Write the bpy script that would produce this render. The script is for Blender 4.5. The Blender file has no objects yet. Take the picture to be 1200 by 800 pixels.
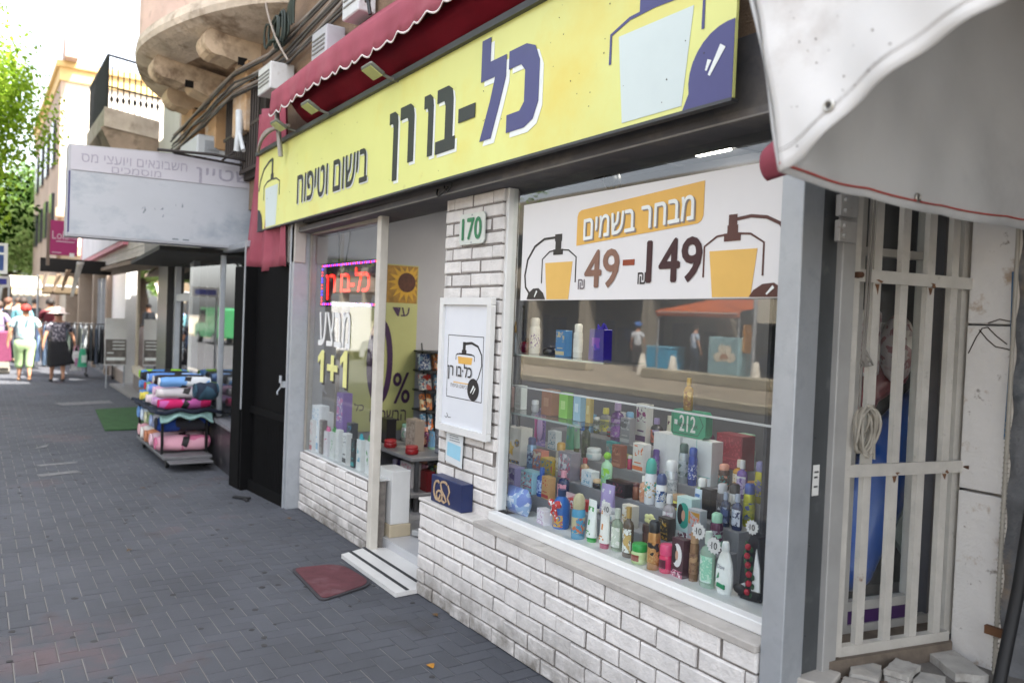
import bpy, bmesh, math, random
from math import sin, cos, pi, radians, sqrt
from mathutils import Vector, Matrix

RND = random.Random(11)
SC = bpy.context.scene
COL = SC.collection

# ------------------------------------------------------------------ camera
cam_d = bpy.data.cameras.new('camera')
cam = bpy.data.objects.new('camera', cam_d)
COL.objects.link(cam)
SC.camera = cam
cam_d.lens = 28.35
cam_d.sensor_width = 36.0
cam_d.clip_start = 0.05
cam_d.clip_end = 2000
_F = Vector((-0.8317057753, 0.5546788007, -0.0244321782))
_R = Vector((0.5535817051, 0.8318279247, 0.0401198128))
_U = Vector((-0.0425769777, -0.0198426732, 0.9988961254))
_m = Matrix((_R, _U, -_F)).transposed().to_4x4()
_m.translation = Vector((0, 0, 1.65))
cam.matrix_world = _m
cam_d.dof.use_dof = True
cam_d.dof.focus_distance = 3.9
cam_d.dof.aperture_fstop = 2.1

# ------------------------------------------------------------------ sky, sun, exposure
SUN_EL, SUN_AZ = 57.0, 30.0          # azimuth measured from +x (along the street) towards +y (behind the shops)
w = bpy.data.worlds.new('World')
SC.world = w
w.use_nodes = True
nt = w.node_tree
nt.nodes.clear()
sky = nt.nodes.new('ShaderNodeTexSky')
sky.sky_type = 'NISHITA'
sky.sun_disc = False
sky.sun_elevation = radians(SUN_EL)
sky.sun_rotation = radians(90 - SUN_AZ)
sky.air_density = 1.0
sky.dust_density = 4.0
sky.ozone_density = 1.0
hs = nt.nodes.new('ShaderNodeHueSaturation')
hs.inputs['Saturation'].default_value = 0.38
bg = nt.nodes.new('ShaderNodeBackground')
bg.inputs['Strength'].default_value = 0.13
wo = nt.nodes.new('ShaderNodeOutputWorld')
nt.links.new(sky.outputs[0], hs.inputs['Color'])
nt.links.new(hs.outputs[0], bg.inputs[0])
nt.links.new(bg.outputs[0], wo.inputs[0])
sun_d = bpy.data.lights.new('sun', 'SUN')
sun_d.energy = 3.8
sun_d.angle = radians(0.55)
sun_d.color = (1.0, 0.95, 0.87)
sun = bpy.data.objects.new('sun', sun_d)
COL.objects.link(sun)
_sv = Vector((cos(radians(SUN_EL)) * cos(radians(SUN_AZ)), cos(radians(SUN_EL)) * sin(radians(SUN_AZ)), sin(radians(SUN_EL))))
sun.rotation_euler = _sv.to_track_quat('Z', 'Y').to_euler()
sun.location = _sv * 60
SC.view_settings.view_transform = 'Standard'
SC.view_settings.look = 'None'
SC.view_settings.gamma = 1.0
SC.view_settings.exposure = 2.6

# ------------------------------------------------------------------ materials
def hx(h):
    c = [int(h[i:i + 2], 16) / 255 for i in (0, 2, 4)]
    return tuple(x / 12.92 if x <= .04045 else ((x + .055) / 1.055) ** 2.4 for x in c) + (1,)

_MC = {}
def mat(name, col, rough=.6, metal=0., var=.12, vscale=9., bump=0., bscale=80., dirt=None, dirt2=None, island=0., spec=.5, emit=0., trans=0., coat=0., aniso=None, foot=None):
    """procedural principled material: colour mottling, optional stains, island variation and bump"""
    key = (name, col, rough, metal, var, vscale, bump, bscale, dirt, dirt2, island, spec, emit, trans, coat, aniso, foot)
    if key in _MC:
        return _MC[key]
    m = bpy.data.materials.new(name)
    m.use_nodes = True
    t = m.node_tree
    b = t.nodes['Principled BSDF']
    c0 = hx(col) if isinstance(col, str) else tuple(col) + (1,)
    N = t.nodes.new
    L = t.links.new
    tc = N('ShaderNodeTexCoord')
    vec = tc.outputs['Object']
    if aniso:
        mp = N('ShaderNodeMapping')
        mp.inputs['Scale'].default_value = aniso
        L(vec, mp.inputs[0])
        vec = mp.outputs[0]
    out = None
    def noise(scale, detail=5, rgh=.6):
        n = N('ShaderNodeTexNoise')
        n.inputs['Scale'].default_value = scale
        n.inputs['Detail'].default_value = detail
        n.inputs['Roughness'].default_value = rgh
        L(vec, n.inputs['Vector'])
        return n.outputs[0]
    def mix(fac, a, bb):
        x = N('ShaderNodeMix')
        x.data_type = 'RGBA'
        L(fac, x.inputs[0])
        for v, i in ((a, 6), (bb, 7)):
            if isinstance(v, tuple):
                x.inputs[i].default_value = v
            else:
                L(v, x.inputs[i])
        return x.outputs[2]
    def ramp(s, lo, hi):
        r = N('ShaderNodeMapRange')
        r.inputs[1].default_value = lo
        r.inputs[2].default_value = hi
        L(s, r.inputs[0])
        return r.outputs[0]
    if var > 0:
        dk = tuple(x * (1 - var) for x in c0[:3]) + (1,)
        lt = tuple(min(1, x * (1 + var * .7)) for x in c0[:3]) + (1,)
        out = mix(ramp(noise(vscale), .3, .7), dk, lt)
    else:
        out = c0
    if island > 0:
        g = N('ShaderNodeNewGeometry')
        r = N('ShaderNodeMapRange')
        r.inputs[3].default_value = 1 - island
        r.inputs[4].default_value = 1 + island * .6
        L(g.outputs['Random Per Island'], r.inputs[0])
        h = N('ShaderNodeHueSaturation')
        L(r.outputs[0], h.inputs['Value'])
        if isinstance(out, tuple):
            h.inputs['Color'].default_value = out
        else:
            L(out, h.inputs['Color'])
        out = h.outputs[0]
    for d in (dirt, dirt2):
        if d:
            out = mix(ramp(noise(d[1], 8, .65), d[2], d[3]), out, hx(d[0]))
    if foot:                     # grime splashed up from the ground
        se = N('ShaderNodeSeparateXYZ'); L(tc.outputs['Object'], se.inputs[0])
        hgt = N('ShaderNodeMapRange'); hgt.inputs[1].default_value = foot[1]; hgt.inputs[2].default_value = 0.0
        L(se.outputs[2], hgt.inputs[0])
        mm = N('ShaderNodeMath'); mm.operation = 'MULTIPLY'; L(hgt.outputs[0], mm.inputs[0]); L(ramp(noise(7, 8, .7), .30, .62), mm.inputs[1])
        out = mix(mm.outputs[0], out, hx(foot[0]))
    if isinstance(out, tuple):
        b.inputs['Base Color'].default_value = out
    else:
        L(out, b.inputs['Base Color'])
    b.inputs['Roughness'].default_value = rough
    b.inputs['Metallic'].default_value = metal
    b.inputs['Specular IOR Level'].default_value = spec
    if coat:
        b.inputs['Coat Weight'].default_value = coat
        b.inputs['Coat Roughness'].default_value = .08
    if trans:
        b.inputs['Transmission Weight'].default_value = trans
    if emit:
        b.inputs['Emission Color'].default_value = c0
        b.inputs['Emission Strength'].default_value = emit
    if bump:
        bp = N('ShaderNodeBump')
        bp.inputs['Strength'].default_value = bump
        bp.inputs['Distance'].default_value = .01
        L(noise(bscale, 6), bp.inputs['Height'])
        L(bp.outputs[0], b.inputs['Normal'])
    _MC[key] = m
    return m

def print_mat(c1, c2, c3=None, scale=28., rough=.35):
    """printed packaging: blotches of two or three inks"""
    key = ('print', c1, c2, c3, scale, rough)
    if key in _MC:
        return _MC[key]
    m = bpy.data.materials.new('printed_packaging')
    m.use_nodes = True
    t = m.node_tree
    b = t.nodes['Principled BSDF']
    N = t.nodes.new
    L = t.links.new
    tc = N('ShaderNodeTexCoord')
    oi = N('ShaderNodeObjectInfo')
    ad = N('ShaderNodeVectorMath')
    sc_ = N('ShaderNodeVectorMath'); sc_.operation = 'SCALE'; sc_.inputs[3].default_value = 3.0
    L(oi.outputs['Location'], sc_.inputs[0])
    L(tc.outputs['Object'], ad.inputs[0]); L(sc_.outputs[0], ad.inputs[1])
    v = N('ShaderNodeTexVoronoi')
    v.inputs['Scale'].default_value = scale
    L(ad.outputs[0], v.inputs['Vector'])
    n = N('ShaderNodeTexNoise')
    n.inputs['Scale'].default_value = scale * 1.7
    n.inputs['Detail'].default_value = 3
    L(ad.outputs[0], n.inputs['Vector'])
    sx = N('ShaderNodeSeparateColor')
    L(v.outputs['Color'], sx.inputs[0])
    def step(s, lo, hi):
        r = N('ShaderNodeMapRange')
        r.inputs[1].default_value = lo
        r.inputs[2].default_value = hi
        L(s, r.inputs[0])
        return r.outputs[0]
    x = N('ShaderNodeMix'); x.data_type = 'RGBA'
    L(step(n.outputs[0], .53, .57), x.inputs[0])
    x.inputs[6].default_value = hx(c1); x.inputs[7].default_value = hx(c2)
    y = N('ShaderNodeMix'); y.data_type = 'RGBA'
    L(step(sx.outputs[0], .74, .76), y.inputs[0])
    L(x.outputs[2], y.inputs[6]); y.inputs[7].default_value = hx(c3 or c2)
    L(y.outputs[2], b.inputs['Base Color'])
    b.inputs['Roughness'].default_value = rough
    _MC[key] = m
    return m

def glass_mat(name, refl=1.0, tint=(.93, .95, .95), ior=1.5):
    """thin window pane: see-through with a Fresnel reflection on its outer faces"""
    key = ('glass', name, refl, tint)
    if key in _MC:
        return _MC[key]
    m = bpy.data.materials.new(name)
    m.use_nodes = True
    t = m.node_tree
    t.nodes.clear()
    N = t.nodes.new
    L = t.links.new
    o = N('ShaderNodeOutputMaterial')
    tr = N('ShaderNodeBsdfTransparent'); tr.inputs[0].default_value = tint + (1,)
    gl = N('ShaderNodeBsdfGlossy'); gl.inputs['Roughness'].default_value = 0.0; gl.inputs[0].default_value = (1, 1, 1, 1)
    fr = N('ShaderNodeFresnel'); fr.inputs[0].default_value = ior
    ge = N('ShaderNodeNewGeometry')
    inv = N('ShaderNodeMath'); inv.operation = 'SUBTRACT'; inv.inputs[0].default_value = 1.0
    L(ge.outputs['Backfacing'], inv.inputs[1])
    mu = N('ShaderNodeMath'); mu.operation = 'MULTIPLY'; L(fr.outputs[0], mu.inputs[0]); L(inv.outputs[0], mu.inputs[1])
    m2 = N('ShaderNodeMath'); m2.operation = 'MULTIPLY'; L(mu.outputs[0], m2.inputs[0]); m2.inputs[1].default_value = refl; m2.use_clamp = True
    tc = N('ShaderNodeTexCoord'); nz = N('ShaderNodeTexNoise'); nz.inputs['Scale'].default_value = 2.2; nz.inputs['Detail'].default_value = 1.0
    L(tc.outputs['Object'], nz.inputs['Vector'])
    bp = N('ShaderNodeBump'); bp.inputs['Strength'].default_value = .015; bp.inputs['Distance'].default_value = .02
    L(nz.outputs[0], bp.inputs['Height']); L(bp.outputs[0], gl.inputs['Normal'])
    mx = N('ShaderNodeMixShader')
    L(m2.outputs[0], mx.inputs[0]); L(tr.outputs[0], mx.inputs[1]); L(gl.outputs[0], mx.inputs[2])
    L(mx.outputs[0], o.inputs[0])
    _MC[key] = m
    return m

def leaf_mat(name, c1, c2, translucency=.45):
    key = ('leaf', name, c1, c2)
    if key in _MC:
        return _MC[key]
    m = bpy.data.materials.new(name)
    m.use_nodes = True
    t = m.node_tree
    t.nodes.clear()
    N = t.nodes.new
    L = t.links.new
    o = N('ShaderNodeOutputMaterial')
    ge = N('ShaderNodeNewGeometry')
    x = N('ShaderNodeMix'); x.data_type = 'RGBA'
    L(ge.outputs['Random Per Island'], x.inputs[0])
    x.inputs[6].default_value = hx(c1); x.inputs[7].default_value = hx(c2)
    d = N('ShaderNodeBsdfDiffuse'); L(x.outputs[2], d.inputs[0])
    tl = N('ShaderNodeBsdfTranslucent'); L(x.outputs[2], tl.inputs[0])
    mx = N('ShaderNodeMixShader'); mx.inputs[0].default_value = translucency
    L(d.outputs[0], mx.inputs[1]); L(tl.outputs[0], mx.inputs[2]); L(mx.outputs[0], o.inputs[0])
    _MC[key] = m
    return m

def cloth_mat(name, c, translucency=.25, var=.1, vscale=14., bump=.15, dirt=None):
    """woven sheet that lets some light through"""
    key = ('cloth', name, c, translucency, var, vscale, dirt)
    if key in _MC:
        return _MC[key]
    m = mat(name + '_base', c, rough=.8, var=var, vscale=vscale, bump=bump, bscale=300., dirt=dirt, spec=.2).copy()
    m.name = name
    t = m.node_tree
    N = t.nodes.new
    L = t.links.new
    b = t.nodes['Principled BSDF']
    o = [n for n in t.nodes if n.type == 'OUTPUT_MATERIAL'][0]
    tl = N('ShaderNodeBsdfTranslucent')
    src = b.inputs['Base Color'].links
    if src:
        L(src[0].from_socket, tl.inputs[0])
    mx = N('ShaderNodeMixShader'); mx.inputs[0].default_value = translucency
    L(b.outputs[0], mx.inputs[1]); L(tl.outputs[0], mx.inputs[2]); L(mx.outputs[0], o.inputs[0])
    _MC[key] = m
    return m

# ------------------------------------------------------------------ geometry helpers
INV = {}
def thing(name, label, cat, loc=(0, 0, 0), rotz=0., group=None):
    o = bpy.data.objects.new(name, None)
    o.empty_display_size = .1
    COL.objects.link(o)
    o.location = loc
    o.rotation_euler = (0, 0, rotz)
    o['label'] = label
    o['category'] = cat
    if group:
        o['group'] = group
    INV[o.name] = (Matrix.Translation(Vector(loc)) @ Matrix.Rotation(rotz, 4, 'Z')).inverted()
    return o

def tag(o, label, cat, group=None):
    o['label'] = label
    o['category'] = cat
    if group:
        o['group'] = group
    return o

def dup(root, loc, rotz=None, label=None, group=None, mats=None):
    """copy of a thing with its parts and sub-parts"""
    r = root.copy(); COL.objects.link(r)
    r.location = loc
    if rotz is not None:
        r.rotation_euler = (0, 0, rotz)
    if label:
        r['label'] = label
    if group:
        r['group'] = group
    def rec(a, b):
        for ch in [o for o in CH.get(a.name, [])]:
            c = ch.copy(); COL.objects.link(c); c.parent = b
            CH.setdefault(b.name, []).append(c)
            rec(ch, c)
    rec(root, r)
    return r
CH = {}

def fY(x, y, z):                 # frame of a surface that faces the street (-y)
    return (Vector((x, y, z)), Vector((1, 0, 0)), Vector((0, 0, 1)))
def fX(x, y, z):                 # frame of a surface that faces +x
    return (Vector((x, y, z)), Vector((0, 1, 0)), Vector((0, 0, 1)))
def fZ(x, y, z):                 # frame of a surface that faces up
    return (Vector((x, y, z)), Vector((1, 0, 0)), Vector((0, 1, 0)))
def fD(x, y, z, ang):            # vertical surface whose u axis runs at ang from +x
    return (Vector((x, y, z)), Vector((cos(ang), sin(ang), 0)), Vector((0, 0, 1)))

_TC = {}
def text_geo(body, offset=0., res=3):
    key = (body, offset, res)
    if key in _TC:
        return _TC[key]
    c = bpy.data.curves.new('lettering', 'FONT')
    c.body = body
    c.offset = offset
    c.extrude = .5
    c.resolution_u = res
    o = bpy.data.objects.new('lettering', c)
    COL.objects.link(o)
    bpy.context.view_layer.update()
    dg = bpy.context.evaluated_depsgraph_get()
    e = o.evaluated_get(dg)
    me = e.to_mesh()
    vs = [tuple(v.co) for v in me.vertices]
    fs = [tuple(p.vertices) for p in me.polygons]
    e.to_mesh_clear()
    bpy.data.objects.remove(o)
    bpy.data.curves.remove(c)
    xs = [v[0] for v in vs]; ys = [v[1] for v in vs]
    x0, x1, y0, y1 = min(xs), max(xs), min(ys), max(ys)
    vs = [((v[0] - x0) / (x1 - x0), (v[1] - y0) / (y1 - y0), v[2]) for v in vs]
    _TC[key] = (vs, fs)
    return _TC[key]

def heb(s):
    return s[::-1]

class B:
    """collects shapes and links them as ONE mesh object"""
    def __init__(s):
        s.v = []; s.f = []; s.m = []; s.s = []
    def add(s, vs, fs, mi=0, smooth=False):
        n = len(s.v)
        s.v += [tuple(v) for v in vs]
        for f in fs:
            s.f.append([i + n for i in f]); s.m.append(mi); s.s.append(smooth)
        return s
    def box(s, x0, x1, y0, y1, z0, z1, mi=0):
        vs = [(x, y, z) for z in (z0, z1) for y in (y0, y1) for x in (x0, x1)]
        return s.add(vs, [(0, 2, 3, 1), (4, 5, 7, 6), (0, 1, 5, 4), (2, 6, 7, 3), (0, 4, 6, 2), (1, 3, 7, 5)], mi)
    def obox(s, c, size, rz=0., rx=0., ry=0., mi=0):
        M = Matrix.Translation(Vector(c)) @ Matrix.Rotation(rz, 4, 'Z') @ Matrix.Rotation(ry, 4, 'Y') @ Matrix.Rotation(rx, 4, 'X')
        h = [d / 2 for d in size]
        vs = [M @ Vector((x * h[0], y * h[1], z * h[2])) for z in (-1, 1) for y in (-1, 1) for x in (-1, 1)]
        return s.add(vs, [(0, 2, 3, 1), (4, 5, 7, 6), (0, 1, 5, 4), (2, 6, 7, 3), (0, 4, 6, 2), (1, 3, 7, 5)], mi)
    def wall(s, p, q, z0, z1, t, mi=0):
        """upright slab from p to q (xy), thickness t to the left of p->q; z1 may differ at the ends"""
        p = Vector(p); q = Vector(q)
        d = (q - p).normalized(); n = Vector((-d.y, d.x)) * t
        z1 = z1 if isinstance(z1, tuple) else (z1, z1)
        a = [p, q, q + n, p + n]
        zz = [z1[0], z1[1], z1[1], z1[0]]
        vs = [(u.x, u.y, z0) for u in a] + [(u.x, u.y, z) for u, z in zip(a, zz)]
        return s.add(vs, [(0, 3, 2, 1), (4, 5, 6, 7), (0, 1, 5, 4), (1, 2, 6, 5), (2, 3, 7, 6), (3, 0, 4, 7)], mi)
    def cone(s, p0, p1, r0, r1, n=12, mi=0, smooth=True, caps=True):
        p0 = Vector(p0); p1 = Vector(p1)
        d = (p1 - p0)
        if d.length < 1e-9:
            return s
        q = d.to_track_quat('Z', 'Y')
        ring = [q @ Vector((cos(2 * pi * i / n), sin(2 * pi * i / n), 0)) for i in range(n)]
        vs = [p0 + r * r0 for r in ring] + [p1 + r * r1 for r in ring]
        s.add(vs, [(i, (i + 1) % n, n + (i + 1) % n, n + i) for i in range(n)], mi, smooth)
        if caps:
            s.add(vs, [tuple(range(n - 1, -1, -1)), tuple(range(n, 2 * n))], mi)
        return s
    def tube(s, path, r, n=8, mi=0, closed=False):
        P = [Vector(p) for p in path]
        k = len(P)
        rr = r if isinstance(r, (list, tuple)) else [r] * k
        vs = []
        up = Vector((0, 0, 1))
        prev = None
        for i in range(k):
            a = P[(i - 1) % k] if (i > 0 or closed) else P[i]
            b = P[(i + 1) % k] if (i < k - 1 or closed) else P[i]
            t = (b - a)
            t = t.normalized() if t.length > 1e-9 else Vector((0, 0, 1))
            if prev is None:
                u = t.orthogonal().normalized()
            else:
                u = prev - t * prev.dot(t)
                u = u.normalized() if u.length > 1e-6 else t.orthogonal().normalized()
            prev = u
            w_ = t.cross(u)
            vs += [P[i] + (u * cos(2 * pi * j / n) + w_ * sin(2 * pi * j / n)) * rr[i] for j in range(n)]
        fs = []
        for i in range(k if closed else k - 1):
            a = i * n; b = ((i + 1) % k) * n
            fs += [(a + j, a + (j + 1) % n, b + (j + 1) % n, b + j) for j in range(n)]
        s.add(vs, fs, mi, True)
        if not closed:
            s.add(vs, [tuple(range(n - 1, -1, -1)), tuple(range((k - 1) * n, k * n))], mi)
        return s
    def lathe(s, prof, c=(0, 0, 0), n=20, sx=1., sy=1., mi=0, smooth=True, wob=None):
        c = Vector(c)
        vs = []
        for (r, z) in prof:
            for j in range(n):
                a = 2 * pi * j / n
                k = wob(a, z) if wob else 1.
                vs.append(c + Vector((r * cos(a) * sx * k, r * sin(a) * sy * k, z)))
        fs = []
        for i in range(len(prof) - 1):
            fs += [(i * n + j, i * n + (j + 1) % n, (i + 1) * n + (j + 1) % n, (i + 1) * n + j) for j in range(n)]
        s.add(vs, fs, mi, smooth)
        if prof[0][0] > 1e-5:
            s.add(vs[:n], [tuple(range(n - 1, -1, -1))], mi)
        if prof[-1][0] > 1e-5:
            s.add(vs[-n:], [tuple(range(n))], mi)
        return s
    def prism(s, pts, fr, d0, d1, mi=0, smooth=False):
        O, U, V = fr
        Nn = U.cross(V)
        n = len(pts)
        a = sum(pts[i][0] * pts[(i + 1) % n][1] - pts[(i + 1) % n][0] * pts[i][1] for i in range(n))
        if a < 0:
            pts = pts[::-1]
        vs = [O + U * p[0] + V * p[1] + Nn * d0 for p in pts] + [O + U * p[0] + V * p[1] + Nn * d1 for p in pts]
        s.add(vs, [tuple(range(n - 1, -1, -1)), tuple(range(n, 2 * n))], mi)
        s.add(vs, [(i, (i + 1) % n, n + (i + 1) % n, n + i) for i in range(n)], mi, smooth)
        return s
    def rect(s, u0, u1, v0, v1, fr, d0, d1, mi=0):
        return s.prism([(u0, v0), (u1, v0), (u1, v1), (u0, v1)], fr, d0, d1, mi)
    def stroke(s, pts, wd, fr, d0, d1, mi=0):
        """flat ribbon following 2d points"""
        P = [Vector(p) for p in pts]
        wds = wd if isinstance(wd, (list, tuple)) else [wd] * len(P)
        Lf = []; Rt = []
        for i, p in enumerate(P):
            t = (P[min(i + 1, len(P) - 1)] - P[max(i - 1, 0)])
            t = t.normalized() if t.length > 0 else Vector((1, 0))
            nn = Vector((-t.y, t.x)) * wds[i] / 2
            Lf.append(p + nn); Rt.append(p - nn)
        for i in range(len(P) - 1):
            s.prism([tuple(Lf[i]), tuple(Rt[i]), tuple(Rt[i + 1]), tuple(Lf[i + 1])], fr, d0, d1, mi)
        return s
    def text(s, body, fr, u0, u1, v0, v1, d0, d1, offset=0., mi=0, slope=0.):
        O, U, V = fr
        Nn = U.cross(V)
        vs, fs = text_geo(body, 0.)
        fs = [f for f in fs if all(vs[i][2] > .49 for i in f)]
        h = (v1 - v0) * offset * .75
        # heavier strokes: the same letters printed again a hair apart; each patch of ink lies at its own depth
        for n_, (du, dv) in enumerate([(0, 0)] if h <= 0 else [(0, 0), (h, 0), (-h, 0), (0, h * .8), (0, -h * .8)]):
            for q, f in enumerate(fs):
                dd = d1 + 1e-5 * (q % 37) + .0002 * n_
                pv_ = [O + U * (u0 + du + (u1 - u0) * vs[i][0]) + V * (v0 + dv + (v1 - v0) * vs[i][1] + slope * (u1 - u0) * vs[i][0]) + Nn * dd for i in f]
                s.add(pv_, [tuple(range(len(f)))], mi)
        return s
    def grid(s, fn, nu, nv, mi=0, smooth=True):
        vs = [fn(i / nu, j / nv) for j in range(nv + 1) for i in range(nu + 1)]
        k = nu + 1
        fs = [(j * k + i, j * k + i + 1, (j + 1) * k + i + 1, (j + 1) * k + i) for j in range(nv) for i in range(nu)]
        return s.add(vs, fs, mi, smooth)
    def ellipsoid(s, c, r, n=14, m=9, mi=0, rz=0.):
        prof = [(max(sin(pi * k / m), 0), -cos(pi * k / m)) for k in range(m + 1)]
        c = Vector(c)
        vs = []
        for (a, z) in prof:
            for j in range(n):
                th = 2 * pi * j / n
                x, y = a * cos(th) * r[0], a * sin(th) * r[1]
                vs.append(c + Vector((x * cos(rz) - y * sin(rz), x * sin(rz) + y * cos(rz), z * r[2])))
        fs = []
        for i in range(m):
            fs += [(i * n + j, i * n + (j + 1) % n, (i + 1) * n + (j + 1) % n, (i + 1) * n + j) for j in range(n)]
        return s.add(vs, fs, mi, True)
    def build(s, name, mats, parent=None, bevel=0., solid=0., local=False, seg=1, kind=None, sub=0, recalc=True, weld=False):
        me = bpy.data.meshes.new(name)
        vs = s.v
        if parent is not None and not local:
            M = INV.get(parent.name)
            if M is not None:
                vs = [M @ Vector(v) for v in vs]
        me.from_pydata([tuple(v) for v in vs], [], s.f)
        if not isinstance(mats, (list, tuple)):
            mats = [mats]
        for m_ in mats:
            me.materials.append(m_)
        me.polygons.foreach_set('material_index', s.m)
        me.polygons.foreach_set('use_smooth', s.s)
        if recalc or weld:
            bm = bmesh.new(); bm.from_mesh(me)
            if weld:
                bmesh.ops.remove_doubles(bm, verts=bm.verts, dist=1e-5)
            bmesh.ops.recalc_face_normals(bm, faces=bm.faces)
            bm.to_mesh(me); bm.free()
        o = bpy.data.objects.new(name, me)
        COL.objects.link(o)
        if parent is not None:
            o.parent = parent
            CH.setdefault(parent.name, []).append(o)
            if parent.name in INV:
                INV[o.name] = INV[parent.name]
        if bevel:
            bv = o.modifiers.new('bevel', 'BEVEL'); bv.width = bevel; bv.segments = seg; bv.limit_method = 'ANGLE'; bv.angle_limit = radians(40)
            bv.harden_normals = False
        if solid:
            sd = o.modifiers.new('solid', 'SOLIDIFY'); sd.thickness = solid; sd.offset = 0
        if sub:
            ss = o.modifiers.new('sub', 'SUBSURF'); ss.levels = sub; ss.render_levels = sub
        if kind:
            o['kind'] = kind
        return o

def bez(p0, p1, p2, n=10):
    return [tuple((1 - t) ** 2 * a + 2 * t * (1 - t) * b + t * t * c for a, b, c in zip(p0, p1, p2)) for t in [i / n for i in range(n + 1)]]

def bricks(bld, frame, wdt, hgt, depth, bw=.205, bh=.066, gap=.010, mi=0, rnd=None, row0=0):
    """courses of separate slightly uneven bricks on a vertical surface; front face at d = depth"""
    O, U, V = frame
    Nn = U.cross(V)
    rows = int(round(hgt / (bh + gap)))
    rh = hgt / rows
    for r in range(rows):
        off = -(bw + gap) * (.5 if (r + row0) % 2 else 0) - rnd.uniform(0, .02)
        x = off
        while x < wdt:
            a, b = max(0, x) , min(wdt, x + bw + rnd.uniform(-.006, .006))
            if b - a > .02:
                z0 = r * rh + gap * .5 + rnd.uniform(-.0015, .0015); z1 = (r + 1) * rh - gap * .5 + rnd.uniform(-.0015, .0015)
                d = depth + rnd.uniform(-.004, .004)
                k = .006
                ins = rnd.uniform(.004, .009)
                # body with a softly broken front edge
                o8 = [(a, z0), (b, z0), (b, z1), (a, z1)]
                ii = [(a + ins, z0 + ins * .8), (b - ins * rnd.uniform(.7, 1.3), z0 + ins * .8), (b - ins, z1 - ins * .8), (a + ins * rnd.uniform(.7, 1.3), z1 - ins * .8)]
                vs = [O + U * p[0] + V * p[1] + Nn * (d - .03) for p in o8] + [O + U * p[0] + V * p[1] + Nn * (d - k) for p in o8] + [O + U * p[0] + V * p[1] + Nn * (d + rnd.uniform(-.0015, .0015)) for p in ii]
                fs = [(i, (i + 1) % 4, 4 + (i + 1) % 4, 4 + i) for i in range(4)] + [(4 + i, 4 + (i + 1) % 4, 8 + (i + 1) % 4, 8 + i) for i in range(4)] + [(8, 9, 10, 11)]
                bld.add(vs, fs, mi)
            x += bw + gap

# ================================================================== THE SETTING
# ground, road, pavement
g = B(); g.box(-260, 120, -160, 120, -.40, -.30)
g.build('ground', mat('dry_soil', '6d665a', rough=.95, var=.25, vscale=.3), kind='structure')
rd = B(); rd.box(-150, 60, -9.4, -1.18, -.299, -.14)
rd.build('road', mat('asphalt', '3f3f41', rough=.9, var=.25, vscale=1.2, bump=.3, bscale=150), kind='structure')
kb = B()
for i in range(110):
    kb.box(-98 + i * .96, -98 + i * .96 + .95, -1.18, -1.0, -.29, .004)
kb.build('kerb', mat('kerb_stone', '8d8880', rough=.9, var=.2, vscale=6, island=.2), bevel=.012, kind='structure')
pv = B()
pv.box(-110, 14, -1.0, 7.0, -.295, -.006, 0)
PW = .0905
def paver(x0, x1, y0, y1):
    k = .0026; c_ = .0035
    dz = RND.uniform(-.0012, .0012)
    a = [(x0 + k, y0 + k), (x1 - k, y0 + k), (x1 - k, y1 - k), (x0 + k, y1 - k)]
    b = [(x0 + k + c_, y0 + k + c_), (x1 - k - c_, y0 + k + c_), (x1 - k - c_, y1 - k - c_), (x0 + k + c_, y1 - k - c_)]
    tx, ty = RND.uniform(-.0008, .0008), RND.uniform(-.0008, .0008)
    vs = [(x, y, -.0058) for x, y in a] + [(x, y, -.003 + dz) for x, y in a] + [(x, y, dz + (tx if n in (0, 3) else -tx) + (ty if n < 2 else -ty)) for n, (x, y) in enumerate(b)]
    fs = [(i, (i + 1) % 4, 4 + (i + 1) % 4, 4 + i) for i in range(4)] + [(4 + i, 4 + (i + 1) % 4, 8 + (i + 1) % 4, 8 + i) for i in range(4)] + [(8, 9, 10, 11)]
    pv.add(vs, fs, 1)
ni, nj = int(27 / PW), int(3.5 / PW)
for i in range(-2, ni + 2):
    for j in range(-1, nj + 2):
        k = (i + j) % 4
        x = -27 + i * PW; y = -1.0 + j * PW
        if k == 0:
            paver(x, x + 2 * PW, y, y + PW)
        elif k == 2:
            paver(x, x + PW, y, y + 2 * PW)
pv.build('pavement', [mat('joint_sand', '7c7a77', rough=1., var=.3, vscale=3),
                      mat('concrete_paver', '46484e', rough=.85, var=.24, vscale=1.1, bump=.4, bscale=170, island=.10,
                          dirt=('644c4c', .55, .58, .74), dirt2=('37373a', 2.2, .56, .74))], kind='structure', recalc=False)
fp = B(); fp.box(-150, 60, -40, -9.4, -.299, .03)
fp.build('far_pavement', mat('far_paving', '968a76', rough=.95, var=.25, vscale=1.2), kind='structure')
for n_, P_ in enumerate(([(-9.42, .54), (-9.50, .90), (-9.42, .90), (-9.34, .56)], [(-8.93, .52), (-8.98, .88), (-8.88, .90), (-8.80, .55)], [(-10.5, .57), (-10.78, .75), (-10.6, .70)], [(-15.2, 1.1), (-15.5, 2.0), (-15.1, 2.0), (-14.8, 1.2)])):
    k = B(); k.prism([(a + RND.uniform(-.03, .03), b + RND.uniform(-.03, .03)) for a, b in P_], fZ(0, 0, 0), .0025, .0045); k.build('paint_mark', mat('worn_white_paint', '6a6a6b', rough=.9, var=.4, vscale=14), kind='structure')
g_ = B()
for i in range(150):
    x = -1.5 - 11 * RND.random() ** 1.4; y = RND.uniform(.1, 2.15); r = RND.uniform(.008, .022)
    g_.prism([(x + r * RND.uniform(.7, 1.1) * cos(a), y + r * RND.uniform(.7, 1.1) * sin(a)) for a in [i2 * pi / 4 for i2 in range(8)]], fZ(0, 0, 0), -.001, .0022)
g_.build('gum_spots', mat('old_gum', '2e2d2e', rough=.9, var=.3), kind='stuff')
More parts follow.
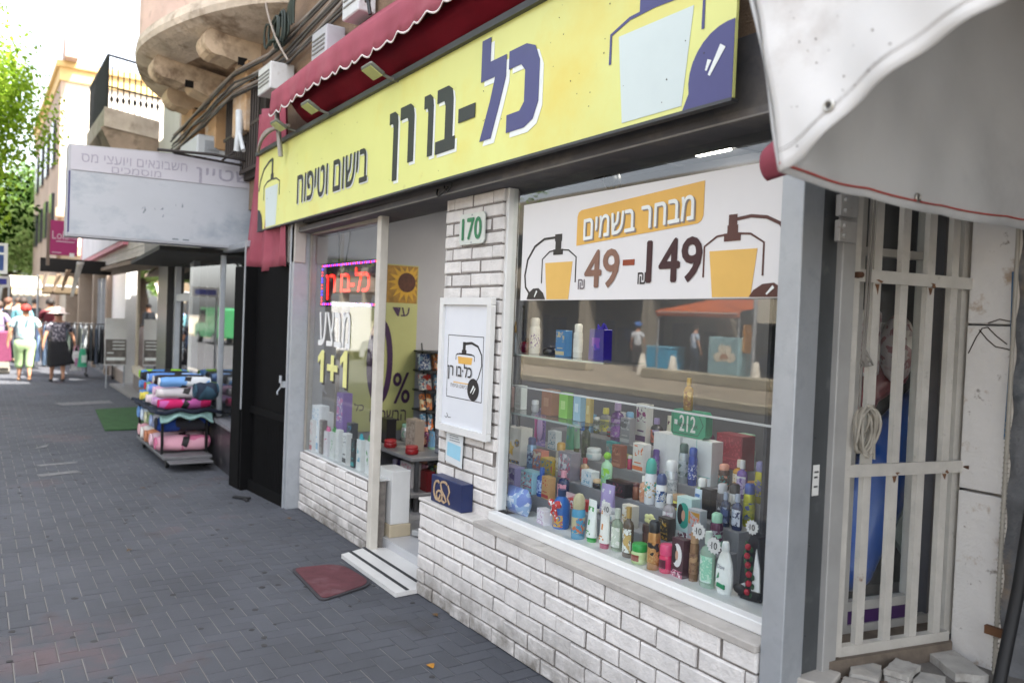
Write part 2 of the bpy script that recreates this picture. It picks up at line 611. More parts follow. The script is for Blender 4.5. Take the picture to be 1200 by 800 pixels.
# back lane behind the shops so that the sky side is not a hole
WHITE_BRICK = mat('white_painted_brick', 'd6d2ce', rough=.75, var=.12, vscale=13, bump=.6, bscale=50, island=.12,
                  dirt=('a39b92', 6., .58, .80), dirt2=('615b57', 30., .68, .76), foot=('6d675f', .30))
MORTAR = mat('grey_mortar', '7a746f', rough=1., var=.35, vscale=20, bump=.4)
STUCCO = mat('stucco', '8c7560', rough=.95, var=.2, vscale=1.6, bump=1., bscale=70, dirt=('6a5746', 2.2, .52, .75), dirt2=('a08a72', 24., .58, .8))
PALE_STUCCO = mat('pale_stucco', 'b08e68', rough=.95, var=.18, vscale=2., bump=.5, bscale=60, dirt=('7d6752', 2.6, .55, .75), dirt2=('c4b09a', 1.3, .58, .7))
GALV = mat('galvanised_steel', 'a6aaae', rough=.5, metal=.45, var=.08, vscale=9, dirt=('999ea3', 14, .52, .75))
DARKSTEEL = mat('dark_steel', '3b3c3e', rough=.5, metal=.5, var=.2, vscale=6, dirt=('57524c', 5, .6, .8))
BLACKP = mat('black_paint', '0b0b0c', rough=.35, var=.2, vscale=9)
WHITEP = mat('white_paint', 'd3d3d1', rough=.45, var=.06, vscale=7, dirt=('9a958e', 14, .66, .8))
GREYWALL = mat('interior_wall', '9b9ca1', rough=.9, var=.05, vscale=2)
GLASS = glass_mat('shop_window_glass', 1.5)

# ------------------------------------------------------------------ the perfume shop (ground floor)
shop = thing('shop', 'white brick shop front with a display window and open doorway under a yellow sign', 'shop', (-4.3, 2.4, 0))
lw = B()
lw.box(-4.268, -1.79, 2.2465, 2.44, 0, .56, 1)
bricks(lw, fY(-4.28, 2.247, 0), 2.5, .56, .012, mi=0, rnd=RND)
bricks(lw, (Vector((-4.266, 2.60, 0)), Vector((0, -1, 0)), Vector((0, 0, 1))), .36, .56, .012, mi=0, rnd=RND, row0=1)
lw.box(-4.25, -3.70, 2.44, 2.6, 0, .555, 1)
lw.build('low_brick_wall', [WHITE_BRICK, MORTAR], shop)
cp = B(); cp.box(-4.295, -3.66, 2.235, 2.345, .562, .578)
cp.build('wall_cap', mat('cap_tile', 'c4c0ba', rough=.6, var=.1, vscale=12, dirt=('8b857d', 15, .6, .75)), shop, bevel=.003)
pl = B()
pl.box(-4.255, -3.655, 2.3445, 2.45, .56, 2.42, 1)
bricks(pl, fY(-4.27, 2.352, .565), .63, 1.80, .012, mi=0, rnd=RND)
bricks(pl, (Vector((-4.252, 2.45, .565)), Vector((0, -1, 0)), Vector((0, 0, 1))), .11, 1.80, .012, bw=.12, mi=0, rnd=RND, row0=1)
pl.build('brick_pillar', [WHITE_BRICK, MORTAR], shop)
sl = B(); sl.box(-3.655, -1.78, 2.232, 2.36, .553, .583)
sl.build('window_sill', mat('sill_cement', 'a9a49e', rough=.9, var=.2, vscale=9, dirt=('77716a', 7, .55, .75)), shop, bevel=.004)
wf = B()
wf.box(-3.64, -1.77, 2.318, 2.372, .583, .628)
wf.box(-3.655, -3.625, 2.362, 2.425, .628, 2.40)
wf.box(-3.625, -1.80, 2.372, 2.425, .59, .602)
wfo = wf.build('window_frame', WHITEP, shop, bevel=.004)
gp = B(); gp.box(-3.627, -1.78, 2.392, 2.398, .60, 2.42)
gp.build('window_glass', GLASS, shop)
# left window: brick parapet, jamb, glass, door post
l2 = B()
l2.box(-6.61, -5.21, 2.315, 2.45, 0, .485, 1)
bricks(l2, fY(-6.62, 2.318, 0), 1.41, .49, .012, mi=0, rnd=RND, bw=.19, bh=.06)
l2.build('low_brick_wall', [WHITE_BRICK, MORTAR], shop)
lc = B(); lc.box(-6.61, -5.208, 2.34, 2.60, .486, .50)
lc.build('display_ledge', WHITEP, shop, bevel=.003)
dp = B(); dp.box(-5.205, -5.14, 2.31, 2.37, 0.0, 2.36)
dp.build('door_post', mat('door_post_paint', 'c3beb4', rough=.5, var=.1, vscale=8, dirt=('8d7a60', 18, .66, .8)), shop, bevel=.004)
jb = B(); jb.box(-6.62, -6.595, 2.335, 2.39, .50, 2.36); jb.box(-6.595, -5.205, 2.335, 2.38, 2.31, 2.36); jb.box(-6.50, -6.475, 2.55, 2.58, .5, 2.6)
jb.build('window_frame', mat('aged_frame', '8d877e', rough=.6, var=.15, vscale=8), shop, bevel=.003)
g2 = B(); g2.box(-6.595, -5.207, 2.345, 2.351, .50, 2.32)
g2.build('window_glass', GLASS, shop)
lp = B()
lp.box(-6.73, -6.625, 2.20, 2.36, 0, 2.42)
lp.box(-6.695, -6.67, 2.188, 2.201, 0, 2.36)
lpo = lp.build('shutter_rail', GALV, shop, bevel=.004)
lk = B(); lk.box(-6.74, -6.69, 2.16, 2.199, 1.02, 1.07); lk.cone((-6.71, 2.15, 1.06), (-6.71, 2.15, 1.12), .012, .012, 8); lk.tube([(-6.73, 2.16, 1.02), (-6.75, 2.14, .98), (-6.72, 2.13, .96)], .007, 6)
lk.build('shutter_lock', GALV, lpo)
# beam above the openings
bm_ = B()
bm_.box(-6.95, -1.70, 2.262, 2.52, 2.40, 2.70)
bm_.prism([(-6.95, 2.315), (-1.70, 2.392), (-1.70, 2.43), (-6.95, 2.362)], fY(0, 2.262, 0), -.26, .028)
bm_.build('lintel_beam', mat('dusty_dark_beam', '47464a', rough=.7, var=.25, vscale=4, dirt=('6a6560', 3, .5, .75)), shop, bevel=.004)
bl = B(); bl.prism([(-6.95, 2.318), (-1.70, 2.395), (-1.70, 2.402), (-6.95, 2.325)], fY(0, 2.233, 0), .0, .006)
bl.build('beam_lip', mat('worn_metal_edge', '7f7c78', rough=.6, metal=.3, var=.2), shop)
# inside
fl = B(); fl.box(-6.75, -1.72, 2.44, 8.0, -.2, .09)
fl.build('floor', mat('floor_tile', 'b2b3b5', rough=.25, var=.06, vscale=3), shop)
iw = B()
iw.box(-6.87, -6.75, 2.42, 8.1, 0, 2.9); iw.box(-6.87, -1.60, 8.0, 8.1, 0, 2.9)
iw.build('interior_wall', GREYWALL, shop)
rw = B(); rw.box(-2.30, -2.26, 3.82, 8.0, 0, 2.9); rw.box(-5.6, -1.60, 3.76, 3.82, 0, 2.69)
rw.build('added_partition', mat('added_partition_grey', '66676c', rough=.9, var=.08, vscale=1.5), shop)  # dark wall added behind the display to hold back the shop's light
ce = B(); ce.box(-6.87, -1.60, 2.52, 8.1, 2.69, 2.78)
for i in range(9):
    ce.box(-6.75 + i * .6, -6.735 + i * .6, 2.53, 8.0, 2.682, 2.691)
for j in range(9):
    ce.box(-6.75, -1.72, 2.6 + j * .6, 2.615 + j * .6, 2.680, 2.692)
ce.build('ceiling', mat('ceiling_tile', '77787c', rough=.95, var=.06, vscale=2), shop)
LIGHTM = mat('lamp_panel', 'fff6e8', emit=8.0, var=0)
for n, (x, y, a, b_) in enumerate([(-3.28, 3.42, .12, .13), (-2.75, 2.92, .14, .14), (-5.35, 4.35, .3, .3), (-4.0, 5.8, .3, .3), (-5.9, 6.4, .3, .3)]):  # the second panel is an added fill light to brighten the window display
    lt = B(); lt.box(x - a, x + a, y - b_, y + b_, 2.668, 2.679)
    lt.build('ceiling_and_fill_light', LIGHTM, shop)
cm = B(); cm.cone((-3.62, 2.95, 2.68), (-3.62, 2.95, 2.48), .018, .018, 8); cm.obox((-3.55, 2.93, 2.50), (.2, .05, .06), rz=.3, ry=.4); cm.ellipsoid((-3.42, 2.9, 2.45), (.05, .05, .06))
tag(cm.build('ceiling_bracket', BLACKP), 'small black bracket hanging from the shop ceiling above the white banner', 'bracket')
th = B()
th.prism([(-5.13, 2.10), (-5.21, 2.31), (-5.14, 2.44), (-4.27, 2.44), (-4.27, 2.27), (-4.26, 2.09)], fZ(0, 0, 0), 0.004, .03)
tho = th.build('threshold', mat('white_tile', 'c9c8c5', rough=.35, var=.06, vscale=6, dirt=('9c968f', 9, .62, .8)), shop, bevel=.003)
ts = B()
for y0 in (2.165, 2.285):
    ts.prism([(-5.155 + (y0 - 2.1) * -.3, y0), (-4.275, y0), (-4.275, y0 + .022), (-5.16 + (y0 - 2.1) * -.3, y0 + .022)], fZ(0, 0, 0), .0302, .034)
ts.build('grip_strip', mat('grip_rubber', '2c2d2f', rough=.8, var=.2), tho)
pd = B(); pd.box(-5.42, -5.165, 2.475, 2.62, .18, .56, 0); pd.box(-5.43, -5.155, 2.465, 2.63, .09, .179, 1)
pd.build('wall_stub', [WHITEP, mat('beige_tile', 'b5a890', rough=.5, var=.1)], shop, bevel=.004)
# the post at the right end of the front
ps = B(); ps.box(-1.775, -1.685, 2.25, 2.36, 0, 2.62)
ps.build('shutter_post', GALV, shop, bevel=.003)
pp = B(); pp.prism([(2.36, .45), (2.505, .47), (2.525, 2.62), (2.36, 2.62)], fX(-1.70, 0, 0), -.03, .004)
for z in (.62, .93, 1.3, 1.72, 2.05):
    pp.cone((-1.697, 2.385, z), (-1.692, 2.385, z), .007, .005, 8)
ppo = pp.build('side_plate', mat('grey_plate', '5b5e60', rough=.5, metal=.55, var=.16, vscale=5, dirt=('787a7a', 5, .58, .74)), shop)
stk = B(); stk.rect(2.378, 2.412, 1.10, 1.205, fX(-1.694, 0, 0), 0, .002, 0)
for z, l_ in ((1.178, .022), (1.160, .018), (1.128, .02)):
    stk.rect(2.384, 2.384 + l_, z, z + .006, fX(-1.6915, 0, 0), 0, .0008, 1)
stk.build('sticker', [mat('sticker_paper', 'd8d8d4', var=.05), mat('sticker_ink', '3a3a3c', var=0)], ppo)

# ------------------------------------------------------------------ storeys above with the round balcony
ap = thing('apartment_building', 'old ochre rendered building with a round corner balcony above the shops', 'building', (-4.3, 2.5, 2.7))
aw = B()
aw.box(-9.6, 9.5, 2.36, 10.5, 2.705, 11.0)
aw.build('wall', STUCCO, ap)
aw2 = B()
aw2.box(-12.45, -9.6, 2.42, 10.5, 2.9, 11.0)
aw2.build('wall', PALE_STUCCO, ap)
for x in (-8.5, -9.72, -10.95):
    pil = B(); pil.box(x - .24, x + .24, 2.2, 2.45, 3.45, 4.15)
    pil.build('pilaster', PALE_STUCCO, ap, bevel=.012)
# balcony: half-round slab, parapet and soffit
CX, CY, AX, AY = -9.71, 2.40, 2.39, .96
def half(t, k, dz=0):
    a = pi + pi * t
    c_, s_ = cos(a), sin(a)
    return (CX + math.copysign(abs(c_) ** 1.25, c_) * AX * k, CY - abs(s_) ** 1.25 * AY * k)
def ringband(levels, n=110):
    b_ = B()
    def fn(u, v):
        q = v * (len(levels) - 1); i = min(int(q), len(levels) - 2); f = q - i
        k = levels[i][0] * (1 - f) + levels[i + 1][0] * f; z = levels[i][1] * (1 - f) + levels[i + 1][1] * f
        x, y = half(u, k)
        return (x, y, z)
    b_.grid(fn, n, len(levels) - 1, smooth=False)
    return b_
bp_ = ringband([(.55, 4.36), (.80, 4.40), (.93, 4.44), (1.0, 4.47), (1.01, 4.52), (1.0, 4.58), (.975, 4.60), (.965, 4.66), (.95, 4.68)])
slab = bp_.build('balcony_slab', mat('weathered_concrete', 'c4b6a4', rough=.95, var=.28, vscale=3., bump=1., bscale=25, dirt=('6f5c48', 2.6, .50, .68), dirt2=('cdc4b8', 6., .58, .72)), ap, solid=.03)
par = ringband([(.955, 4.62), (.955, 5.7)])
par.build('balcony_parapet', mat('pink_render', 'ceb2a4', rough=.9, var=.14, vscale=2.5, bump=.4, bscale=40, dirt=('8f7a6a', 3, .56, .75), dirt2=('c9bdb2', 7, .6, .75)), ap, solid=.06)
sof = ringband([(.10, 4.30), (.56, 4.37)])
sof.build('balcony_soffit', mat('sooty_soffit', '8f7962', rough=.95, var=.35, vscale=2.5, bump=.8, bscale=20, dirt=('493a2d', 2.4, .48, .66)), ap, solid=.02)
for n_, (x, k) in enumerate([(-8.5, .60), (-9.72, .86), (-10.95, .48)]):
    cb = B()
    y0 = CY + .02; y1 = CY - AY * k
    prof = []
    # scroll bracket side view (y, z)
    prof += [(y0, 4.40), (y1 + .18, 4.443)]
    for i in range(11):
        a = radians(80 + i * 20)
        prof.append((y1 + .13 + cos(a) * .15, 4.30 + sin(a) * .14))
    prof += [(y1 + .30, 4.13), (y1 + .36, 4.17), (y1 + .40, 4.10), (y1 + .62, 4.02), (y0, 3.95)]
    cb.prism(prof, fX(x - .17, 0, 0), 0, .34, 0)
    co = cb.build('console', mat('console_plaster', 'c4ae93', rough=.95, var=.25, vscale=4, bump=.6, bscale=30, dirt=('6a5542', 3, .50, .68)), ap, bevel=.012)
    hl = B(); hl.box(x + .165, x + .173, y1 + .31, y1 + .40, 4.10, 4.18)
    hl.build('painted_niche', mat('niche_shade', '15110e', rough=1, var=0), co)  # flat near-black plate; its colour stands in for the niche's shade

# ------------------------------------------------------------------ signs
YEL = mat('sign_yellow', 'd6d886', rough=.4, var=.06, vscale=1.2, spec=.35, dirt=('d9c65e', .9, .50, .78), dirt2=('b9b47a', 7, .64, .8))
INK = mat('navy_ink', '1b1c26', rough=.4, var=.05)
VIO = mat('violet_tone', '3d3c74', rough=.4, var=.05)  # violet tone for the right-hand letters and bottle lines
WHT = mat('white_ink', 'dfe3e0', rough=.4, var=.04)
BTL = mat('bottle_print', 'c6d2d0', rough=.4, var=.05, vscale=2)
sg = thing('shop_sign', 'long yellow shop sign with dark Hebrew lettering and perfume bottles at both ends', 'sign', (-4.7, 2.15, 2.4))
SF = (Vector((-7.53, 2.15, 2.39)), Vector((1, 0, .0107)), Vector((0, 0, 1)))
SW, SH = 5.61, .685
b_ = B(); b_.rect(0, SW, 0, SH, SF, -.012, 0)
b_.build('board', YEL, sg, bevel=.003)
b_ = B(); b_.rect(-.03, SW + .6, SH, SH + .035, SF, -.2, .03); b_.rect(0, SW, -.012, 0, SF, -.03, .006)
b_.build('board_edge', mat('sign_edge', '4a4b4d', rough=.5, metal=.5, var=.15), sg, bevel=.003)
def sign_text(body, u0, u1, v0, v1, ink, off=.02, sh=.020):
    k = B(); k.text(body, SF, u0 + sh, u1 + sh, v0 - sh * .8, v1 - sh * .8, .001, .0025, off, slope=.0)
    k.build('lettering_outline', WHT, sg)
    k = B(); k.text(body, SF, u0, u1, v0, v1, .004, .0055, off)
    k.build('lettering', ink, sg)
GLY = {
 'resh': [(0, 1), (.72, 1), (.93, .93), (1, .78), (1, 0), (.60, 0), (.60, .70), (.52, .78), (0, .78)],
 'nun': [(0, 1), (.62, 1), (.92, .93), (1, .80), (1, -.28), (.48, -.28), (.48, .72), (.38, .79), (0, .79)],
 'vav': [(0, 1), (.62, 1), (.92, .93), (1, .80), (1, 0), (.46, 0), (.46, .72), (.36, .79), (0, .79)],
 'bet': [(.04, 1), (.64, 1), (.84, .93), (.90, .78), (.90, .20), (1.04, .20), (1.04, 0), (0, 0), (0, .20), (.50, .20), (.50, .70), (.43, .79), (.04, .79)],
 'kaf': [(.02, 1), (.58, 1), (.85, .93), (1, .74), (1, .26), (.85, .07), (.58, 0), (0, 0), (0, .22), (.42, .22), (.56, .31), (.56, .69), (.42, .78), (.02, .78)],
 'lamed': [(0, 1.32), (.36, 1.32), (.36, 1), (1, 1), (1, .72), (.78, .40), (.48, 0), (.02, 0), (.40, .48), (.58, .78), (0, .78)],
}
def glyph(nm, u0, u1, v0, v1, ink, sh=.020):
    P_ = [(u0 + (u1 - u0) * a, v0 + (v1 - v0) * b) for a, b in GLY[nm]]
    k = B(); k.prism([(a + sh, b - sh * .9) for a, b in P_], SF, .001, .0025); k.build('letter_outline', WHT, sg)
    k = B(); k.prism(P_, SF, .004, .0055); k.build('letter', ink, sg)
glyph('nun', 2.83, 2.955, .165, .50, INK); glyph('resh', 2.985, 3.175, .155, .505, INK)
glyph('vav', 3.30, 3.415, .150, .505, INK); glyph('bet', 3.45, 3.665, .145, .505, INK)
k = B(); k.rect(3.705, 3.88, .275, .35, SF, .004, .0055); k.build('hyphen', INK, sg)
glyph('lamed', 3.93, 4.165, .135, .525, VIO, .03); glyph('kaf', 4.185, 4.45, .135, .53, VIO, .03)
sign_text(heb('בישום וטיפוח'), 1.10, 2.50, .125, .355, INK, .02, .012)
def bottle_art(par, fr, x0, x1, v0, v1, body_m, line_m, neck, hose, bulb, clip=None, lw_=.014, d=.001):
    """perfume bottle drawing: tapered body, lid line, neck, hose and pump ball"""
    tp = (x1 - x0) * .10
    k = B(); k.prism([(x0 + tp, v0), (x1 - tp, v0), (x1, v1), (x0, v1)], fr, d, d + .0015); k.build('bottle_body_print', body_m, par)
    k = B()
    wv = (x1 - x0) * .12
    k.stroke([(x0 - wv, v1 - .10), (x0 - wv, v1 + .02), (x0 + .15 * (x1 - x0), v1 + .055), ((x0 + x1) / 2, v1 + .062), (x1 - .15 * (x1 - x0), v1 + .055), (x1 + wv, v1 + .02), (x1 + wv, v1 - .10)], lw_, fr, d, d + .0015)
    for (a, b2, c_, e_) in neck:
        k.rect(a, b2, c_, e_, fr, d + .0005, d + .002)
    if hose:
        k.stroke(hose, lw_ * 1.6, fr, d + .0004, d + .0018)
    if bulb:
        k.prism(bulb, fr, d + .0006, d + .0022)
    k.build('bottle_line_print', line_m, par)
# right bottle on the sign (cut off by the sign's edges as in the picture)
pts = [(SW - .002, .0)] + [(SW - .002, .27)] + [(SW - .02 - .19 * sin(a), .09 + .18 * cos(a)) for a in [radians(5 + i * 12) for i in range(9)]] + [(SW - .235, .0)]
bottle_art(sg, SF, 5.00, 5.41, .02, .375, BTL, VIO, [(5.12, 5.30, .44, .56), (5.15, 5.22, .56, .68), (5.24, 5.29, .56, .68)], None, pts)
k = B(); k.stroke([(5.50, .10), (5.56, .19)], [.012, .03], SF, .0042, .0052); k.stroke([(5.485, .12), (5.50, .155)], [.008, .02], SF, .0042, .0052); k.build('glint_print', WHT, sg)
# left bottle on the sign
bottle_art(sg, SF, .22, .58, .012, .36, BTL, INK, [(.37, .45, .42, .47), (.39, .43, .47, .60)], [(.41, .60), (.30, .585), (.16, .54), (.06, .45), (.02, .36)], [(.012, .0)] + [(.012, .19), (.07, .18), (.13, .13), (.155, .06), (.16, 0)])
k = B()
for i in range(46):
    u = RND.uniform(.1, SW - .1) if i < 25 else RND.uniform(4.3, 5.5); v = RND.uniform(.03, SH - .03); r = RND.uniform(.0015, .0038)
    k.prism([(u + r * cos(a) * .8, v + r * sin(a)) for a in [i2 * pi / 3 for i2 in range(6)]], SF, .003, .0042)
k.build('dirt_speck', mat('dirt_speck', '4a4436', rough=.9, var=0), sg)

# white banner in the window
BF = fY(0, 2.362, 0)
ORG = mat('banner_amber', 'd9a94f', rough=.45, var=.08, vscale=3)
AMB = mat('bottle_amber', 'd8ad58', rough=.45, var=.06, vscale=4)
BRN = mat('banner_brown', '4d241b', rough=.45, var=.15, vscale=3)
BLK = mat('banner_black', '211b1c', rough=.45, var=.1)
ban = thing('window_banner', 'wide white price banner with two amber perfume bottles across the top of the display window', 'banner', (-2.7, 2.362, 1.77))
k = B(); k.prism([(-3.475, 1.762), (-1.79, 1.772), (-1.79, 2.262), (-3.475, 2.255)], BF, 0, .003)
k.build('sheet', mat('banner_vinyl', 'd9d7d6', rough=.5, var=.04, vscale=1.5), ban)
k = B()
def rrect(x0, x1, z00, z01, z10, z11, r=.03):
    # lower-right and upper-left corners rounded, others square (shape of the amber plate)
    return [(x0, z00), (x1 - r, z10), (x1 - r * .3, z10 + r * .35), (x1, z10 + r), (x1, z11), (x0 + r, z01), (x0 + r * .3, z01 - r * .3), (x0, z01 - r)]
k.prism(rrect(-3.02, -2.225, 2.02, 2.185, 2.065, 2.23), BF, .0035, .005)
k.build('amber_plate', ORG, ban)
k = B(); k.text(heb('מבחר בשמים'), BF, -2.957, -2.267, 2.036, 2.135, .0052, .0065, .022, slope=.06); k.build('lettering_shadow', mat('banner_grey', '8a8078', var=.05), ban)
k = B(); k.text(heb('מבחר בשמים'), BF, -2.965, -2.275, 2.042, 2.140, .0068, .008, .022, slope=.06); k.build('lettering', WHT, ban)
for body, u0, u1, v0, v1, m_ in (('149', -2.53, -2.225, 1.838, 2.012, mat('price_maroon', '3c1a1c', var=.1)), ('-', -2.685, -2.61, 1.915, 1.94, mat('price_rust', '8a3d1e', var=.1)), ('49', -2.945, -2.71, 1.822, 1.99, mat('price_tan', '83604f', var=.15, vscale=5))):
    k = B()
    if body == '-':
        k.rect(u0, u1, v0, v1, BF, .004, .0055)
    else:
        k.text(body, BF, u0, u1, v0, v1, .004, .0055, .04)
    k.build('price', m_, ban)
for u in (-2.995, -2.585):
    k = B(); k.text('₪', BF, u, u + .05, 1.815 if u < -2.8 else 1.832, 1.862 if u < -2.8 else 1.882, .004, .0055, .0); k.build('price', BLK if u > -2.8 else mat('price_grey', '6d6468', var=.05), ban)
bottle_art(ban, BF, -3.265, -3.045, 1.768, 1.948, AMB, BLK, [(-3.20, -3.125, 1.985, 2.012), (-3.185, -3.14, 2.012, 2.05), (-3.19, -3.135, 2.05, 2.085)], [(-3.19, 2.07), (-3.28, 2.068), (-3.36, 2.035), (-3.42, 1.97), (-3.44, 1.89), (-3.43, 1.83), (-3.39, 1.795)], [(-3.415, 1.768), (-3.40, 1.80), (-3.36, 1.822), (-3.315, 1.824), (-3.275, 1.80), (-3.255, 1.768)], lw_=.007, d=.0035)
bottle_art(ban, BF, -2.185, -1.955, 1.775, 1.952, AMB, BRN, [(-2.115, -2.035, 1.985, 2.015), (-2.10, -2.05, 2.015, 2.045), (-2.095, -2.055, 2.045, 2.085)], [(-2.055, 2.066), (-1.99, 2.072), (-1.92, 2.062), (-1.86, 2.035), (-1.82, 1.98)], [(-1.985, 1.775), (-1.965, 1.80), (-1.925, 1.822), (-1.875, 1.826), (-1.83, 1.80), (-1.81, 1.775)], lw_=.008, d=.0035)
for (a, b2) in (((-1.905, 1.785), (-1.875, 1.812)), ((-3.345, 1.78), (-3.325, 1.81))):
    k = B(); k.stroke([a, b2], [.006, .012], BF, .0066, .0076); k.build('glint_print', WHT, ban)

# street number
nr = thing('house_number_plate', 'white enamel house number plate 170 screwed to the brick pillar', 'number plate', (-3.95, 2.33, 2.08))
NF = fY(0, 2.330, 0)
k = B(); k.prism([(-4.075, 2.095), (-4.06, 2.078), (-3.815, 2.078), (-3.80, 2.095), (-3.80, 2.235), (-3.815, 2.252), (-4.06, 2.252), (-4.075, 2.235)], NF, 0, .008)
k.build('plate', mat('enamel', 'c6cbc4', rough=.3, var=.05), nr, bevel=.002)
k = B(); k.text('170', NF, -4.04, -3.83, 2.105, 2.225, .0085, .0105, .05); k.build('digits', mat('green_enamel', '12734a', rough=.3, var=.05), nr)
k = B()
for (x, z) in ((-3.9375, 2.242), (-3.9375, 2.088)):
    k.cone((x, 2.322, z), (x, 2.319, z), .006, .005, 8)
k.build('screw', GALV, nr)

# framed print on the pillar
fr_ = thing('framed_poster', 'white framed poster with a perfume bottle logo hung on the brick pillar', 'poster', (-3.93, 2.32, 1.0))
PF = fY(0, 2.318, 0)
k = B()
for (a, b2, c_, d_) in ((-4.215, -3.645, 1.735, 1.775), (-4.215, -3.645, 1.0, 1.04), (-4.215, -4.175, 1.04, 1.735), (-3.685, -3.645, 1.04, 1.735)):
    k.rect(a, b2, c_, d_, PF, 0, .03)
k.build('frame', WHITEP, fr_, bevel=.004)
k = B(); k.rect(-4.175, -3.685, 1.04, 1.735, PF, .002, .012); k.build('print', mat('poster_paper', 'd2d5da', rough=.3, var=.02), fr_)
k = B()
for (a, b2, c_, d_) in ((-4.125, -3.735, 1.557, 1.561), (-4.125, -3.735, 1.20, 1.204), (-4.127, -4.123, 1.2, 1.56), (-3.737, -3.733, 1.2, 1.56)):
    k.rect(a, b2, c_, d_, PF, .0122, .013)
k.rect(-4.02, -3.995 + .16, 1.452, 1.457, PF, .0122, .013)
k.stroke([(-4.03, 1.42), (-4.03, 1.448), (-3.99, 1.458), (-3.86, 1.458), (-3.825, 1.448), (-3.825, 1.42)], .006, PF, .0122, .013)
k.rect(-3.965, -3.915, 1.46, 1.48, PF, .0122, .0135); k.rect(-3.955, -3.925, 1.48, 1.525, PF, .0122, .0135)
k.stroke([(-3.93, 1.515), (-3.86, 1.522), (-3.79, 1.505), (-3.75, 1.46), (-3.745, 1.40), (-3.775, 1.335), (-3.80, 1.31)], [.016, .014, .012, .009, .008, .006, .005], PF, .0122, .0135)
k.prism([(-3.825 + .062 * cos(a), 1.265 + .062 * sin(a)) for a in [i * pi / 10 for i in range(20)]], PF, .0136, .0148)
k.build('logo_print', mat('logo_black', '201c1c', var=.05), fr_)
k = B(); k.prism([(-4.0, 1.40), (-3.855, 1.40), (-3.845, 1.44), (-4.01, 1.44)], PF, .0122, .0128); k.rect(-4.05, -3.88, 1.288, 1.294, PF, .0122, .0128); k.build('logo_amber', ORG, fr_)
k = B(); k.text(heb('כל·בו רן'), PF, -4.115, -3.845, 1.305, 1.40, .0150, .016, .015); k.build('lettering', BLK, fr_)
k = B(); k.text(heb('בישום וטיפוח'), PF, -4.08, -3.895, 1.262, 1.282, .0122, .013, 0.); k.build('lettering', mat('logo_grey', '7a706a', var=.05), fr_)
k = B(); k.stroke([(-3.85, 1.245), (-3.815, 1.285)], [.006, .014], PF, .0150, .016); k.stroke([(-3.825, 1.24), (-3.80, 1.275)], [.004, .009], PF, .0150, .016); k.build('glint_print', WHT, fr_)
k = B(); k.stroke([(-4.135, 1.085), (-4.12, 1.075), (-4.105, 1.09), (-4.115, 1.105), (-4.095, 1.08), (-4.065, 1.083)], .004, PF, .0122, .0128); k.build('signature', BLK, fr_)
nt_ = thing('notice', 'small white and pale blue paper notice taped under the framed poster', 'notice', (-4.03, 2.33, .80))
k = B(); k.prism([(-4.145, .82), (-3.95, .80), (-3.945, 1.0), (-4.14, 1.005)], fY(0, 2.326, 0), 0, .002, 0); k.build('paper', mat('paper_white', 'cfd3d4', var=.04), nt_)
k = B(); k.prism([(-4.125, .855), (-3.97, .84), (-3.968, .925), (-4.122, .935)], fY(0, 2.3235, 0), 0, .0008); k.build('blue_field', mat('paper_blue', '93c4d8', var=.08), nt_)
k = B()
for i, z in enumerate((.985, .972, .958)):
    k.rect(-4.10, -4.0 + .01 * i, z - .012, z - .008, fY(0, 2.3235, 0), 0, .0008)
k.build('fine_print', mat('paper_ink', '6a7074', var=0), nt_)

# grey advertising box that stands out over the pavement further along
gs = thing('projecting_sign', 'big weathered grey sign box with faded Hebrew lettering standing out over the pavement', 'sign', (-8.6, 1.6, 2.3))
GF = fX(-8.6, 0, 0)
k = B(); k.prism([(.69, 2.285), (2.62, 2.30), (2.62, 3.235), (.695, 3.14)], GF, -.22, -.004)
k.build('box', mat('sign_box_grey', '9c9da2', rough=.6, var=.06, vscale=2), gs, bevel=.006)
k = B(); k.prism([(.715, 2.905), (2.62, 2.93), (2.62, 3.222), (.715, 3.128)], GF, 0, .004)
k.build('upper_panel', mat('faded_panel', 'acabb2', rough=.55, var=.05, vscale=1.5, dirt=('9c9ea6', 3, .55, .75)), gs)
k = B(); k.prism([(.705, 2.305), (2.62, 2.318), (2.62, 2.922), (.712, 2.897)], GF, -.003, .001)
k.build('lower_panel', mat('streaked_panel', 'a3a7ad', rough=.55, var=.07, vscale=1.2, dirt=('848e96', 2.0, .50, .72), dirt2=('6e7a80', 7, .70, .80), aniso=(1, 1, 1.6)), gs)
k = B(); k.rect(.70, .715, 2.32, 2.89, GF, .001, .003); k.build('edge_stripe', mat('sign_indigo', '3c3c66', var=.1), gs)
GH = mat('ghost_lettering', '8d8a95', rough=.6, var=.2, vscale=20)
k = B()
k.text(heb('חשבונאים ויועצי מס'), GF, .80, 1.74, 2.985, 3.065, .0042, .005, .0, slope=.035)
k.text(heb('מוסמכים'), GF, 1.06, 1.50, 2.915, 2.975, .0042, .005, .0, slope=.03)
k.text(heb('ישטיין'), GF, 1.83, 2.44, 2.925, 3.08, .0042, .005, .012, slope=.02)
k.build('lettering', GH, gs)
k = B()
for i in range(9):
    y = RND.uniform(1.0, 1.75); z = 2.58 + RND.uniform(-.09, .09)
    k.prism([(y, z), (y + RND.uniform(.004, .03), z + .01), (y + RND.uniform(0, .03), z + RND.uniform(.02, .07))], GF, .0012, .0018)
for y in (1.62, 1.72):
    k.rect(y, y + .06, 2.33, 2.345, GF, .0012, .0018)
k.build('peeled_glue', mat('peel', '6b7478', rough=.8, var=.2), gs)
k = B(); k.tube([(-8.55, 1.45, 3.19), (-8.45, 1.95, 3.20), (-8.40, 2.5, 3.17)], .016, 6); k.tube([(-8.55, 1.6, 3.18), (-8.4, 2.7, 3.10)], .014, 6); k.tube([(-8.5, 2.05, 3.16), (-8.3, 2.55, 3.62)], .012, 6)
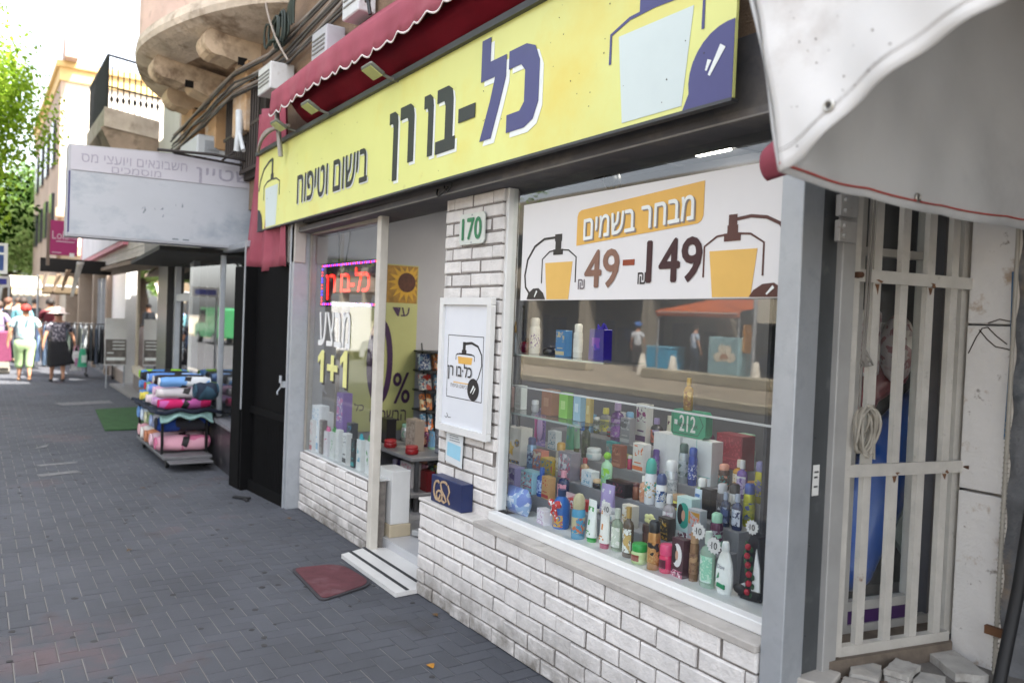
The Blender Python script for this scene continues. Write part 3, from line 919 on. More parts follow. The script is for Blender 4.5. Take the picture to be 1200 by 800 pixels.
tag(k.build('sign_stay', mat('rusty_black_bar', '2a2422', rough=.7, var=.2)), 'thin dark stay bars running along the top of the grey sign box', 'bar')

# ------------------------------------------------------------------ awnings
RED = cloth_mat('red_canvas', 'a25462', .2, var=.14, vscale=3, dirt=('ac6a74', 1.6, .52, .8))
REDD = cloth_mat('red_canvas_back', '7c1426', .12, var=.2, vscale=3)
aw_ = thing('red_awning', 'faded red folding awning with a white scalloped hem above the yellow sign', 'awning', (-4.0, 2.2, 3.3))
AX0, AX1 = -6.72, 4.5
def scal(x):
    return abs(sin((x - AX0) * pi / .175))
k = B()
def awf(u, v):
    x = AX0 + (AX1 - AX0) * u
    if v < .5:
        f = v / .5
        return (x, 2.345 - .345 * f, 3.80 - .33 * f + .012 * sin(x * 3.1))
    f = (v - .5) / .5
    return (x, 2.0 - .012 * f + .008 * sin(x * 21) * f, 3.47 + .012 * sin(x * 3.1) - (.185 + .032 * scal(x)) * f)
k.grid(awf, 640, 6)
k.build('canopy', RED, aw_, solid=.004)
k = B()
def hem(u, v):
    x = AX0 + (AX1 - AX0) * u
    p = awf(u, 1.0)
    return (x, p[1] - .004, p[2] - .002 + .012 * v)
k.grid(hem, 640, 1)
k.build('hem', mat('white_hem', 'c9bfbd', rough=.8, var=.15, vscale=8), aw_, solid=.003)
k = B()
def backf(u, v):
    x = AX0 + .3 + (AX1 - AX0 - .3) * u
    return (x, 2.07 + .20 * sin(v * pi * .5) + .012 * sin(x * 9 + v * 4), 3.34 - .12 * sin(v * pi) - .06 * v + .01 * sin(x * 5))
k.grid(backf, 120, 6)
k.build('folded_canvas', REDD, aw_, solid=.004)
k = B(); k.cone((AX0, 2.05, 3.38), (AX1, 2.05, 3.38), .025, .025, 8); k.cone((AX0 - .02, 2.04, 3.42), (AX0 - .02, 2.10, 2.95), .022, .022, 8)
k.build('front_bar', mat('bar_grey', '9a9894', rough=.5, metal=.4), aw_)
k = B()
def cur(u, v):
    x = -8.12 + .40 * (1 - v) + (1.42 - .57 * (1 - v)) * u
    z = 3.50 - 1.47 * v
    return (x + .03 * sin(v * 5), 2.19 + .030 * sin(u * 17 + v * 1.2) + .012 * sin(u * 41), z + .02 * sin(u * 9) * v)
k.grid(cur, 60, 14)
tag(k.build('red_curtain', RED, None, solid=.004), 'long red canvas curtain hanging behind the left end of the yellow sign', 'curtain')
k = B()
for i in range(5):
    k.box(-7.02 + i * .085, -6.95 + i * .085, 2.20 + .008 * (i % 2), 2.30, 2.07, 2.60)
tag(k.build('shutter_box', mat('cream_metal', 'aba69e', rough=.5, var=.1, vscale=5, dirt=('7d766c', 8, .6, .8)), None, bevel=.006), 'ribbed cream metal shutter casing under the left end of the yellow sign', 'shutter casing')
# loose end of a red awning beside the white tarpaulin
k = B()
def rb(u, v):
    a = -1.3 + 2.2 * v
    return (-1.565 + .11 * u, 1.93 - .05 * cos(a), 2.14 + .05 * sin(a) + .05 * v * u + .015 * u)
k.grid(rb, 8, 8)
tag(k.build('red_awning_end', RED, None, solid=.006), 'short rolled end of red canvas beside the corner of the white tarpaulin', 'awning')

# white tarpaulin in the foreground
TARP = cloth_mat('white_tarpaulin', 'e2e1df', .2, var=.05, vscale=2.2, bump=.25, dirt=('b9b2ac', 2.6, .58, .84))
TARP_SHADE = cloth_mat('shaded_tarpaulin', 'c6c6c5', .26, var=.06, vscale=3., bump=.2, dirt=('a3a2a2', 1.2, .5, .8))  # same white sheet, greyed in its colour for the shade underneath
tp = thing('tarpaulin_awning', 'large white tarpaulin awning with metal eyelets and a red stitched hem', 'awning', (-.6, 2.2, 2.0))
C0 = Vector((-1.192, 1.50, 2.012))
k = B()
edge = [(-1.192, 2.012), (-1.16, 2.022), (-1.125, 2.040), (-1.09, 2.064), (-1.05, 2.094), (-1.01, 2.122), (-.97, 2.148), (-.92, 2.172), (-.88, 2.190), (-.83, 2.212), (-.77, 2.232), (-.70, 2.252), (-.55, 2.285), (-.3, 2.33)]
def elow(x):
    for i in range(len(edge) - 1):
        if edge[i][0] <= x <= edge[i + 1][0]:
            f = (x - edge[i][0]) / (edge[i + 1][0] - edge[i][0])
            return edge[i][1] * (1 - f) + edge[i + 1][1] * f
    return edge[-1][1]
def flap(u, v):
    xb = -1.192 + .9 * u
    zb = elow(xb)
    xt = -1.49 + 1.24 * u; zt = 2.85
    x = xb * (1 - v) + xt * v; z = zb * (1 - v) + zt * v
    # the left edge bows inwards slightly
    x += .05 * sin(pi * v) * (1 - u)
    y = 1.50 + .007 * sin(u * 38 + v * 11) * math.exp(-5 * v) + .006 * sin(u * 5 - v * 26) * v * (1 - u) + .022 * sin(u * 7 + v * 3) * v + .012 * sin(u * 16 - v * 5) * min(1, v * 3) - .03 * u * (1 - v) + .03 * v * v
    return (x, y, z)
k.grid(flap, 60, 30)
k.build('front_flap', TARP, tp, solid=.0025)
k = B()
def hemf(u, v):
    x, y, z = flap(u, v * .040 / .85)
    return (x, y - .0022, z)
k.tube([Vector(flap(i / 80, .052)) + Vector((0, -.0016, 0)) for i in range(81)], .0009, 4); k.tube([Vector(flap(i / 80, .060)) + Vector((0, -.0016, 0)) for i in range(81)], .0007, 4)
k.build('flap_seam', mat('seam_thread', '9a9692', rough=.9, var=.2), tp)
k = B()
def side(u, v):
    y = 1.50 + 2.0 * u
    zb = 2.012 - .012 * u - .018 * sin(u * pi * 1.5) - .010 * abs(sin(u * 18)) * (1 - u)
    zt = 2.86 + .75 * u
    z = zb + (zt - zb) * v
    x = -1.195 - .26 * v * (1 - u) ** 2 + .028 * sin(u * 9 + v * 2.3) * v + .010 * sin(u * 31 + v * 6) * (1 - abs(v - .3)) + .012 * sin(u * 17 - v * 9) * v + .014 * sin(u * 24 + v * 5) * (1 - v) ** 2 * min(1, v * 8) + .006 * sin(u * 52 - v * 14) * (1 - v) ** 2 * min(1, v * 8)
    return (x, y, z)
k.grid(side, 200, 50)
k.build('side_sheet', TARP_SHADE, tp, solid=.0025)
k = B()
k.tube([Vector(side(u, .022)) + Vector((.006, 0, 0)) for u in [i / 90 for i in range(91)]], .0026, 5)
k.build('red_stitching', mat('red_thread', 'a8362a', rough=.8, var=.2), tp)
k = B()
def grom(c, nrm, r=.0125):
    q = Vector(nrm).to_track_quat('Z', 'Y')
    pts = [Vector(c) + q @ Vector((r * cos(2 * pi * i / 18), r * sin(2 * pi * i / 18), 0)) for i in range(18)]
    k.tube(pts, r * .34, 8, closed=True)
gx = None
grom(Vector(flap(.145, .062)) + Vector((0, -.006, 0)), (0, -1, 0), .0105)
k.build('eyelet', mat('nickel', 'b9b6ae', rough=.3, metal=1., var=.1), tp); k = B()
grom(Vector(side(.275, .03)) + Vector((.007, 0, 0)), (1, 0, 0), .0095)
k.build('eyelet', mat('nickel', 'b9b6ae', rough=.3, metal=1., var=.1), tp)
k = B()
for c in (Vector(flap(.145, .062)) + Vector((0, -.0042, 0)),):
    k.cone(c, c + Vector((0, -.0006, 0)), .0072, .0072, 16)
k.build('eyelet_hole', mat('hole_dark', '3a3836', var=0), tp); k = B()
c = Vector(side(.275, .03)) + Vector((.0045, 0, 0)); k.cone(c, c + Vector((.0006, 0, 0)), .0065, .0065, 16)
k.build('eyelet_hole', mat('hole_dark', '3a3836', var=0), tp)
k = B()
def roof(u, v):
    x = -1.45 + 4.2 * u
    p0 = Vector((x, 1.53, 2.85)); p1 = Vector((x + .25 * (1 - u), 3.5, 3.61))
    p = p0.lerp(p1, v); p.z += .03 * sin(u * 14) * sin(v * pi) - .05 * sin(v * pi)
    return p
k.grid(roof, 40, 16)
k.build('roof_sheet', TARP_SHADE, tp, solid=.003)
k = B()
for i in range(30):
    u = RND.betavariate(1.5, 3); v = RND.uniform(.03, .5); c = Vector(flap(u * .6, v)) + Vector((0, -.0022, 0)); r = RND.uniform(.0006, .0019)
    k.prism([(r * cos(a), r * 1.1 * sin(a)) for a in [j * pi / 4 for j in range(8)]], (c, Vector((1, 0, 0)), Vector((0, 0, 1))), -.001, .0012)
k.build('mould_spot', mat('mould', '6f6660', rough=1, var=0), tp)

# ------------------------------------------------------------------ barred side window at the right
GP = Vector((-1.695, 2.53, 0)); GD = Vector((.115, .575, 0)).normalized(); GL = .60
def gpt(s_, off=0., z=0.):       # point along the grille, off = towards the street side (+x)
    n_ = Vector((GD.y, -GD.x, 0))
    p = GP + GD * s_ + n_ * off
    return Vector((p.x, p.y, z))
GANG = math.atan2(GD.y, GD.x)
GM = mat('grille_paint', 'b4b0a8', rough=.55, var=.12, vscale=10, bump=.3, bscale=60, dirt=('6a4529', 7., .66, .72), dirt2=('8f8b82', 26, .62, .76))
gr = thing('window_grille', 'cream painted steel bar grille with rust spots over the side window', 'grille', gpt(.3, 0, .5))
k = B(); k.rect(-.015, .035, .52, 2.42, fD(*gpt(0, -.015), GANG), -.0, .03); k.rect(.03, GL - .03, .515, .55, fD(*gpt(0, -.02), GANG), 0, .03)
k.build('frame', GM, gr, bevel=.003)
bars = B()
for s_ in (.125, .255, .385, .505):
    bars = B(); bars.rect(s_ - .018, s_ + .018, .545, 2.42, fD(*gpt(0), GANG), -.016, .006)
    bars.build('bar', GM, gr, bevel=.002)
bars = B(); bars.rect(.565, .61, .53, 2.42, fD(*gpt(0), GANG), -.05, -.01); bars.build('bar', GM, gr, bevel=.002)
for z in (1.175, 1.86):
    k = B(); k.rect(-.01, .60 if z < 1.5 else .70, z - .022, z + .022, fD(*gpt(0), GANG), .007, .017)
    ch = k.build('crossbar', GM, gr, bevel=.002)
    for s_ in ((.255, .505) if z < 1.5 else (.125, .385)):
        k = B(); n_ = RND.randint(7, 10); rr = RND.uniform(.007, .015)
        k.prism([(s_ + RND.uniform(-.008, .008) + rr * RND.uniform(.6, 1.1) * cos(a), z - .016 + rr * RND.uniform(.5, 1.0) * .8 * sin(a)) for a in [i * 2 * pi / n_ for i in range(n_)]], fD(*gpt(0), GANG), .0172, .0178)
        k.prism([(s_ - .012, z - .026), (s_ + .01, z - .026), (s_ + .004, z - .026 - RND.uniform(.012, .04)), (s_ - .003, z - .026 - RND.uniform(.01, .03))], fD(*gpt(0), GANG), .0062, .0067)
        k.build('rust_stain', mat('rust', '6b4a33', rough=.95, var=.4, vscale=60), ch)
    k = B(); c = gpt(.02 if z > 1.5 else .595, .02, z); k.cone(c, c + Vector((.02, -.004, 0)), .011, .009, 8)
    if z > 1.5:
        k.obox(gpt(.015, .022, z), (.02, .03, .02), rz=GANG)
        c = gpt(.665, .018, z); k.cone(c, c + Vector((.006, 0, 0)), .008, .008, 8)
    k.build('bolt', mat('rusty_bolt', '553a2a', rough=.8, metal=.3, var=.3), ch)
k = B(); k.box(-1.70, -1.672, 2.455, 2.53, .47, 2.42)
k.build('jamb', mat('jamb_grey', '9b9a97', rough=.5, var=.1, vscale=6), gr, bevel=.003)
for z in (2.085, 2.0):
    k = B(); k.box(-1.676, -1.655, 2.405, 2.50, z - .036, z + .036)
    for dz in (-.018, .018):
        k.cone((-1.655, 2.43, z + dz), (-1.647, 2.43, z + dz), .010, .008, 8)
    k.build('hinge', mat('hinge_paint', '9f9d99', rough=.5, var=.15, dirt=('6e5a44', 30, .6, .8)), gr, bevel=.002)
# the window behind it belongs to the shop
sw = B()
for (a, b2, c_, d_) in ((.18, .23, .52, 2.45), (.53, .57, .636, 2.45), (.23, .57, .60, .635), (.23, .53, 1.955, 1.985), (.0, .75, .50, .545)):
    sw.rect(a, b2, c_, d_, fD(*gpt(0, -.19), GANG), 0, .035)
swf = sw.build('window_frame', mat('side_frame', 'a5a39e', rough=.5, var=.1, vscale=8), shop, bevel=.003)
k = B(); k.rect(.23, .53, .636, 2.45, fD(*gpt(0, -.185), GANG), .0, .005); k.build('window_glass', glass_mat('side_glass', .7), shop)
k = B(); k.rect(.20, .57, .545, .599, fD(*gpt(0, -.185), GANG), 0, .02); k.build('violet_strip', mat('violet_paint', '3c1d52', rough=.5, var=.15), shop)
k = B(); k.prism([tuple(gpt(-.05, .03))[:2], tuple(gpt(.565, .03))[:2], tuple(gpt(.72, -.17))[:2], tuple(gpt(-.05, -.17))[:2]], fZ(0, 0, 0), .40, .515); k.build('sill', mat('rotten_sill', '6a5f54', rough=.95, var=.3, vscale=12), shop)
k = B(); k.rect(.66, .80, .5, 2.5, fD(*gpt(0, -.22), GANG), 0, .05); k.build('reveal', mat('reveal_grey', '5d5d60', rough=.9, var=.1), shop)
bx = thing('inflatable', 'blue inflatable beach toy behind the barred side window', 'inflatable', (-2.05, 2.98, .6))
k = B(); k.tube([(-1.98, 3.05, .70), (-1.98, 3.16, .94), (-1.98, 3.34, 1.17), (-1.97, 3.54, 1.34)], [.10, .13, .13, .10], 18); k.ellipsoid((-1.97, 3.55, 1.345), (.10, .10, .10)); k.ellipsoid((-1.98, 3.045, .69), (.10, .10, .10))
k.build('body', mat('blue_vinyl', '1f4f9e', rough=.3, var=.06), bx)
k = B(); k.tube([(-2.10, 2.98, .95), (-2.12, 3.10, 1.2), (-2.12, 3.28, 1.42), (-2.10, 3.5, 1.5)], [.08, .10, .10, .08], 14); k.build('red_panel', mat('red_vinyl', '7a1f2b', rough=.35, var=.1), bx)
k = B(); k.prism([(3.16, .84), (3.40, .60), (3.50, .98), (3.40, 1.12)], fX(-1.86, 0, 0), -.02, 0)
tag(k.build('clear_packet', mat('clear_film', '8f9c98', rough=.12, var=.15, vscale=12), None, bevel=.01), 'pale clear plastic packet leaning on the blue inflatable behind the bars', 'packet')
k = B(); k.obox((-2.04, 3.18, 1.62), (.1, .12, .28), rz=.3); k.ellipsoid((-2.0, 3.36, 1.60), (.07, .09, .15))
tag(k.build('wrapped_doll', print_mat('b9aeb0', '8f5d66', 'd8d2cc', 16), None, bevel=.01), 'wrapped pale goods in crinkled film above the blue inflatable behind the bars', 'packet')
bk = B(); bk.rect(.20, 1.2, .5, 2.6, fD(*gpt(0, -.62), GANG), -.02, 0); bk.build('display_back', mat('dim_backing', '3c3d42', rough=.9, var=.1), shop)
# rope and cable coil on the bars
k = B(); k.tube([gpt(.07, .02, 2.4), gpt(.062, .022, 2.0), gpt(.055, .024, 1.6), gpt(.05, .025, 1.40)], .0045, 6); k.tube([gpt(.085, .02, 2.4), gpt(.075, .022, 1.9), gpt(.06, .026, 1.56), gpt(.045, .03, 1.53), gpt(.052, .024, 1.42)], .004, 6)
for i in range(6):
    k.tube([gpt(.055 + .006 * (i % 3), .025, 1.58 + .004 * i), gpt(.035 + .012 * i, .035, 1.555 + .012 * sin(i * 2)), gpt(.06 + .008 * (i % 2), .03, 1.545)], .004, 5)
tag(k.build('grey_rope', mat('grey_rope', '77736d', rough=.9, var=.2), None), 'thin grey cord hanging down the left bars of the window grille', 'rope')
k = B()
for i in range(8):
    r1 = .036 + RND.uniform(-.009, .009); r2 = .082 + RND.uniform(-.015, .012)
    ph = RND.uniform(-.3, .3)
    k.tube([gpt(.055 + r1 * cos(a + ph) + .01 * i * .3, .03 + .006 * i * .5 + .01 * sin(a * 2 + i), 1.32 + r2 * sin(a)) for a in [j * pi / 9 for j in range(18)]], .0052, 6, closed=True)
k.tube([gpt(.03, .05, 1.36), gpt(.06, .06, 1.40), gpt(.10, .05, 1.37), gpt(.105, .045, 1.24)], .006, 6); k.tube([gpt(.02, .05, 1.28), gpt(.03, .055, 1.37), gpt(.09, .05, 1.41), gpt(.115, .04, 1.22)], .005, 6)
tag(k.build('cable_coil', mat('old_cable', '9a9488', rough=.75, var=.2, vscale=20), None), 'coil of old grey cable tied to the left bar of the window grille', 'cable coil')
# marble pilaster, stone wall, stone base
mw = thing('marble_pilaster', 'cracked white marble pilaster right of the barred window', 'pilaster', (-1.49, 3.14, .45))
MB_ = mat('marble', 'c9c6c2', rough=.6, var=.09, vscale=4, bump=.5, bscale=40, dirt=('a08d7a', 6., .58, .66), dirt2=('6f665d', 16, .63, .70))
for (z0, z1) in ((.44, 1.085), (1.095, 1.705), (1.712, 2.6)):
    k = B(); k.box(-1.575, -1.412, 3.10, 3.3, z0, z1); k.build('slab', MB_, mw, bevel=.004)
k = B()
for P_ in ([(-1.565, 1.60), (-1.54, 1.66), (-1.52, 1.695), (-1.50, 1.70)], [(-1.53, 1.69), (-1.50, 1.655), (-1.47, 1.63), (-1.44, 1.625), (-1.415, 1.62)], [(-1.50, 1.70), (-1.47, 1.67), (-1.43, 1.64)], [(-1.50, 1.715), (-1.46, 1.73), (-1.42, 1.722)]):
    k.stroke(P_, .0045, fY(0, 3.0995, 0), 0, .0006)
k.build('crack', mat('crack', '3d332b', rough=1, var=0), mw)
sw_ = thing('stone_wall', 'rough grey stone wall at the right edge with a thin conduit', 'wall', (-.4, 3.2, 0))
k = B()
def rough(u, v):
    x = -1.405 + 3.4 * u; z = 3.4 * v
    return (x, 3.108 + .018 * min(1, u * 12) + .018 * min(1, u * 12) * sin(x * 23 + z * 5) * sin(z * 19 - x * 7) + .012 * sin(x * 61 + z * 31), z)
k.grid(rough, 90, 90)
k.build('facing', mat('rough_stone', '6d6e70', rough=.95, var=.3, vscale=5, bump=1., bscale=30, dirt=('8c7f72', 3.2, .56, .66), dirt2=('4e5356', 6, .55, .7)), sw_)
k = B(); k.tube([(-1.398, 3.07, .0), (-1.40, 3.07, .6), (-1.398, 3.07, 1.5), (-1.402, 3.07, 2.6)], .008, 8)
for i in range(60):
    k.tube([(-1.3985 + .0095 * cos(a), 3.07 + .0095 * sin(a), .3 + i * .018) for a in [j * pi / 4 for j in range(8)]], .002, 4, closed=True)
k.build('conduit', mat('conduit', '8f8a80', rough=.6, var=.15), sw_)
k = B(); k.box(-1.43, -1.37, 3.045, 3.065, .60, .63); k.build('clip', mat('rust_clip', '6b4a32', rough=.8, metal=.3, var=.3), sw_)
k = B(); k.tube([(-1.30, 2.7, .1), (-1.33, 2.95, .45), (-1.325, 3.05, .8), (-1.31, 3.08, 1.1)], .022, 8)
tag(k.build('black_hose', mat('black_rubber', '141416', rough=.6, var=.2), None), 'thick black hose against the stone wall at the right edge', 'hose')
k = B(); k.tube([(-1.415, 3.085, 1.9), (-1.405, 3.08, 1.6), (-1.412, 3.085, 1.3)], .006, 6)
tag(k.build('blue_wire', mat('blue_wire', '2c5a80', rough=.6), None), 'short blue wire beside the marble pilaster', 'wire')
st = thing('stone_ledge', 'low rough stone ledge under the barred window', 'ledge', (-1.5, 2.8, 0))
k = B(); k.prism([(-1.69, 2.37), (-1.20, 2.42), (-1.15, 3.12), (-1.72, 3.12)], fZ(0, 0, 0), 0, .455); k.build('base', mat('base_stone', '6f6b66', rough=.95, var=.25, vscale=8, bump=.8, bscale=40), st, bevel=.01)
k = B()
for i in range(3):
    k.obox((-1.665 + i * .115, 2.425 + .05 * i, .463 - .01 * i), (.11, .15, .05), rz=.35 + .1 * i)
k.build('edge_stone', mat('edge_marble', 'b1aca4', rough=.8, var=.2, vscale=10, dirt=('7f766c', 9, .55, .75)), st, bevel=.004)
SLB = mat('broken_slab', 'a9a6a0', rough=.85, var=.2, vscale=9, bump=.6, bscale=40, dirt=('77716a', 7, .52, .75))
slabs = [('broken pale stone slab with layered edge lying below the left bars', (-1.615, 2.62, .487), (.10, .14, .045), .5, 2),
         ('thick broken stone slab tilted at the middle of the stone base', (-1.545, 2.73, .50), (.085, .14, .06), .25, 2),
         ('long flat stone slab at the foot of the marble pilaster', (-1.49, 2.98, .487), (.12, .22, .045), 1.0, 1),
         ('pale flat stone slab in front of the long slab near the pilaster', (-1.465, 2.76, .478), (.11, .13, .03), .6, 1)]
for lb_, c, sz, rz, ly in slabs:
    k = B()
    for i in range(ly):
        n_ = 16
        pts = []
        for j in range(n_):
            a = 2 * pi * j / n_
            q = max(abs(cos(a)), abs(sin(a)))
            pts.append((cos(a) / q * sz[0] / 2 * RND.uniform(.90, 1.04), sin(a) / q * sz[1] / 2 * RND.uniform(.90, 1.04)))
        ca, sa = cos(rz), sin(rz)
        pts = [(c[0] + p[0] * ca - p[1] * sa, c[1] + p[0] * sa + p[1] * ca) for p in pts]
        k.prism(pts, fZ(0, 0, 0), .456 + i * sz[2] * .7 / ly + .001, .456 + (i + 1) * sz[2] * .7 / ly - .001)
    tag(k.build('stone_slab', SLB, None, bevel=.004), lb_, 'stone slab', 'broken stone slabs on the ledge')
k = B()
for i in range(22):
    c = Vector((-1.66 + RND.uniform(0, .1), 2.52 + RND.uniform(-.04, .08), .459))
    a = RND.uniform(0, pi); l_ = RND.uniform(.02, .05)
    k.tube([c, c + Vector((cos(a) * l_, sin(a) * l_, RND.uniform(0, .012)))], .0018, 4)
tag(k.build('dry_twigs', mat('twig', '5a3f2c', rough=.9, var=.2), None), 'small heap of dry brown twigs by the foot of the grille', 'twigs')

# ------------------------------------------------------------------ things fixed to the wall
CAB = mat('cable_sheath', '4a4744', rough=.7, var=.25, vscale=6)
CABL = mat('cable_sheath_pale', '8a8078', rough=.7, var=.2, vscale=6)
for i in range(9):
    z0 = 4.18 - i * .035; k = B()
    P_ = [(-5.9, 2.31, z0 + .10 + RND.uniform(-.03, .03))]
    for j in range(9):
        x = -6.6 - j * .62
        P_.append((x, 2.30 - (i % 3) * .018 - (.14 if x < -8. else 0), z0 - .03 * j + .012 * sin(j * 1.7 + i * 2) - (.04 if j % 2 else 0) * (i % 2)))
    k.tube(P_, .011 + .006 * (i % 3 == 0), 6)
    tag(k.build('wall_cable', CAB if i % 3 else CABL, None), 'cable in the sagging bundle that runs along the wall below the round balcony', 'cable', 'cables in the bundle along the wall')
k = B()
for i in range(9):
    r1, r2 = RND.uniform(.10, .20), RND.uniform(.09, .16); cx = -7.35 + RND.uniform(-.12, .12)
    k.tube([(cx + r1 * cos(a), 2.27 - .012 * i, 4.17 + r2 * sin(a) + .04 * sin(3 * a)) for a in [j * pi / 8 for j in range(16)]], .011, 5, closed=True)
for i in range(5):
    k.tube(bez((-7.2 + .06 * i, 2.24, 4.15), (-6.9, 2.2, 4.6 + .05 * i), (-6.55 + .05 * i, 2.27, 4.25 + .08 * i), 8), .012, 5)
tag(k.build('cable_tangle', mat('tangle_sheath', '2f3a34', rough=.6, var=.4, vscale=5), None), 'dark tangle of looped cables on the wall beside the round balcony', 'cables')
k = B(); k.tube(bez((-7.75, 2.2, 5.1), (-7.6, 2.1, 4.4), (-6.95, 2.2, 3.82), 14), .010, 6)
tag(k.build('wall_pipe', mat('pale_pipe', '8d8378', rough=.6), None), 'thin pale pipe hanging in front of the wall cables', 'pipe')
def wallbox(lb_, x0, x1, z0, z1, y0, col, fins=True, pipe=False):
    t = thing('meter_box', lb_, 'meter box', ((x0 + x1) / 2, 2.33, z0))
    k = B(); k.box(x0, x1, y0, 2.335, z0, z1); k.build('case', mat('box_paint', col, rough=.5, var=.08, vscale=8, dirt=('8d8578', 10, .62, .8)), t, bevel=.008)
    k = B()
    for i in range(4):
        zz = z0 + (z1 - z0) * (.25 + .14 * i)
        k.box(x0 + .03, x1 - .03, y0 - .006, y0 + .004, zz, zz + .012)
    k.build('louvre', mat('box_slot', '70706e', rough=.6), t)
    return t
wallbox('white louvred box on the wall above the red awning end', -7.55, -7.18, 3.62, 3.86, 2.12, 'c3c3c2')
wallbox('grey meter box on the wall left of the cable conduit above the awning', -6.30, -5.98, 3.62, 3.86, 2.18, 'a9aab0')
t = wallbox('tall white meter box high on the wall above the red awning', -5.72, -5.42, 3.80, 4.12, 2.2, 'c5c7ca')
k = B(); k.tube(bez((-5.44, 2.2, 4.1), (-5.30, 2.16, 4.35), (-5.25, 2.2, 3.8), 10), .022, 6); k.tube(bez((-5.5, 2.2, 4.1), (-5.33, 2.12, 4.42), (-5.2, 2.2, 3.7), 10), .014, 6); k.build('cable_loop', BLACKP, t)
ac = thing('air_conditioner', 'pale grey air conditioner box on the wall behind the top of the grey sign', 'air conditioner', (-10.0, 2.1, 3.36))
k = B(); k.box(-10.4, -9.5, 2.02, 2.35, 3.30, 3.60); k.build('case', mat('ac_case', 'b4b7b8', rough=.5, var=.06, vscale=4), ac, bevel=.015)
k = B(); k.box(-9.502, -9.49, 2.10, 2.26, 3.38, 3.54); k.box(-9.495, -9.48, 2.13, 2.23, 3.44, 3.47); k.build('side_grip', mat('ac_grip', '8f9294', rough=.5), ac)
wg = thing('balcony_grille', 'dark iron bar grille on the wall between the air conditioner and the red curtain', 'grille', (-8.4, 2.3, 3.2))
k = B()
for i in range(15):
    x = -9.2 + i * .085
    k.cone((x, 2.26, 3.05), (x, 2.26, 3.95), .012, .012, 6)
k.box(-9.3, -7.9, 2.25, 2.27, 3.06, 3.09); k.box(-9.3, -7.9, 2.25, 2.27, 3.5, 3.53)
k.build('bars', mat('iron_brown', '3a322d', rough=.7, var=.2), wg)
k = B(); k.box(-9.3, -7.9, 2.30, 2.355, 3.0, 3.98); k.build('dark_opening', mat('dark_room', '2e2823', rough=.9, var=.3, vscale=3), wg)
k = B(); k.tube([(-8.35, 2.16, 3.25), (-8.3, 2.16, 3.45), (-8.4, 2.18, 3.66)], .035, 10); k.tube([(-8.12, 2.16, 3.22), (-8.3, 2.16, 3.44)], .022, 8)
tag(k.build('drain_pipe', mat('white_pipe', 'bfc3c4', rough=.5, var=.1), None), 'forked white drain pipe in front of the dark iron grille', 'pipe')
FL = [(-4.62, 'floodlight on top of the yellow sign near its middle, next to the red awning'), (-5.72, 'floodlight on top of the yellow sign left of its middle'), (-6.45, 'floodlight at the left end of the yellow sign')]
for n_, (x, lb_) in enumerate(FL):
    t = thing('floodlight', lb_, 'floodlight', (x, 1.98, 3.13), 0, 'floodlights on the yellow sign')
    k = B(); k.obox((x, 1.985, 3.14), (.15, .11, .026), rx=-.5); k.build('housing', mat('lamp_grey', '6d6f66', rough=.5, metal=.3, var=.2), t, bevel=.008)
    k = B(); k.obox((x, 1.980, 3.126), (.13, .09, .006), rx=-.5); k.build('lamp_glass', mat('sign_tinted_lens', 'b9bd7a', rough=.25, var=.1), t)  # yellow-green of the sign's reflection is put into the lens colour
    k = B(); k.tube([(x, 2.01, 3.145), (x, 2.09, 3.12), (x + .02, 2.2, 3.10)], .011, 6); k.build('arm', mat('lamp_arm', '8a8a86', rough=.5, metal=.5), t)
k = B()
for i in range(3):
    k.tube(bez((-6.4 - i * .1, 2.05, 3.14), (-6.9, 1.98, 3.2 + .02 * i), (-7.4, 2.1, 3.09), 8), .014, 5)
tag(k.build('sign_cable', CABL, None), 'loose cables lying on the left end of the yellow sign', 'cable')
k = B(); k.tube(bez((-4.18, 2.225, 2.40), (-4.15, 2.19, 2.31), (-4.05, 2.22, 2.40), 8), .006, 5); k.tube(bez((-4.10, 2.225, 2.41), (-4.02, 2.2, 2.33), (-4.0, 2.22, 2.42), 8), .005, 5)
tag(k.build('beam_wire', BLACKP, None), 'small loop of black wire on the dark beam under the yellow sign', 'wire')

# ------------------------------------------------------------------ neighbouring shop along the street
DULLB = mat('dull_black_paint', '0c0c0d', rough=.85, var=.25, vscale=7, spec=.12)
ns = thing('neighbour_shop', 'next shop along the pavement with a black doorway and large reflecting windows', 'shop', (-11.0, 2.3, 0))
k = B(); k.wall((-7.78, 2.03), (-7.56, 2.05), 0, 2.06, .25); k.wall((-7.53, 2.055), (-7.50, 2.058), 0, 2.06, .2); k.box(-7.78, -6.63, 2.36, 2.40, 0, 2.9); k.build('black_column', DULLB, ns, bevel=.004)  # the wide rear sheet is a dark fill put in for shade
k = B(); k.wall((-7.50, 2.16), (-6.63, 2.24), .02, 2.05, .06)
k.wall((-7.50, 2.125), (-6.63, 2.205), .72, .78, .034); k.wall((-7.50, 2.125), (-6.63, 2.205), .0, .10, .034)
for i in range(20):
    f = i / 20; x = -7.36 + .66 * f; y = 2.138 + .06 * f
    k.wall((x, y), (x + .018, y + .0016), .10, .72, .03)
k.build('black_door', DULLB, ns)
k = B(); k.wall((-7.515, 2.04), (-7.50, 2.041), .75, 2.3, .01); k.build('edge_highlight', GALV, ns)  # pale strip put in as the highlight along the column's edge
k = B(); k.wall((-10.45, 2.23), (-7.78, 2.12), 0, .46, .25)
k.build('plinth', mat('dark_slate', '2d2c30', rough=.4, var=.5, vscale=4, dirt=('66625f', 3.5, .56, .66)), ns)
k = B(); k.wall((-10.45, 2.20), (-7.78, 2.09), .462, .50, .20); k.build('window_ledge', mat('ledge_grey', '76767a', rough=.5, var=.15), ns)
k = B(); k.wall((-10.45, 2.19), (-7.78, 2.24), .50, 2.3, .006); k.build('window_glass', glass_mat('neighbour_glass', 1.5), ns)
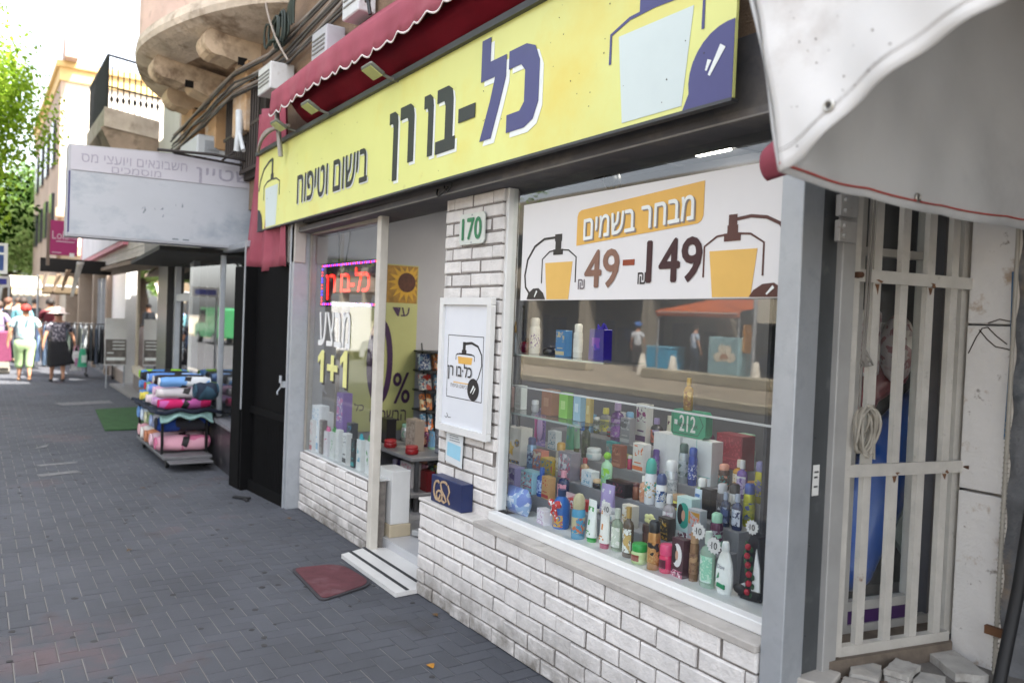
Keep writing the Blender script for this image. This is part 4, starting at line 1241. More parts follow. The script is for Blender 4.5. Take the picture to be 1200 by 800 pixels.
AL = mat('aluminium', 'a3a8ae', rough=.4, metal=.5, var=.1)
k = B(); k.wall((-9.0, 2.19), (-8.97, 2.189), .5, 2.3, .05); k.wall((-10.5, 2.22), (-10.42, 2.217), .0, 2.3, .08); k.wall((-10.45, 2.245), (-7.78, 2.135), 2.26, 2.32, .05); k.build('window_frame', AL, ns, bevel=.004)
k = B()
for (a, b2) in ((-11.0, -10.75), (-12.42, -12.18)):
    k.wall((a, 2.30 + (-a - 11) * .06), (b2, 2.29 + (-b2 - 11) * .06), 0, 2.3, .07)
k.wall((-12.4, 2.385), (-10.8, 2.29), 1.75, 1.85, .05); k.wall((-12.4, 2.385), (-10.8, 2.29), 2.24, 2.32, .05); k.wall((-12.4, 2.385), (-10.8, 2.29), 0, .12, .05)
dr = k.build('door', AL, ns, bevel=.004)
k = B(); k.wall((-12.4, 2.41), (-10.8, 2.315), .1, 2.25, .006); k.build('door_glass', glass_mat('neighbour_glass', 1.5), dr)
k = B(); k.wall((-13.5, 2.36), (-12.45, 2.30), 0, 2.4, .3); k.build('black_column', mat('black_stone', '0f0e10', rough=.3, var=.3), ns)
k = B(); k.wall((-17.6, 2.66), (-13.5, 2.42), 0, .33, .25); k.build('plinth', mat('grey_plinth', '77706a', rough=.9, var=.2), ns)
k = B(); k.wall((-17.65, 2.64), (-13.5, 2.40), .332, .47, .27); k.build('window_ledge', mat('cream_ledge', 'c9bfa8', rough=.7, var=.1), ns)
k = B(); k.wall((-17.6, 2.70), (-13.5, 2.46), .47, 2.35, .006); k.build('window_glass', glass_mat('neighbour_glass2', 2.0), ns)
k = B(); k.wall((-17.6, 2.68), (-17.35, 2.665), .47, 2.4, .1); k.wall((-15.6, 2.60), (-15.5, 2.594), .47, 2.35, .06); k.wall((-13.55, 2.44), (-13.45, 2.434), .47, 2.4, .06); k.build('window_frame', mat('cream_frame', 'b9ad98', rough=.6, var=.1), ns)
k = B(); k.box(-18.5, -7.8, 4.6, 4.7, 0, 2.6); k.box(-13.3, -12.6, 2.62, 4.6, 0, 2.6); k.box(-10.75, -10.65, 2.45, 4.6, 0, 2.6); k.box(-7.8, -7.7, 2.3, 4.6, 0, 2.6); k.box(-18.5, -18.4, 3, 4.6, 0, 2.6); k.build('interior_wall', mat('dim_shop', '6f6d70', rough=.9, var=.2, vscale=2), ns)
k = B(); k.box(-18.5, -7.75, 2.35, 4.7, -.1, .04); k.build('floor', mat('dim_floor', '7d7a76', rough=.6, var=.1), ns)
k = B(); k.box(-18.5, -7.75, 2.45, 4.7, 2.42, 2.52); k.build('ceiling', mat('dim_ceiling', '7a7a7c', rough=.9), ns)
k = B(); k.prism([(-8.75, 2.07), (-12.9, 2.05), (-12.9, 2.5), (-8.75, 2.42)], fZ(0, 0, 0), 2.33, 2.90); k.build('fascia', mat('fascia_grey', '76736f', rough=.7, var=.2, vscale=3), ns)
k = B(); k.prism([(-8.86, 1.55), (-12.4, 1.80), (-12.4, 2.45), (-8.86, 2.4)], fZ(0, 0, 0), 2.24, 2.285); k.build('canopy_soffit', mat('dark_canopy', '2c2c2a', rough=.8, var=.3, vscale=2), ns)
# white post beyond, and the long ribbed fascia with its pink framed light box
wc = thing('white_pier', 'bright white painted pier between the shops beyond the neighbour', 'pier', (-19.9, 2.8, 0))
k = B(); k.wall((-21.4, 2.72), (-18.9, 2.66), 0, 2.6, .4); k.build('pier', WHITEP, wc, bevel=.01)
k = B(); k.wall((-21.45, 2.69), (-18.85, 2.63), 0, .25, .03); k.build('skirting', mat('skirting', '9c8f84', rough=.8, var=.15), wc)
rf = thing('ribbed_fascia', 'pale ribbed shop fascia over the shops beyond the grey sign', 'fascia', (-15.5, 2.1, 2.3))
k = B()
for i in range(7):
    k.wall((-20.5, 2.12 + .004 * (i % 2)), (-12.92, 2.06 + .004 * (i % 2)), 2.42 + i * .075, 2.49 + i * .075, .1)
k.build('boards', mat('pale_board', 'b5aea6', rough=.7, var=.12, vscale=4), rf)
k = B(); k.prism([(-17.4, 2.0), (-13.8, 2.0), (-13.8, 2.5), (-19.6, 2.5)], fZ(0, 0, 0), 2.31, 2.37); k.build('canopy', mat('brown_canopy', '7c6a58', rough=.8, var=.2), rf)
lb2 = thing('pink_light_box', 'slanted white light box with a pink frame above the fascia left of the grey sign', 'sign', (-16.5, 1.9, 2.5))
k = B(); k.prism([(-21.0, 2.55), (-14.6, 2.66), (-14.6, 3.2), (-21.0, 3.2)], fY(0, 2.0, 0), -.15, 0); k.build('box', mat('pink_frame', 'b8707c', rough=.6, var=.15), lb2)
k = B(); k.prism([(-20.6, 2.64), (-14.9, 2.74), (-14.9, 3.12), (-20.6, 3.12)], fY(0, 2.0, 0), .001, .01); k.build('panel', mat('pale_panel', 'c9c6cc', rough=.6, var=.12, vscale=1.5), lb2)
mg = thing('magenta_sign', 'square magenta hanging sign with white script above the pavement', 'sign', (-16.2, 1.2, 2.5))
k = B(); k.rect(1.05, 1.47, 2.49, 3.08, fX(-16.0, 0, 0), -.12, 0); k.build('box', mat('magenta', '9c1460', rough=.45, var=.06), mg, bevel=.01)
k = B(); k.text('Lola', fX(-16.0, 0, 0), 1.08, 1.33, 2.76, 2.90, .002, .004, 0.); k.text('Kids', fX(-16.0, 0, 0), 1.34, 1.455, 2.77, 2.87, .002, .004, 0.)
k.rect(1.14, 1.42, 2.715, 2.73, fX(-16.0, 0, 0), .002, .004); k.rect(1.08, 1.22, 2.52, 2.535, fX(-16.0, 0, 0), .002, .004); k.build('lettering', mat('pale_script', 'c9b3be', rough=.5, var=.1), mg)
k = B(); k.rect(1.345, 1.42, 2.46, 2.53, fX(-16.0, 0, 0), .005, .04); k.build('lamp', mat('white_lamp', 'd8d8d6', rough=.4), mg)
k = B(); k.box(-16.1, -16.02, 1.0, 1.05, 2.3, 3.2); k.box(-16.1, -16.02, 1.47, 2.3, 3.0, 3.05); k.build('bracket', mat('bracket_brown', '7a6a5e', rough=.7), mg)
k = B(); k.box(-17.6, -17.5, 1.0, 2.2, 2.24, 2.50)
tag(k.build('dark_canopy_end', mat('dark_valance', '151314', rough=.8), None), 'black canopy end below the magenta sign', 'canopy')

bd = thing('notice_board', 'white and grey standing notice board in front of the white pier', 'notice board', (-17.5, 2.3, .5))
k = B(); k.rect(2.16, 2.56, .46, 1.40, fX(-17.8, 0, 0), -.04, 0); k.build('board', mat('board_white', 'd2d2d0', rough=.6, var=.05), bd, bevel=.005)
k = B(); k.rect(2.17, 2.55, .48, .98, fX(-17.8, 0, 0), .001, .006); k.build('photo_panel', mat('board_grey', '6b6560', rough=.6, var=.5, vscale=9), bd)
k = B()
for z in (.92, .85, .78): k.rect(2.3, 2.52, z, z + .02, fX(-17.8, 0, 0), .008, .011)
k.rect(2.2, 2.32, .70, .72, fX(-17.8, 0, 0), .008, .011); k.rect(2.19, 2.53, .56, .62, fX(-17.8, 0, 0), .008, .011); k.build('print_line', WHT, bd)
k = B(); k.cone((-17.82, 2.2, 0.004), (-17.82, 2.2, .46), .015, .015, 6); k.cone((-17.82, 2.52, 0.004), (-17.82, 2.52, .46), .015, .015, 6); k.build('leg', GALV, bd)

# white rendered building with its small balcony
wb = thing('white_building', 'white rendered building with an iron railed balcony beyond the round balcony', 'building', (-14.5, 2.6, 2.7))
k = B(); k.prism([(-16.0, 2.92), (-12.46, 2.92), (-12.46, 6.6), (-13.7, 6.6), (-13.7, 4.30), (-16.0, 4.30)], fY(0, 2.40, 0), -5.6, 0); k.build('wall', mat('white_render', 'c4bfb8', rough=.9, var=.1, vscale=2, dirt=('9b9288', 2, .6, .8)), wb)
k = B(); k.prism([(1.60, 4.42), (2.40, 4.33), (2.40, 4.62), (1.60, 4.72)], fX(-14.0, 0, 0), -2.4, 0); k.build('balcony_slab', mat('cracked_slab', 'ab9e90', rough=.95, var=.2, vscale=4, bump=.8, bscale=20, dirt=('7f7162', 3, .52, .7)), wb, bevel=.02)
k = B(); k.prism([(1.56, 4.40), (1.75, 4.02), (2.40, 3.95), (2.40, 4.34), (1.60, 4.42)], fX(-14.02, 0, 0), -2.3, 0); k.build('balcony_soffit', mat('broken_soffit', '8f7d6c', rough=1., var=.3, vscale=3, bump=1., bscale=14, dirt=('54463a', 2.5, .52, .66)), wb, bevel=.03)
IR = mat('black_iron', '232224', rough=.6, metal=.3)
k = B(); k.tube([(-14.02, 1.64, 5.52), (-14.02, 2.40, 5.44)], .02, 6); k.tube([(-14.02, 1.64, 5.04), (-14.02, 2.40, 4.98)], .016, 6); k.tube([(-14.02, 1.64, 4.70), (-14.02, 1.64, 5.52)], .02, 6)
for i in range(9):
    y = 1.70 + i * .083
    k.cone((-14.02, y, 4.66), (-14.02, y, 5.36 - .03 * (i % 3)), .010, .010, 6)
    k.ellipsoid((-14.02, y, 4.85), (.02, .028, .05), 8, 5)
k.tube([(-14.02, 1.64, 5.52), (-16.4, 1.64, 5.52)], .02, 6)
for i in range(26):
    k.cone((-14.05 - i * .092, 1.64, 4.70), (-14.05 - i * .092, 1.64, 5.52), .012, .012, 6)
k.build('railing', IR, wb)
k = B(); k.box(-13.75, -12.5, 2.3, 2.42, 6.6, 6.75); k.build('cornice', WHITEP, wb)
acb = thing('air_conditioner', 'grey air conditioner on the white building left of the round balcony', 'air conditioner', (-12.9, 1.9, 5.5))
k = B(); k.box(-13.2, -12.6, 2.0, 2.40, 5.45, 6.2); k.build('case', mat('ac_case2', '8f979c', rough=.5, var=.1), acb, bevel=.015)
k = B(); k.box(-12.602, -12.585, 2.06, 2.30, 5.75, 6.05); k.build('fan_grille', mat('fan_dark', '4a4e50', rough=.6), acb)

# far building on the same side
fb = thing('cream_corner_building', 'sunlit white building with an ochre cornice far along the street', 'building', (-34, 3, 0))
k = B(); k.box(-46, -32, 2.42, 12, 0, 9.3); k.build('wall', mat('cream_render', 'cfc6b8', rough=.9, var=.08, vscale=.8), fb)
k = B(); k.box(-46, -31.9, 2.25, 12.1, 9.3, 9.75); k.box(-46, -31.8, 2.15, 12.2, 9.75, 9.95); k.build('cornice', mat('ochre_trim', 'c9aa72', rough=.8, var=.1, vscale=1.5), fb)
k = B(); k.box(-46, -31.95, 2.30, 2.42, 0, 9.3); k.build('street_front', mat('shaded_brown_front', 'a08c7c', rough=.9, var=.2, vscale=.7), fb)  # brown, darkened in its colour for the shaded street side
for i in range(4):
    for z0, z1 in ((4.2, 5.6), (6.6, 8.2)):
        k = B(); k.box(-34.6 - i * 3, -33.4 - i * 3, 2.20, 2.32, z0, z1); k.build('window', mat('dark_window', '2f3236', rough=.2, var=.1), fb)
k = B(); k.prism([(-32.6, 9.95), (-31.2, 9.95), (-31.35, 10.6), (-31.6, 12.3), (-31.95, 10.7)], fY(0, 2.35, 0), -.4, 0); k.build('gable', mat('brown_gable', '9c857a', rough=.9, var=.2), fb)
k = B(); k.box(-31.9, -31.4, 2.2, 3.2, 4.6, 4.9); k.box(-31.9, -31.2, 2.1, 3.4, 3.3, 3.6); k.build('ledge', mat('tan_ledge', '9d8670', rough=.9), fb)

ls = thing('low_shops', 'row of low shops with open fronts beyond the white pier', 'shop', (-26, 3, 0))
k = B(); k.box(-32, -21.4, 3.4, 3.6, 0, 3.0); k.box(-32, -21.4, 2.6, 6, 2.65, 2.95)
for x in (-21.6, -24.2, -27.8, -31.8):
    k.box(x, x + .25, 2.6, 3.5, 0, 2.7)
k.build('wall', mat('beige_shop_wall', '8a7c6e', rough=.9, var=.25, vscale=1.2), ls)
k = B(); k.box(-24.0, -21.7, 2.75, 2.80, .1, 2.3); k.build('shop_window', glass_mat('neighbour_glass2', 2.0), ls)
k = B()
for x in (-24.0, -23.2, -22.4, -21.75): k.box(x, x + .08, 2.7, 2.78, 0, 2.35)
k.build('window_frame', AL, ls)
k = B()
for i in range(14):
    x = -23.8 + i * .8 * -.6
    k.ellipsoid((x, 3.2, 1.2 + .5 * (i % 3)), (.22, .1, .35), 10, 6, 0)
k.build('stock', print_mat('8a6f5f', '5d6a78', 'a86a3a', 3.), ls)

# street awnings and cloth flaps further along
def street_awning(lb_, x, y0, y1, zt, zb, dx, col, m_tr=.3, scallop=True, band=None):
    t = thing('street_awning', lb_, 'awning', (x, (y0 + y1) / 2, zb))
    k = B()
    def fn(u, v):
        y = y0 + (y1 - y0) * u
        if v < .7:
            f = v / .7
            return (x - dx * (1 - f), y, zt + (zb + .2 - zt) * f)
        f = (v - .7) / .3
        return (x, y, zb + .2 - f * (.2 + (.06 * abs(sin(u * 20)) if scallop else 0)))
    k.grid(fn, 80, 10)
    k.build('cloth', cloth_mat('awning_' + lb_[:8], col, m_tr, var=.1), t, solid=.01)
    k = B(); k.cone((x, y0, zb + .2), (x, y1, zb + .2), .02, .02, 6); k.cone((x - dx, y0, 0.01), (x - dx, y0, zt), .03, .03, 6); k.build('frame', GALV, t)
    if band:
        k = B(); k.box(x + .006, x + .012, y0, y1, zb + .16, zb + .23); k.build('band', mat('awning_band', band, rough=.8), t)
    return t
street_awning('white scalloped awning with a yellow edge far down the pavement', -27, .85, 1.80, 2.45, 1.86, 2.0, 'd6cdbc', .4, True, 'd8b04a')
street_awning('brown canvas awning in front of the clothes racks', -22.0, 1.30, 2.05, 2.35, 1.86, 1.4, '6d5f4c', .25, False)
for lb_, x, y, zt, zb, wd, col in (('long white cloth flap hanging under the magenta sign', -16.6, 1.52, 2.42, 1.78, .10, 'd5d3cc'), ('short tan cloth flap left of the long white flap', -17.5, 1.42, 2.30, 1.90, .08, 'a8927c'), ('grey cloth flap hanging at the end of the black canopy', -19.0, 1.20, 2.48, 1.92, .09, '8f8378'), ('brown cloth flap between the tan and grey flaps', -18.5, 1.34, 2.24, 1.86, .08, '8a7866')):
    k = B()
    def fl_(u, v, x=x, y=y, zt=zt, zb=zb, wd=wd):
        return (x + .03 * sin(v * 5 + u * 3), y - wd * v * .9 + wd * (1.2 - .8 * v) * u, zt + (zb - zt) * v)
    k.grid(fl_, 6, 10)
    tag(k.build('cloth_flap', cloth_mat('flap_' + lb_[:9], col, .3), None, solid=.008), lb_, 'cloth', 'cloth flaps over the pavement')
bs = thing('blue_street_sign', 'tall white street sign with a blue panel at the left edge of the pavement', 'sign', (-14, .2, 2.0))
k = B(); k.rect(-.1, .385, 2.05, 2.50, fX(-14, 0, 0), -.05, 0); k.build('plate', WHITEP, bs, bevel=.006)
k = B(); k.rect(-.08, .335, 2.10, 2.46, fX(-14, 0, 0), .002, .004); k.build('panel', mat('sign_blue', '2b4a86', rough=.5, var=.15), bs)
k = B(); k.rect(-.08, .335, 2.33, 2.36, fX(-14, 0, 0), .005, .007); k.build('line', WHT, bs)
k = B(); k.cone((-14.03, -.05, 0.004), (-14.03, -.05, 2.1), .03, .03, 10); k.build('pole', GALV, bs)
b3 = thing('small_blue_sign', 'small white sign with blue lettering under the tall blue street sign', 'sign', (-17, .4, 1.8))
k = B(); k.rect(.0, .52, 1.90, 2.10, fX(-17, 0, 0), -.04, 0); k.build('plate', WHITEP, b3)
k = B(); k.rect(.05, .46, 1.95, 2.05, fX(-17, 0, 0), .002, .004); k.build('lettering', mat('sign_blue2', '3a3f9a', rough=.5, var=.8, vscale=18), b3)
k = B(); k.cone((-17.03, .02, 0.004), (-17.03, .02, 1.95), .025, .025, 8); k.build('pole', GALV, b3)

# ------------------------------------------------------------------ window display
ds = thing('display_stand', 'stepped grey display stand with glass shelves inside the large window', 'display stand', (-3.0, 2.8, .09))
k = B()
TIERS = [(2.43, 2.60, .60), (2.60, 2.76, .69), (2.76, 2.93, .78), (2.93, 3.14, .88), (3.14, 3.42, .97)]
for n_, (y0, y1, z) in enumerate(TIERS):
    k.box(-4.22 if n_ else -3.64, -1.80 if n_ == 0 else -2.32, y0 + .001 * n_, y1, .10, z)
k.build('step', mat('display_grey', '85868a', rough=.55, var=.12, vscale=5), ds, bevel=.003)
k = B(); k.box(-3.62, -1.82, 2.425, 2.60, .6005, .604); k.build('front_shelf_tile', mat('display_white', 'c6c7c6', rough=.3, var=.06), ds)
k = B()
for z in (1.15, 1.475):
    k.box(-4.2, -2.95 if z > 1.3 else -3.1, 2.50, 2.76, z - .010, z - .001)
k.build('glass_shelf', glass_mat('shelf_glass', 1.0, (.82, .88, .86)), ds)
k = B(); k.box(-4.2, -1.85, 2.498, 2.506, 1.292, 1.300); k.build('shelf_rail', mat('rail_white', 'c9c9c9', rough=.4), ds)
k = B(); k.box(-4.2, -3.1, 2.494, 2.50, 1.139, 1.149); k.box(-4.2, -2.95, 2.494, 2.50, 1.465, 1.474); k.build('shelf_edge', mat('shelf_edge', '8f9f9c', rough=.2, var=.1), ds)
k = B()
for x in (-4.12,):
    for z in (1.14, 1.465):
        k.box(x, x + .012, 2.52, 2.80, z - .03, z - .011)
    k.box(x, x + .02, 2.80, 2.82, .97, 1.75)
k.build('shelf_bracket', mat('bracket_dark', '37383b', rough=.5, metal=.4), ds)

PRODUCTS = [
('pack', 'nappy_pack', 'pale blue plastic pack lying in the lower left corner of the display window', 'pack', -3.618, 2.492, 0.6, 0.206, 0.15, '9fb8dd-dfe6f2-7a8fd0', 0),
('box', 'carton', 'low white carton with pink print leaning in front of the pale blue pack', 'box', -3.372, 2.499, 0.6, 0.089, 0.08, 'e9e4ea-c9a3c4-e9e4ea', -0.2),
('bow', 'gift_set', 'blue gift bottle wrapped with a red polka dot bow', 'gift set', -3.266, 2.524, 0.6, 0.088, 0.202, '1e63b4-c82a2a-f2f2f2', 0),
('domecan', 'deodorant_stick', 'deodorant with dome cap and busy blue and orange picture label', 'deodorant', -3.072, 2.482, 0.6, 0.067, 0.226, '3f8fb5-b9b08c-c86a3a', 0),
('tube', 'cream_tube', 'white cream tube standing on its bright green cap', 'tube', -2.994, 2.505, 0.6, 0.066, 0.207, 'eef1ee-22a03c-35a043', 0),
('tube', 'cream_tube', 'white cream tube with orange print standing on a dull pink cap', 'tube', -2.88, 2.489, 0.6, 0.06, 0.221, 'f0efea-b04a68-e0892c', 0),
('bottle', 'body_oil_bottle', 'pale green clear bottle with white picture label beside the pink capped tube', 'bottle', -2.822, 2.514, 0.6, 0.064, 0.2, 'bccdb4-cfd6c8-eeeee6', 0),
('bottle', 'pump_bottle', 'dark brown bottle with gold cap and white label in the front row', 'bottle', -2.72, 2.491, 0.6, 0.058, 0.233, '5a4c3e-c8a867-e6e8e4', 0),
('jar', 'cream_jar', 'round pale green jar with a bright green lid and a leaf on its front', 'jar', -2.626, 2.478, 0.6, 0.076, 0.091, 'c3d79b-1f9b3f-8a3a2a', 0),
('can', 'spray_can', 'shiny copper gold spray can with black cap', 'spray can', -2.533, 2.472, 0.6, 0.056, 0.215, 'b7834a-1a1a1c-caa06a', 0),
('jar', 'hair_gel_jar', 'hot pink jar with dark label in the front row', 'jar', -2.472, 2.489, 0.6, 0.062, 0.125, 'd8285f-e04a78-5c1230', 0),
('box', 'hair_dye_box', 'hair colour box with a dark haired woman in a white oval', 'box', -2.401, 2.503, 0.6, 0.072, 0.166, '4a2a33-e9e6e6-b0446a', 0),
('can', 'hair_spray_can', 'slim bronze can standing between the hair colour box and green bottle', 'spray can', -2.335, 2.511, 0.6, 0.039, 0.213, '8c6a4f-b08b67-6d4b38', 0),
('bottle', 'shower_gel_bottle', 'tall pale green translucent shower gel bottle under a white star price tag', 'bottle', -2.254, 2.505, 0.6, 0.07, 0.23, 'bfe0cc-d9e8df-8fcbae', 0),
('lotion', 'lotion_bottle', 'curvy white lotion bottle with a small green label', 'bottle', -2.163, 2.504, 0.6, 0.082, 0.211, 'f1f3f0-eef0ee-1f8a5a', 0),
('wreath', 'gift_bag', 'dark gift bag trimmed with a strip of red roses and white paper', 'gift bag', -2.067, 2.541, 0.6, 0.107, 0.26, '22242c-eeeeee-a81e32', 0),
('box', 'card_pack', 'white blister card printed with a yellow star', 'card pack', -4.076, 2.795, 0.78, 0.163, 0.226, 'e8e6e0-e8c02c-7a6a5a', 0),
('blister', 'toothbrush_pack', 'round topped pink and violet toothbrush blister pack', 'blister pack', -4.087, 2.965, 0.88, 0.107, 0.236, '8a6fc0-d0409a-c9a8dc', 0),
('box', 'toy_pack', 'small multicoloured pack below the toothbrush blister', 'pack', -3.836, 2.795, 0.78, 0.091, 0.121, 'c77a6a-6aa0d0-e8d8c0', 0),
('box', 'soap_box', 'small box with a blue top and white front left of the green tube', 'box', -3.932, 2.965, 0.88, 0.078, 0.115, 'dfe6ea-3a8fae-dfe6ea', 0),
('tube', 'face_wash_tube', 'teal and green tube standing on a pale cap', 'tube', -3.78, 2.965, 0.88, 0.066, 0.203, '3f9a72-e6e6da-2f8a9a', 0),
('tube', 'hand_cream_tube', 'bright blue tube standing at the back near the shelf', 'tube', -3.912, 3.175, 0.97, 0.053, 0.16, '3277c8-d9e2ee-2f62b0', 0),
('bottle', 'olive_bottle', 'dark olive green bottle in the back row', 'bottle', -3.63, 2.965, 0.88, 0.059, 0.218, '33402c-20261e-4a5a3a', 0),
('box', 'bath_set', 'shallow pack printed with violet flowers in the left pile', 'pack', -3.878, 2.635, 0.69, 0.12, 0.12, 'b0a4d6-d9d2ea-7a64b0', 0),
('box', 'bath_set', 'pale turquoise pack with red print in the left pile', 'pack', -3.697, 2.635, 0.69, 0.116, 0.125, '9fcbd8-d2556a-d0e4ea', 0),
('box', 'bath_set', 'tan and red pack at the right of the left pile', 'pack', -3.533, 2.635, 0.69, 0.075, 0.122, 'c9a06a-b8403a-c9a06a', 0),
('jar', 'pot', 'small dark red round pot lying in front of the left pile', 'jar', -3.804, 2.57, 0.6, 0.068, 0.059, '5a1a2a-7a2438-5a1a2a', 0),
('bottle', 'blue_bottle', 'short royal blue bottle behind the polka dot bow', 'bottle', -3.597, 2.635, 0.69, 0.066, 0.161, '2a55a8-3a66b8-a8c0e8', 0),
('box', 'powder_box', 'grey and pink box behind the green tube', 'box', -3.563, 2.795, 0.78, 0.116, 0.154, '8f8b98-c05a78-d8d8de', 0),
('jar', 'face_cream_jar', 'white jar stacked on a white box behind the green capped tube', 'jar', -3.554, 2.965, 0.88, 0.088, 0.068, 'e4e8e8-dfe5e6-b8d4da', 0),
('box', 'face_cream_box', 'pale blue and white box under the white jar', 'box', -3.373, 2.795, 0.78, 0.092, 0.083, 'dce6ec-7fb2cc-dce6ec', 0),
('jar', 'bowl', 'small black bowl holding a beige puff', 'bowl', -3.301, 2.795, 0.78, 0.064, 0.046, '1c1b1d-d0b08a-1c1b1d', 0),
('bottle', 'shampoo_bottle', 'pale mint bottle with a lime green ball cap', 'bottle', -3.239, 2.795, 0.78, 0.068, 0.208, 'a8d8b0-8cd02c-88c49a', 0),
('box', 'gift_box', 'shiny olive gold box beside the mint bottle', 'box', -3.334, 2.994, 0.88, 0.103, 0.066, '8f8a2e-b6a832-8f8a2e', 0),
('box', 'makeup_box', 'flat black cosmetics box behind the star price tag', 'box', -3.117, 2.795, 0.78, 0.15, 0.071, '1d1a1e-6a2a3a-1d1a1e', 0),
('can', 'nail_polish', 'magenta nail polish bottle standing on the black box', 'bottle', -3.25, 2.965, 0.88, 0.028, 0.074, 'b81a58-d8d8d8-b81a58', 0),
('can', 'lipstick', 'brown lipstick tube right of the black box', 'lipstick', -3.006, 2.795, 0.78, 0.039, 0.086, '8a5a44-5a2a2c-8a5a44', 0),
('box', 'carton', 'tall white carton with two printed flowers', 'box', -3.484, 3.279, 0.97, 0.09, 0.23, 'e8e8e2-6b4a7a-9a3a7a', 0),
('box', 'carton', 'white carton with an orange band under the flower carton', 'box', -3.173, 2.977, 0.88, 0.087, 0.15, 'ece9e4-e8732a-ece9e4', 0),
('rollon', 'roll_on_deodorant', 'white roll on deodorant with teal dome cap and beige label', 'deodorant', -2.906, 2.795, 0.78, 0.059, 0.228, 'e4e6ea-2fa79a-c9a86a', 0),
('rollon', 'roll_on_deodorant', 'white roll on deodorant with navy blue cap', 'deodorant', -2.83, 2.795, 0.78, 0.054, 0.166, 'e6e8ec-26407a-4a7ab8', 0),
('can', 'spray_can', 'small can with a violet cap behind the two roll ons', 'spray can', -3.069, 2.983, 0.88, 0.04, 0.134, '5a3f8a-4a2a80-8f86b0', 0),
('can', 'spray_can', 'thick white and silver spray can right of the violet cap', 'spray can', -2.873, 2.9, 0.78, 0.064, 0.213, 'cdd2d6-e6e8ea-9aa4ac', 0),
('can', 'spray_can', 'grey silver spray can with dark green cap', 'spray can', -2.856, 2.965, 0.88, 0.051, 0.197, 'a9b4ba-3a5a54-8a979e', 0),
('can', 'spray_can', 'slim royal blue spray can in front of the white cartons', 'spray can', -2.793, 2.965, 0.88, 0.046, 0.186, '1c3f9a-22479f-c8d2ea', 0),
('bottle', 'mist_bottle', 'frosted spray bottle with pale flowers behind the gold can', 'bottle', -2.695, 2.718, 0.69, 0.068, 0.184, 'd8cfd2-e8e6e6-c9a8b8', 0),
('box', 'face_mask_box', 'gold and black box behind the pink jar', 'box', -2.625, 2.635, 0.69, 0.07, 0.101, '3a332c-b8923c-d0c0a0', 0),
('box', 'shampoo_box', 'teal and white box behind the hair colour box', 'box', -2.579, 2.722, 0.69, 0.093, 0.195, 'bcd8d6-2f9a8a-dfeaea', 0),
('box', 'perfume_box', 'matte black box in the shadow behind the shower gel', 'box', -2.576, 2.847, 0.78, 0.071, 0.135, '1b1a1c-2a282c-1b1a1c', 0),
('tube', 'shaving_tube', 'pale blue tube leaning by the black box', 'tube', -2.59, 2.795, 0.78, 0.047, 0.134, 'c4d6e6-6a96c4-4a78b4', 0),
('can', 'spray_can', 'dark grey spray can with shiny silver cap', 'spray can', -2.48, 2.831, 0.78, 0.05, 0.178, '4a484e-b8babf-2e2c30', 0),
('can', 'spray_can', 'white and black spray can with a black cap', 'spray can', -2.433, 2.858, 0.78, 0.054, 0.184, 'b8b8b6-161618-2a2a2c', 0),
('can', 'spray_can', 'yellow spray can with a blue cap', 'spray can', -2.382, 2.899, 0.78, 0.053, 0.191, 'b8b81e-2a4a9a-8fa018', 0),
('can', 'spray_can', 'yellow can with pale violet cap behind the blue capped yellow can', 'spray can', -2.38, 2.965, 0.88, 0.05, 0.185, 'b0a822-7a78a8-405a9a', 0),
('bottle', 'glue_bottle', 'white squeeze bottle with a red tip', 'bottle', -2.661, 3.215, 0.97, 0.076, 0.135, 'e4e4e0-c83a2a-d6d6d2', 0),
('bottle', 'shampoo_bottle', 'dark blue bottle with pale cap left of the pair behind the white lotion', 'bottle', -2.427, 2.795, 0.78, 0.049, 0.152, '22304f-9aa6bc-4a5a86', 0),
('bottle', 'shampoo_bottle', 'dark blue bottle with pale cap right of the pair behind the white lotion', 'bottle', -2.36, 2.795, 0.78, 0.052, 0.157, '26345a-a8b2c6-d8dce8', 0),
('box', 'carton', 'large white carton on the left of the pair below the road sign box', 'box', -3.03, 3.06, 0.88, 0.2, 0.21800000000000008, 'e6e8ea-dfe3e4-e6e8ea', 0),
('box', 'carton', 'large white carton on the right of the pair below the road sign box', 'box', -2.82, 3.06, 0.88, 0.2, 0.21800000000000008, 'e2e6e6-8fc4c0-e2e6e6', 0),
('box', 'gift_box', 'crinkled dark red gift box right of the white cartons', 'gift box', -2.681, 3.139, 0.97, 0.17, 0.17, '8a2634-a83a48-8a2634', 0),
('sign212', 'perfume_box', 'green box shaped like a road sign with the number 212', 'perfume box', -2.9, 3.03, 1.1, 0.235, 0.135, '3f9d78-dfe8e2-2a3a34', 0),
('can', 'hair_spray_can', 'ivory spray can with a gold cap at the back left of the display', 'spray can', -3.643, 2.795, 0.78, 0.058, 0.195, 'd8d0bc-b8923c-8a6a4a', 0),
('box', 'soap_box', 'pale pink flat box lying between the mint bottle and the jars', 'box', -3.355, 2.635, 0.69, 0.099, 0.063, 'd8b8c0-e8d8dc-b87a8a', 0),
('box', 'cream_box', 'white and gold box behind the brown bottle in the second row', 'box', -2.868, 2.635, 0.69, 0.074, 0.106, 'dcd6c8-b8923c-e6e2d8', 0),
('bottle', 'lotion_bottle', 'small peach bottle with white cap behind the leaf jar', 'bottle', -2.954, 2.795, 0.78, 0.047, 0.128, 'd8a88a-e6e6e2-c88a6a', 0),
('jar', 'cream_jar', 'small white jar with a silver lid in the second row', 'jar', -2.993, 2.635, 0.69, 0.067, 0.059, 'e2e2e0-b4b6ba-a8c0c8', 0),
('box', 'tooth_paste_box', 'red and white toothpaste box in the second row at left', 'box', -3.256, 2.635, 0.69, 0.116, 0.053, 'c83a34-e8e6e4-c83a34', 0),
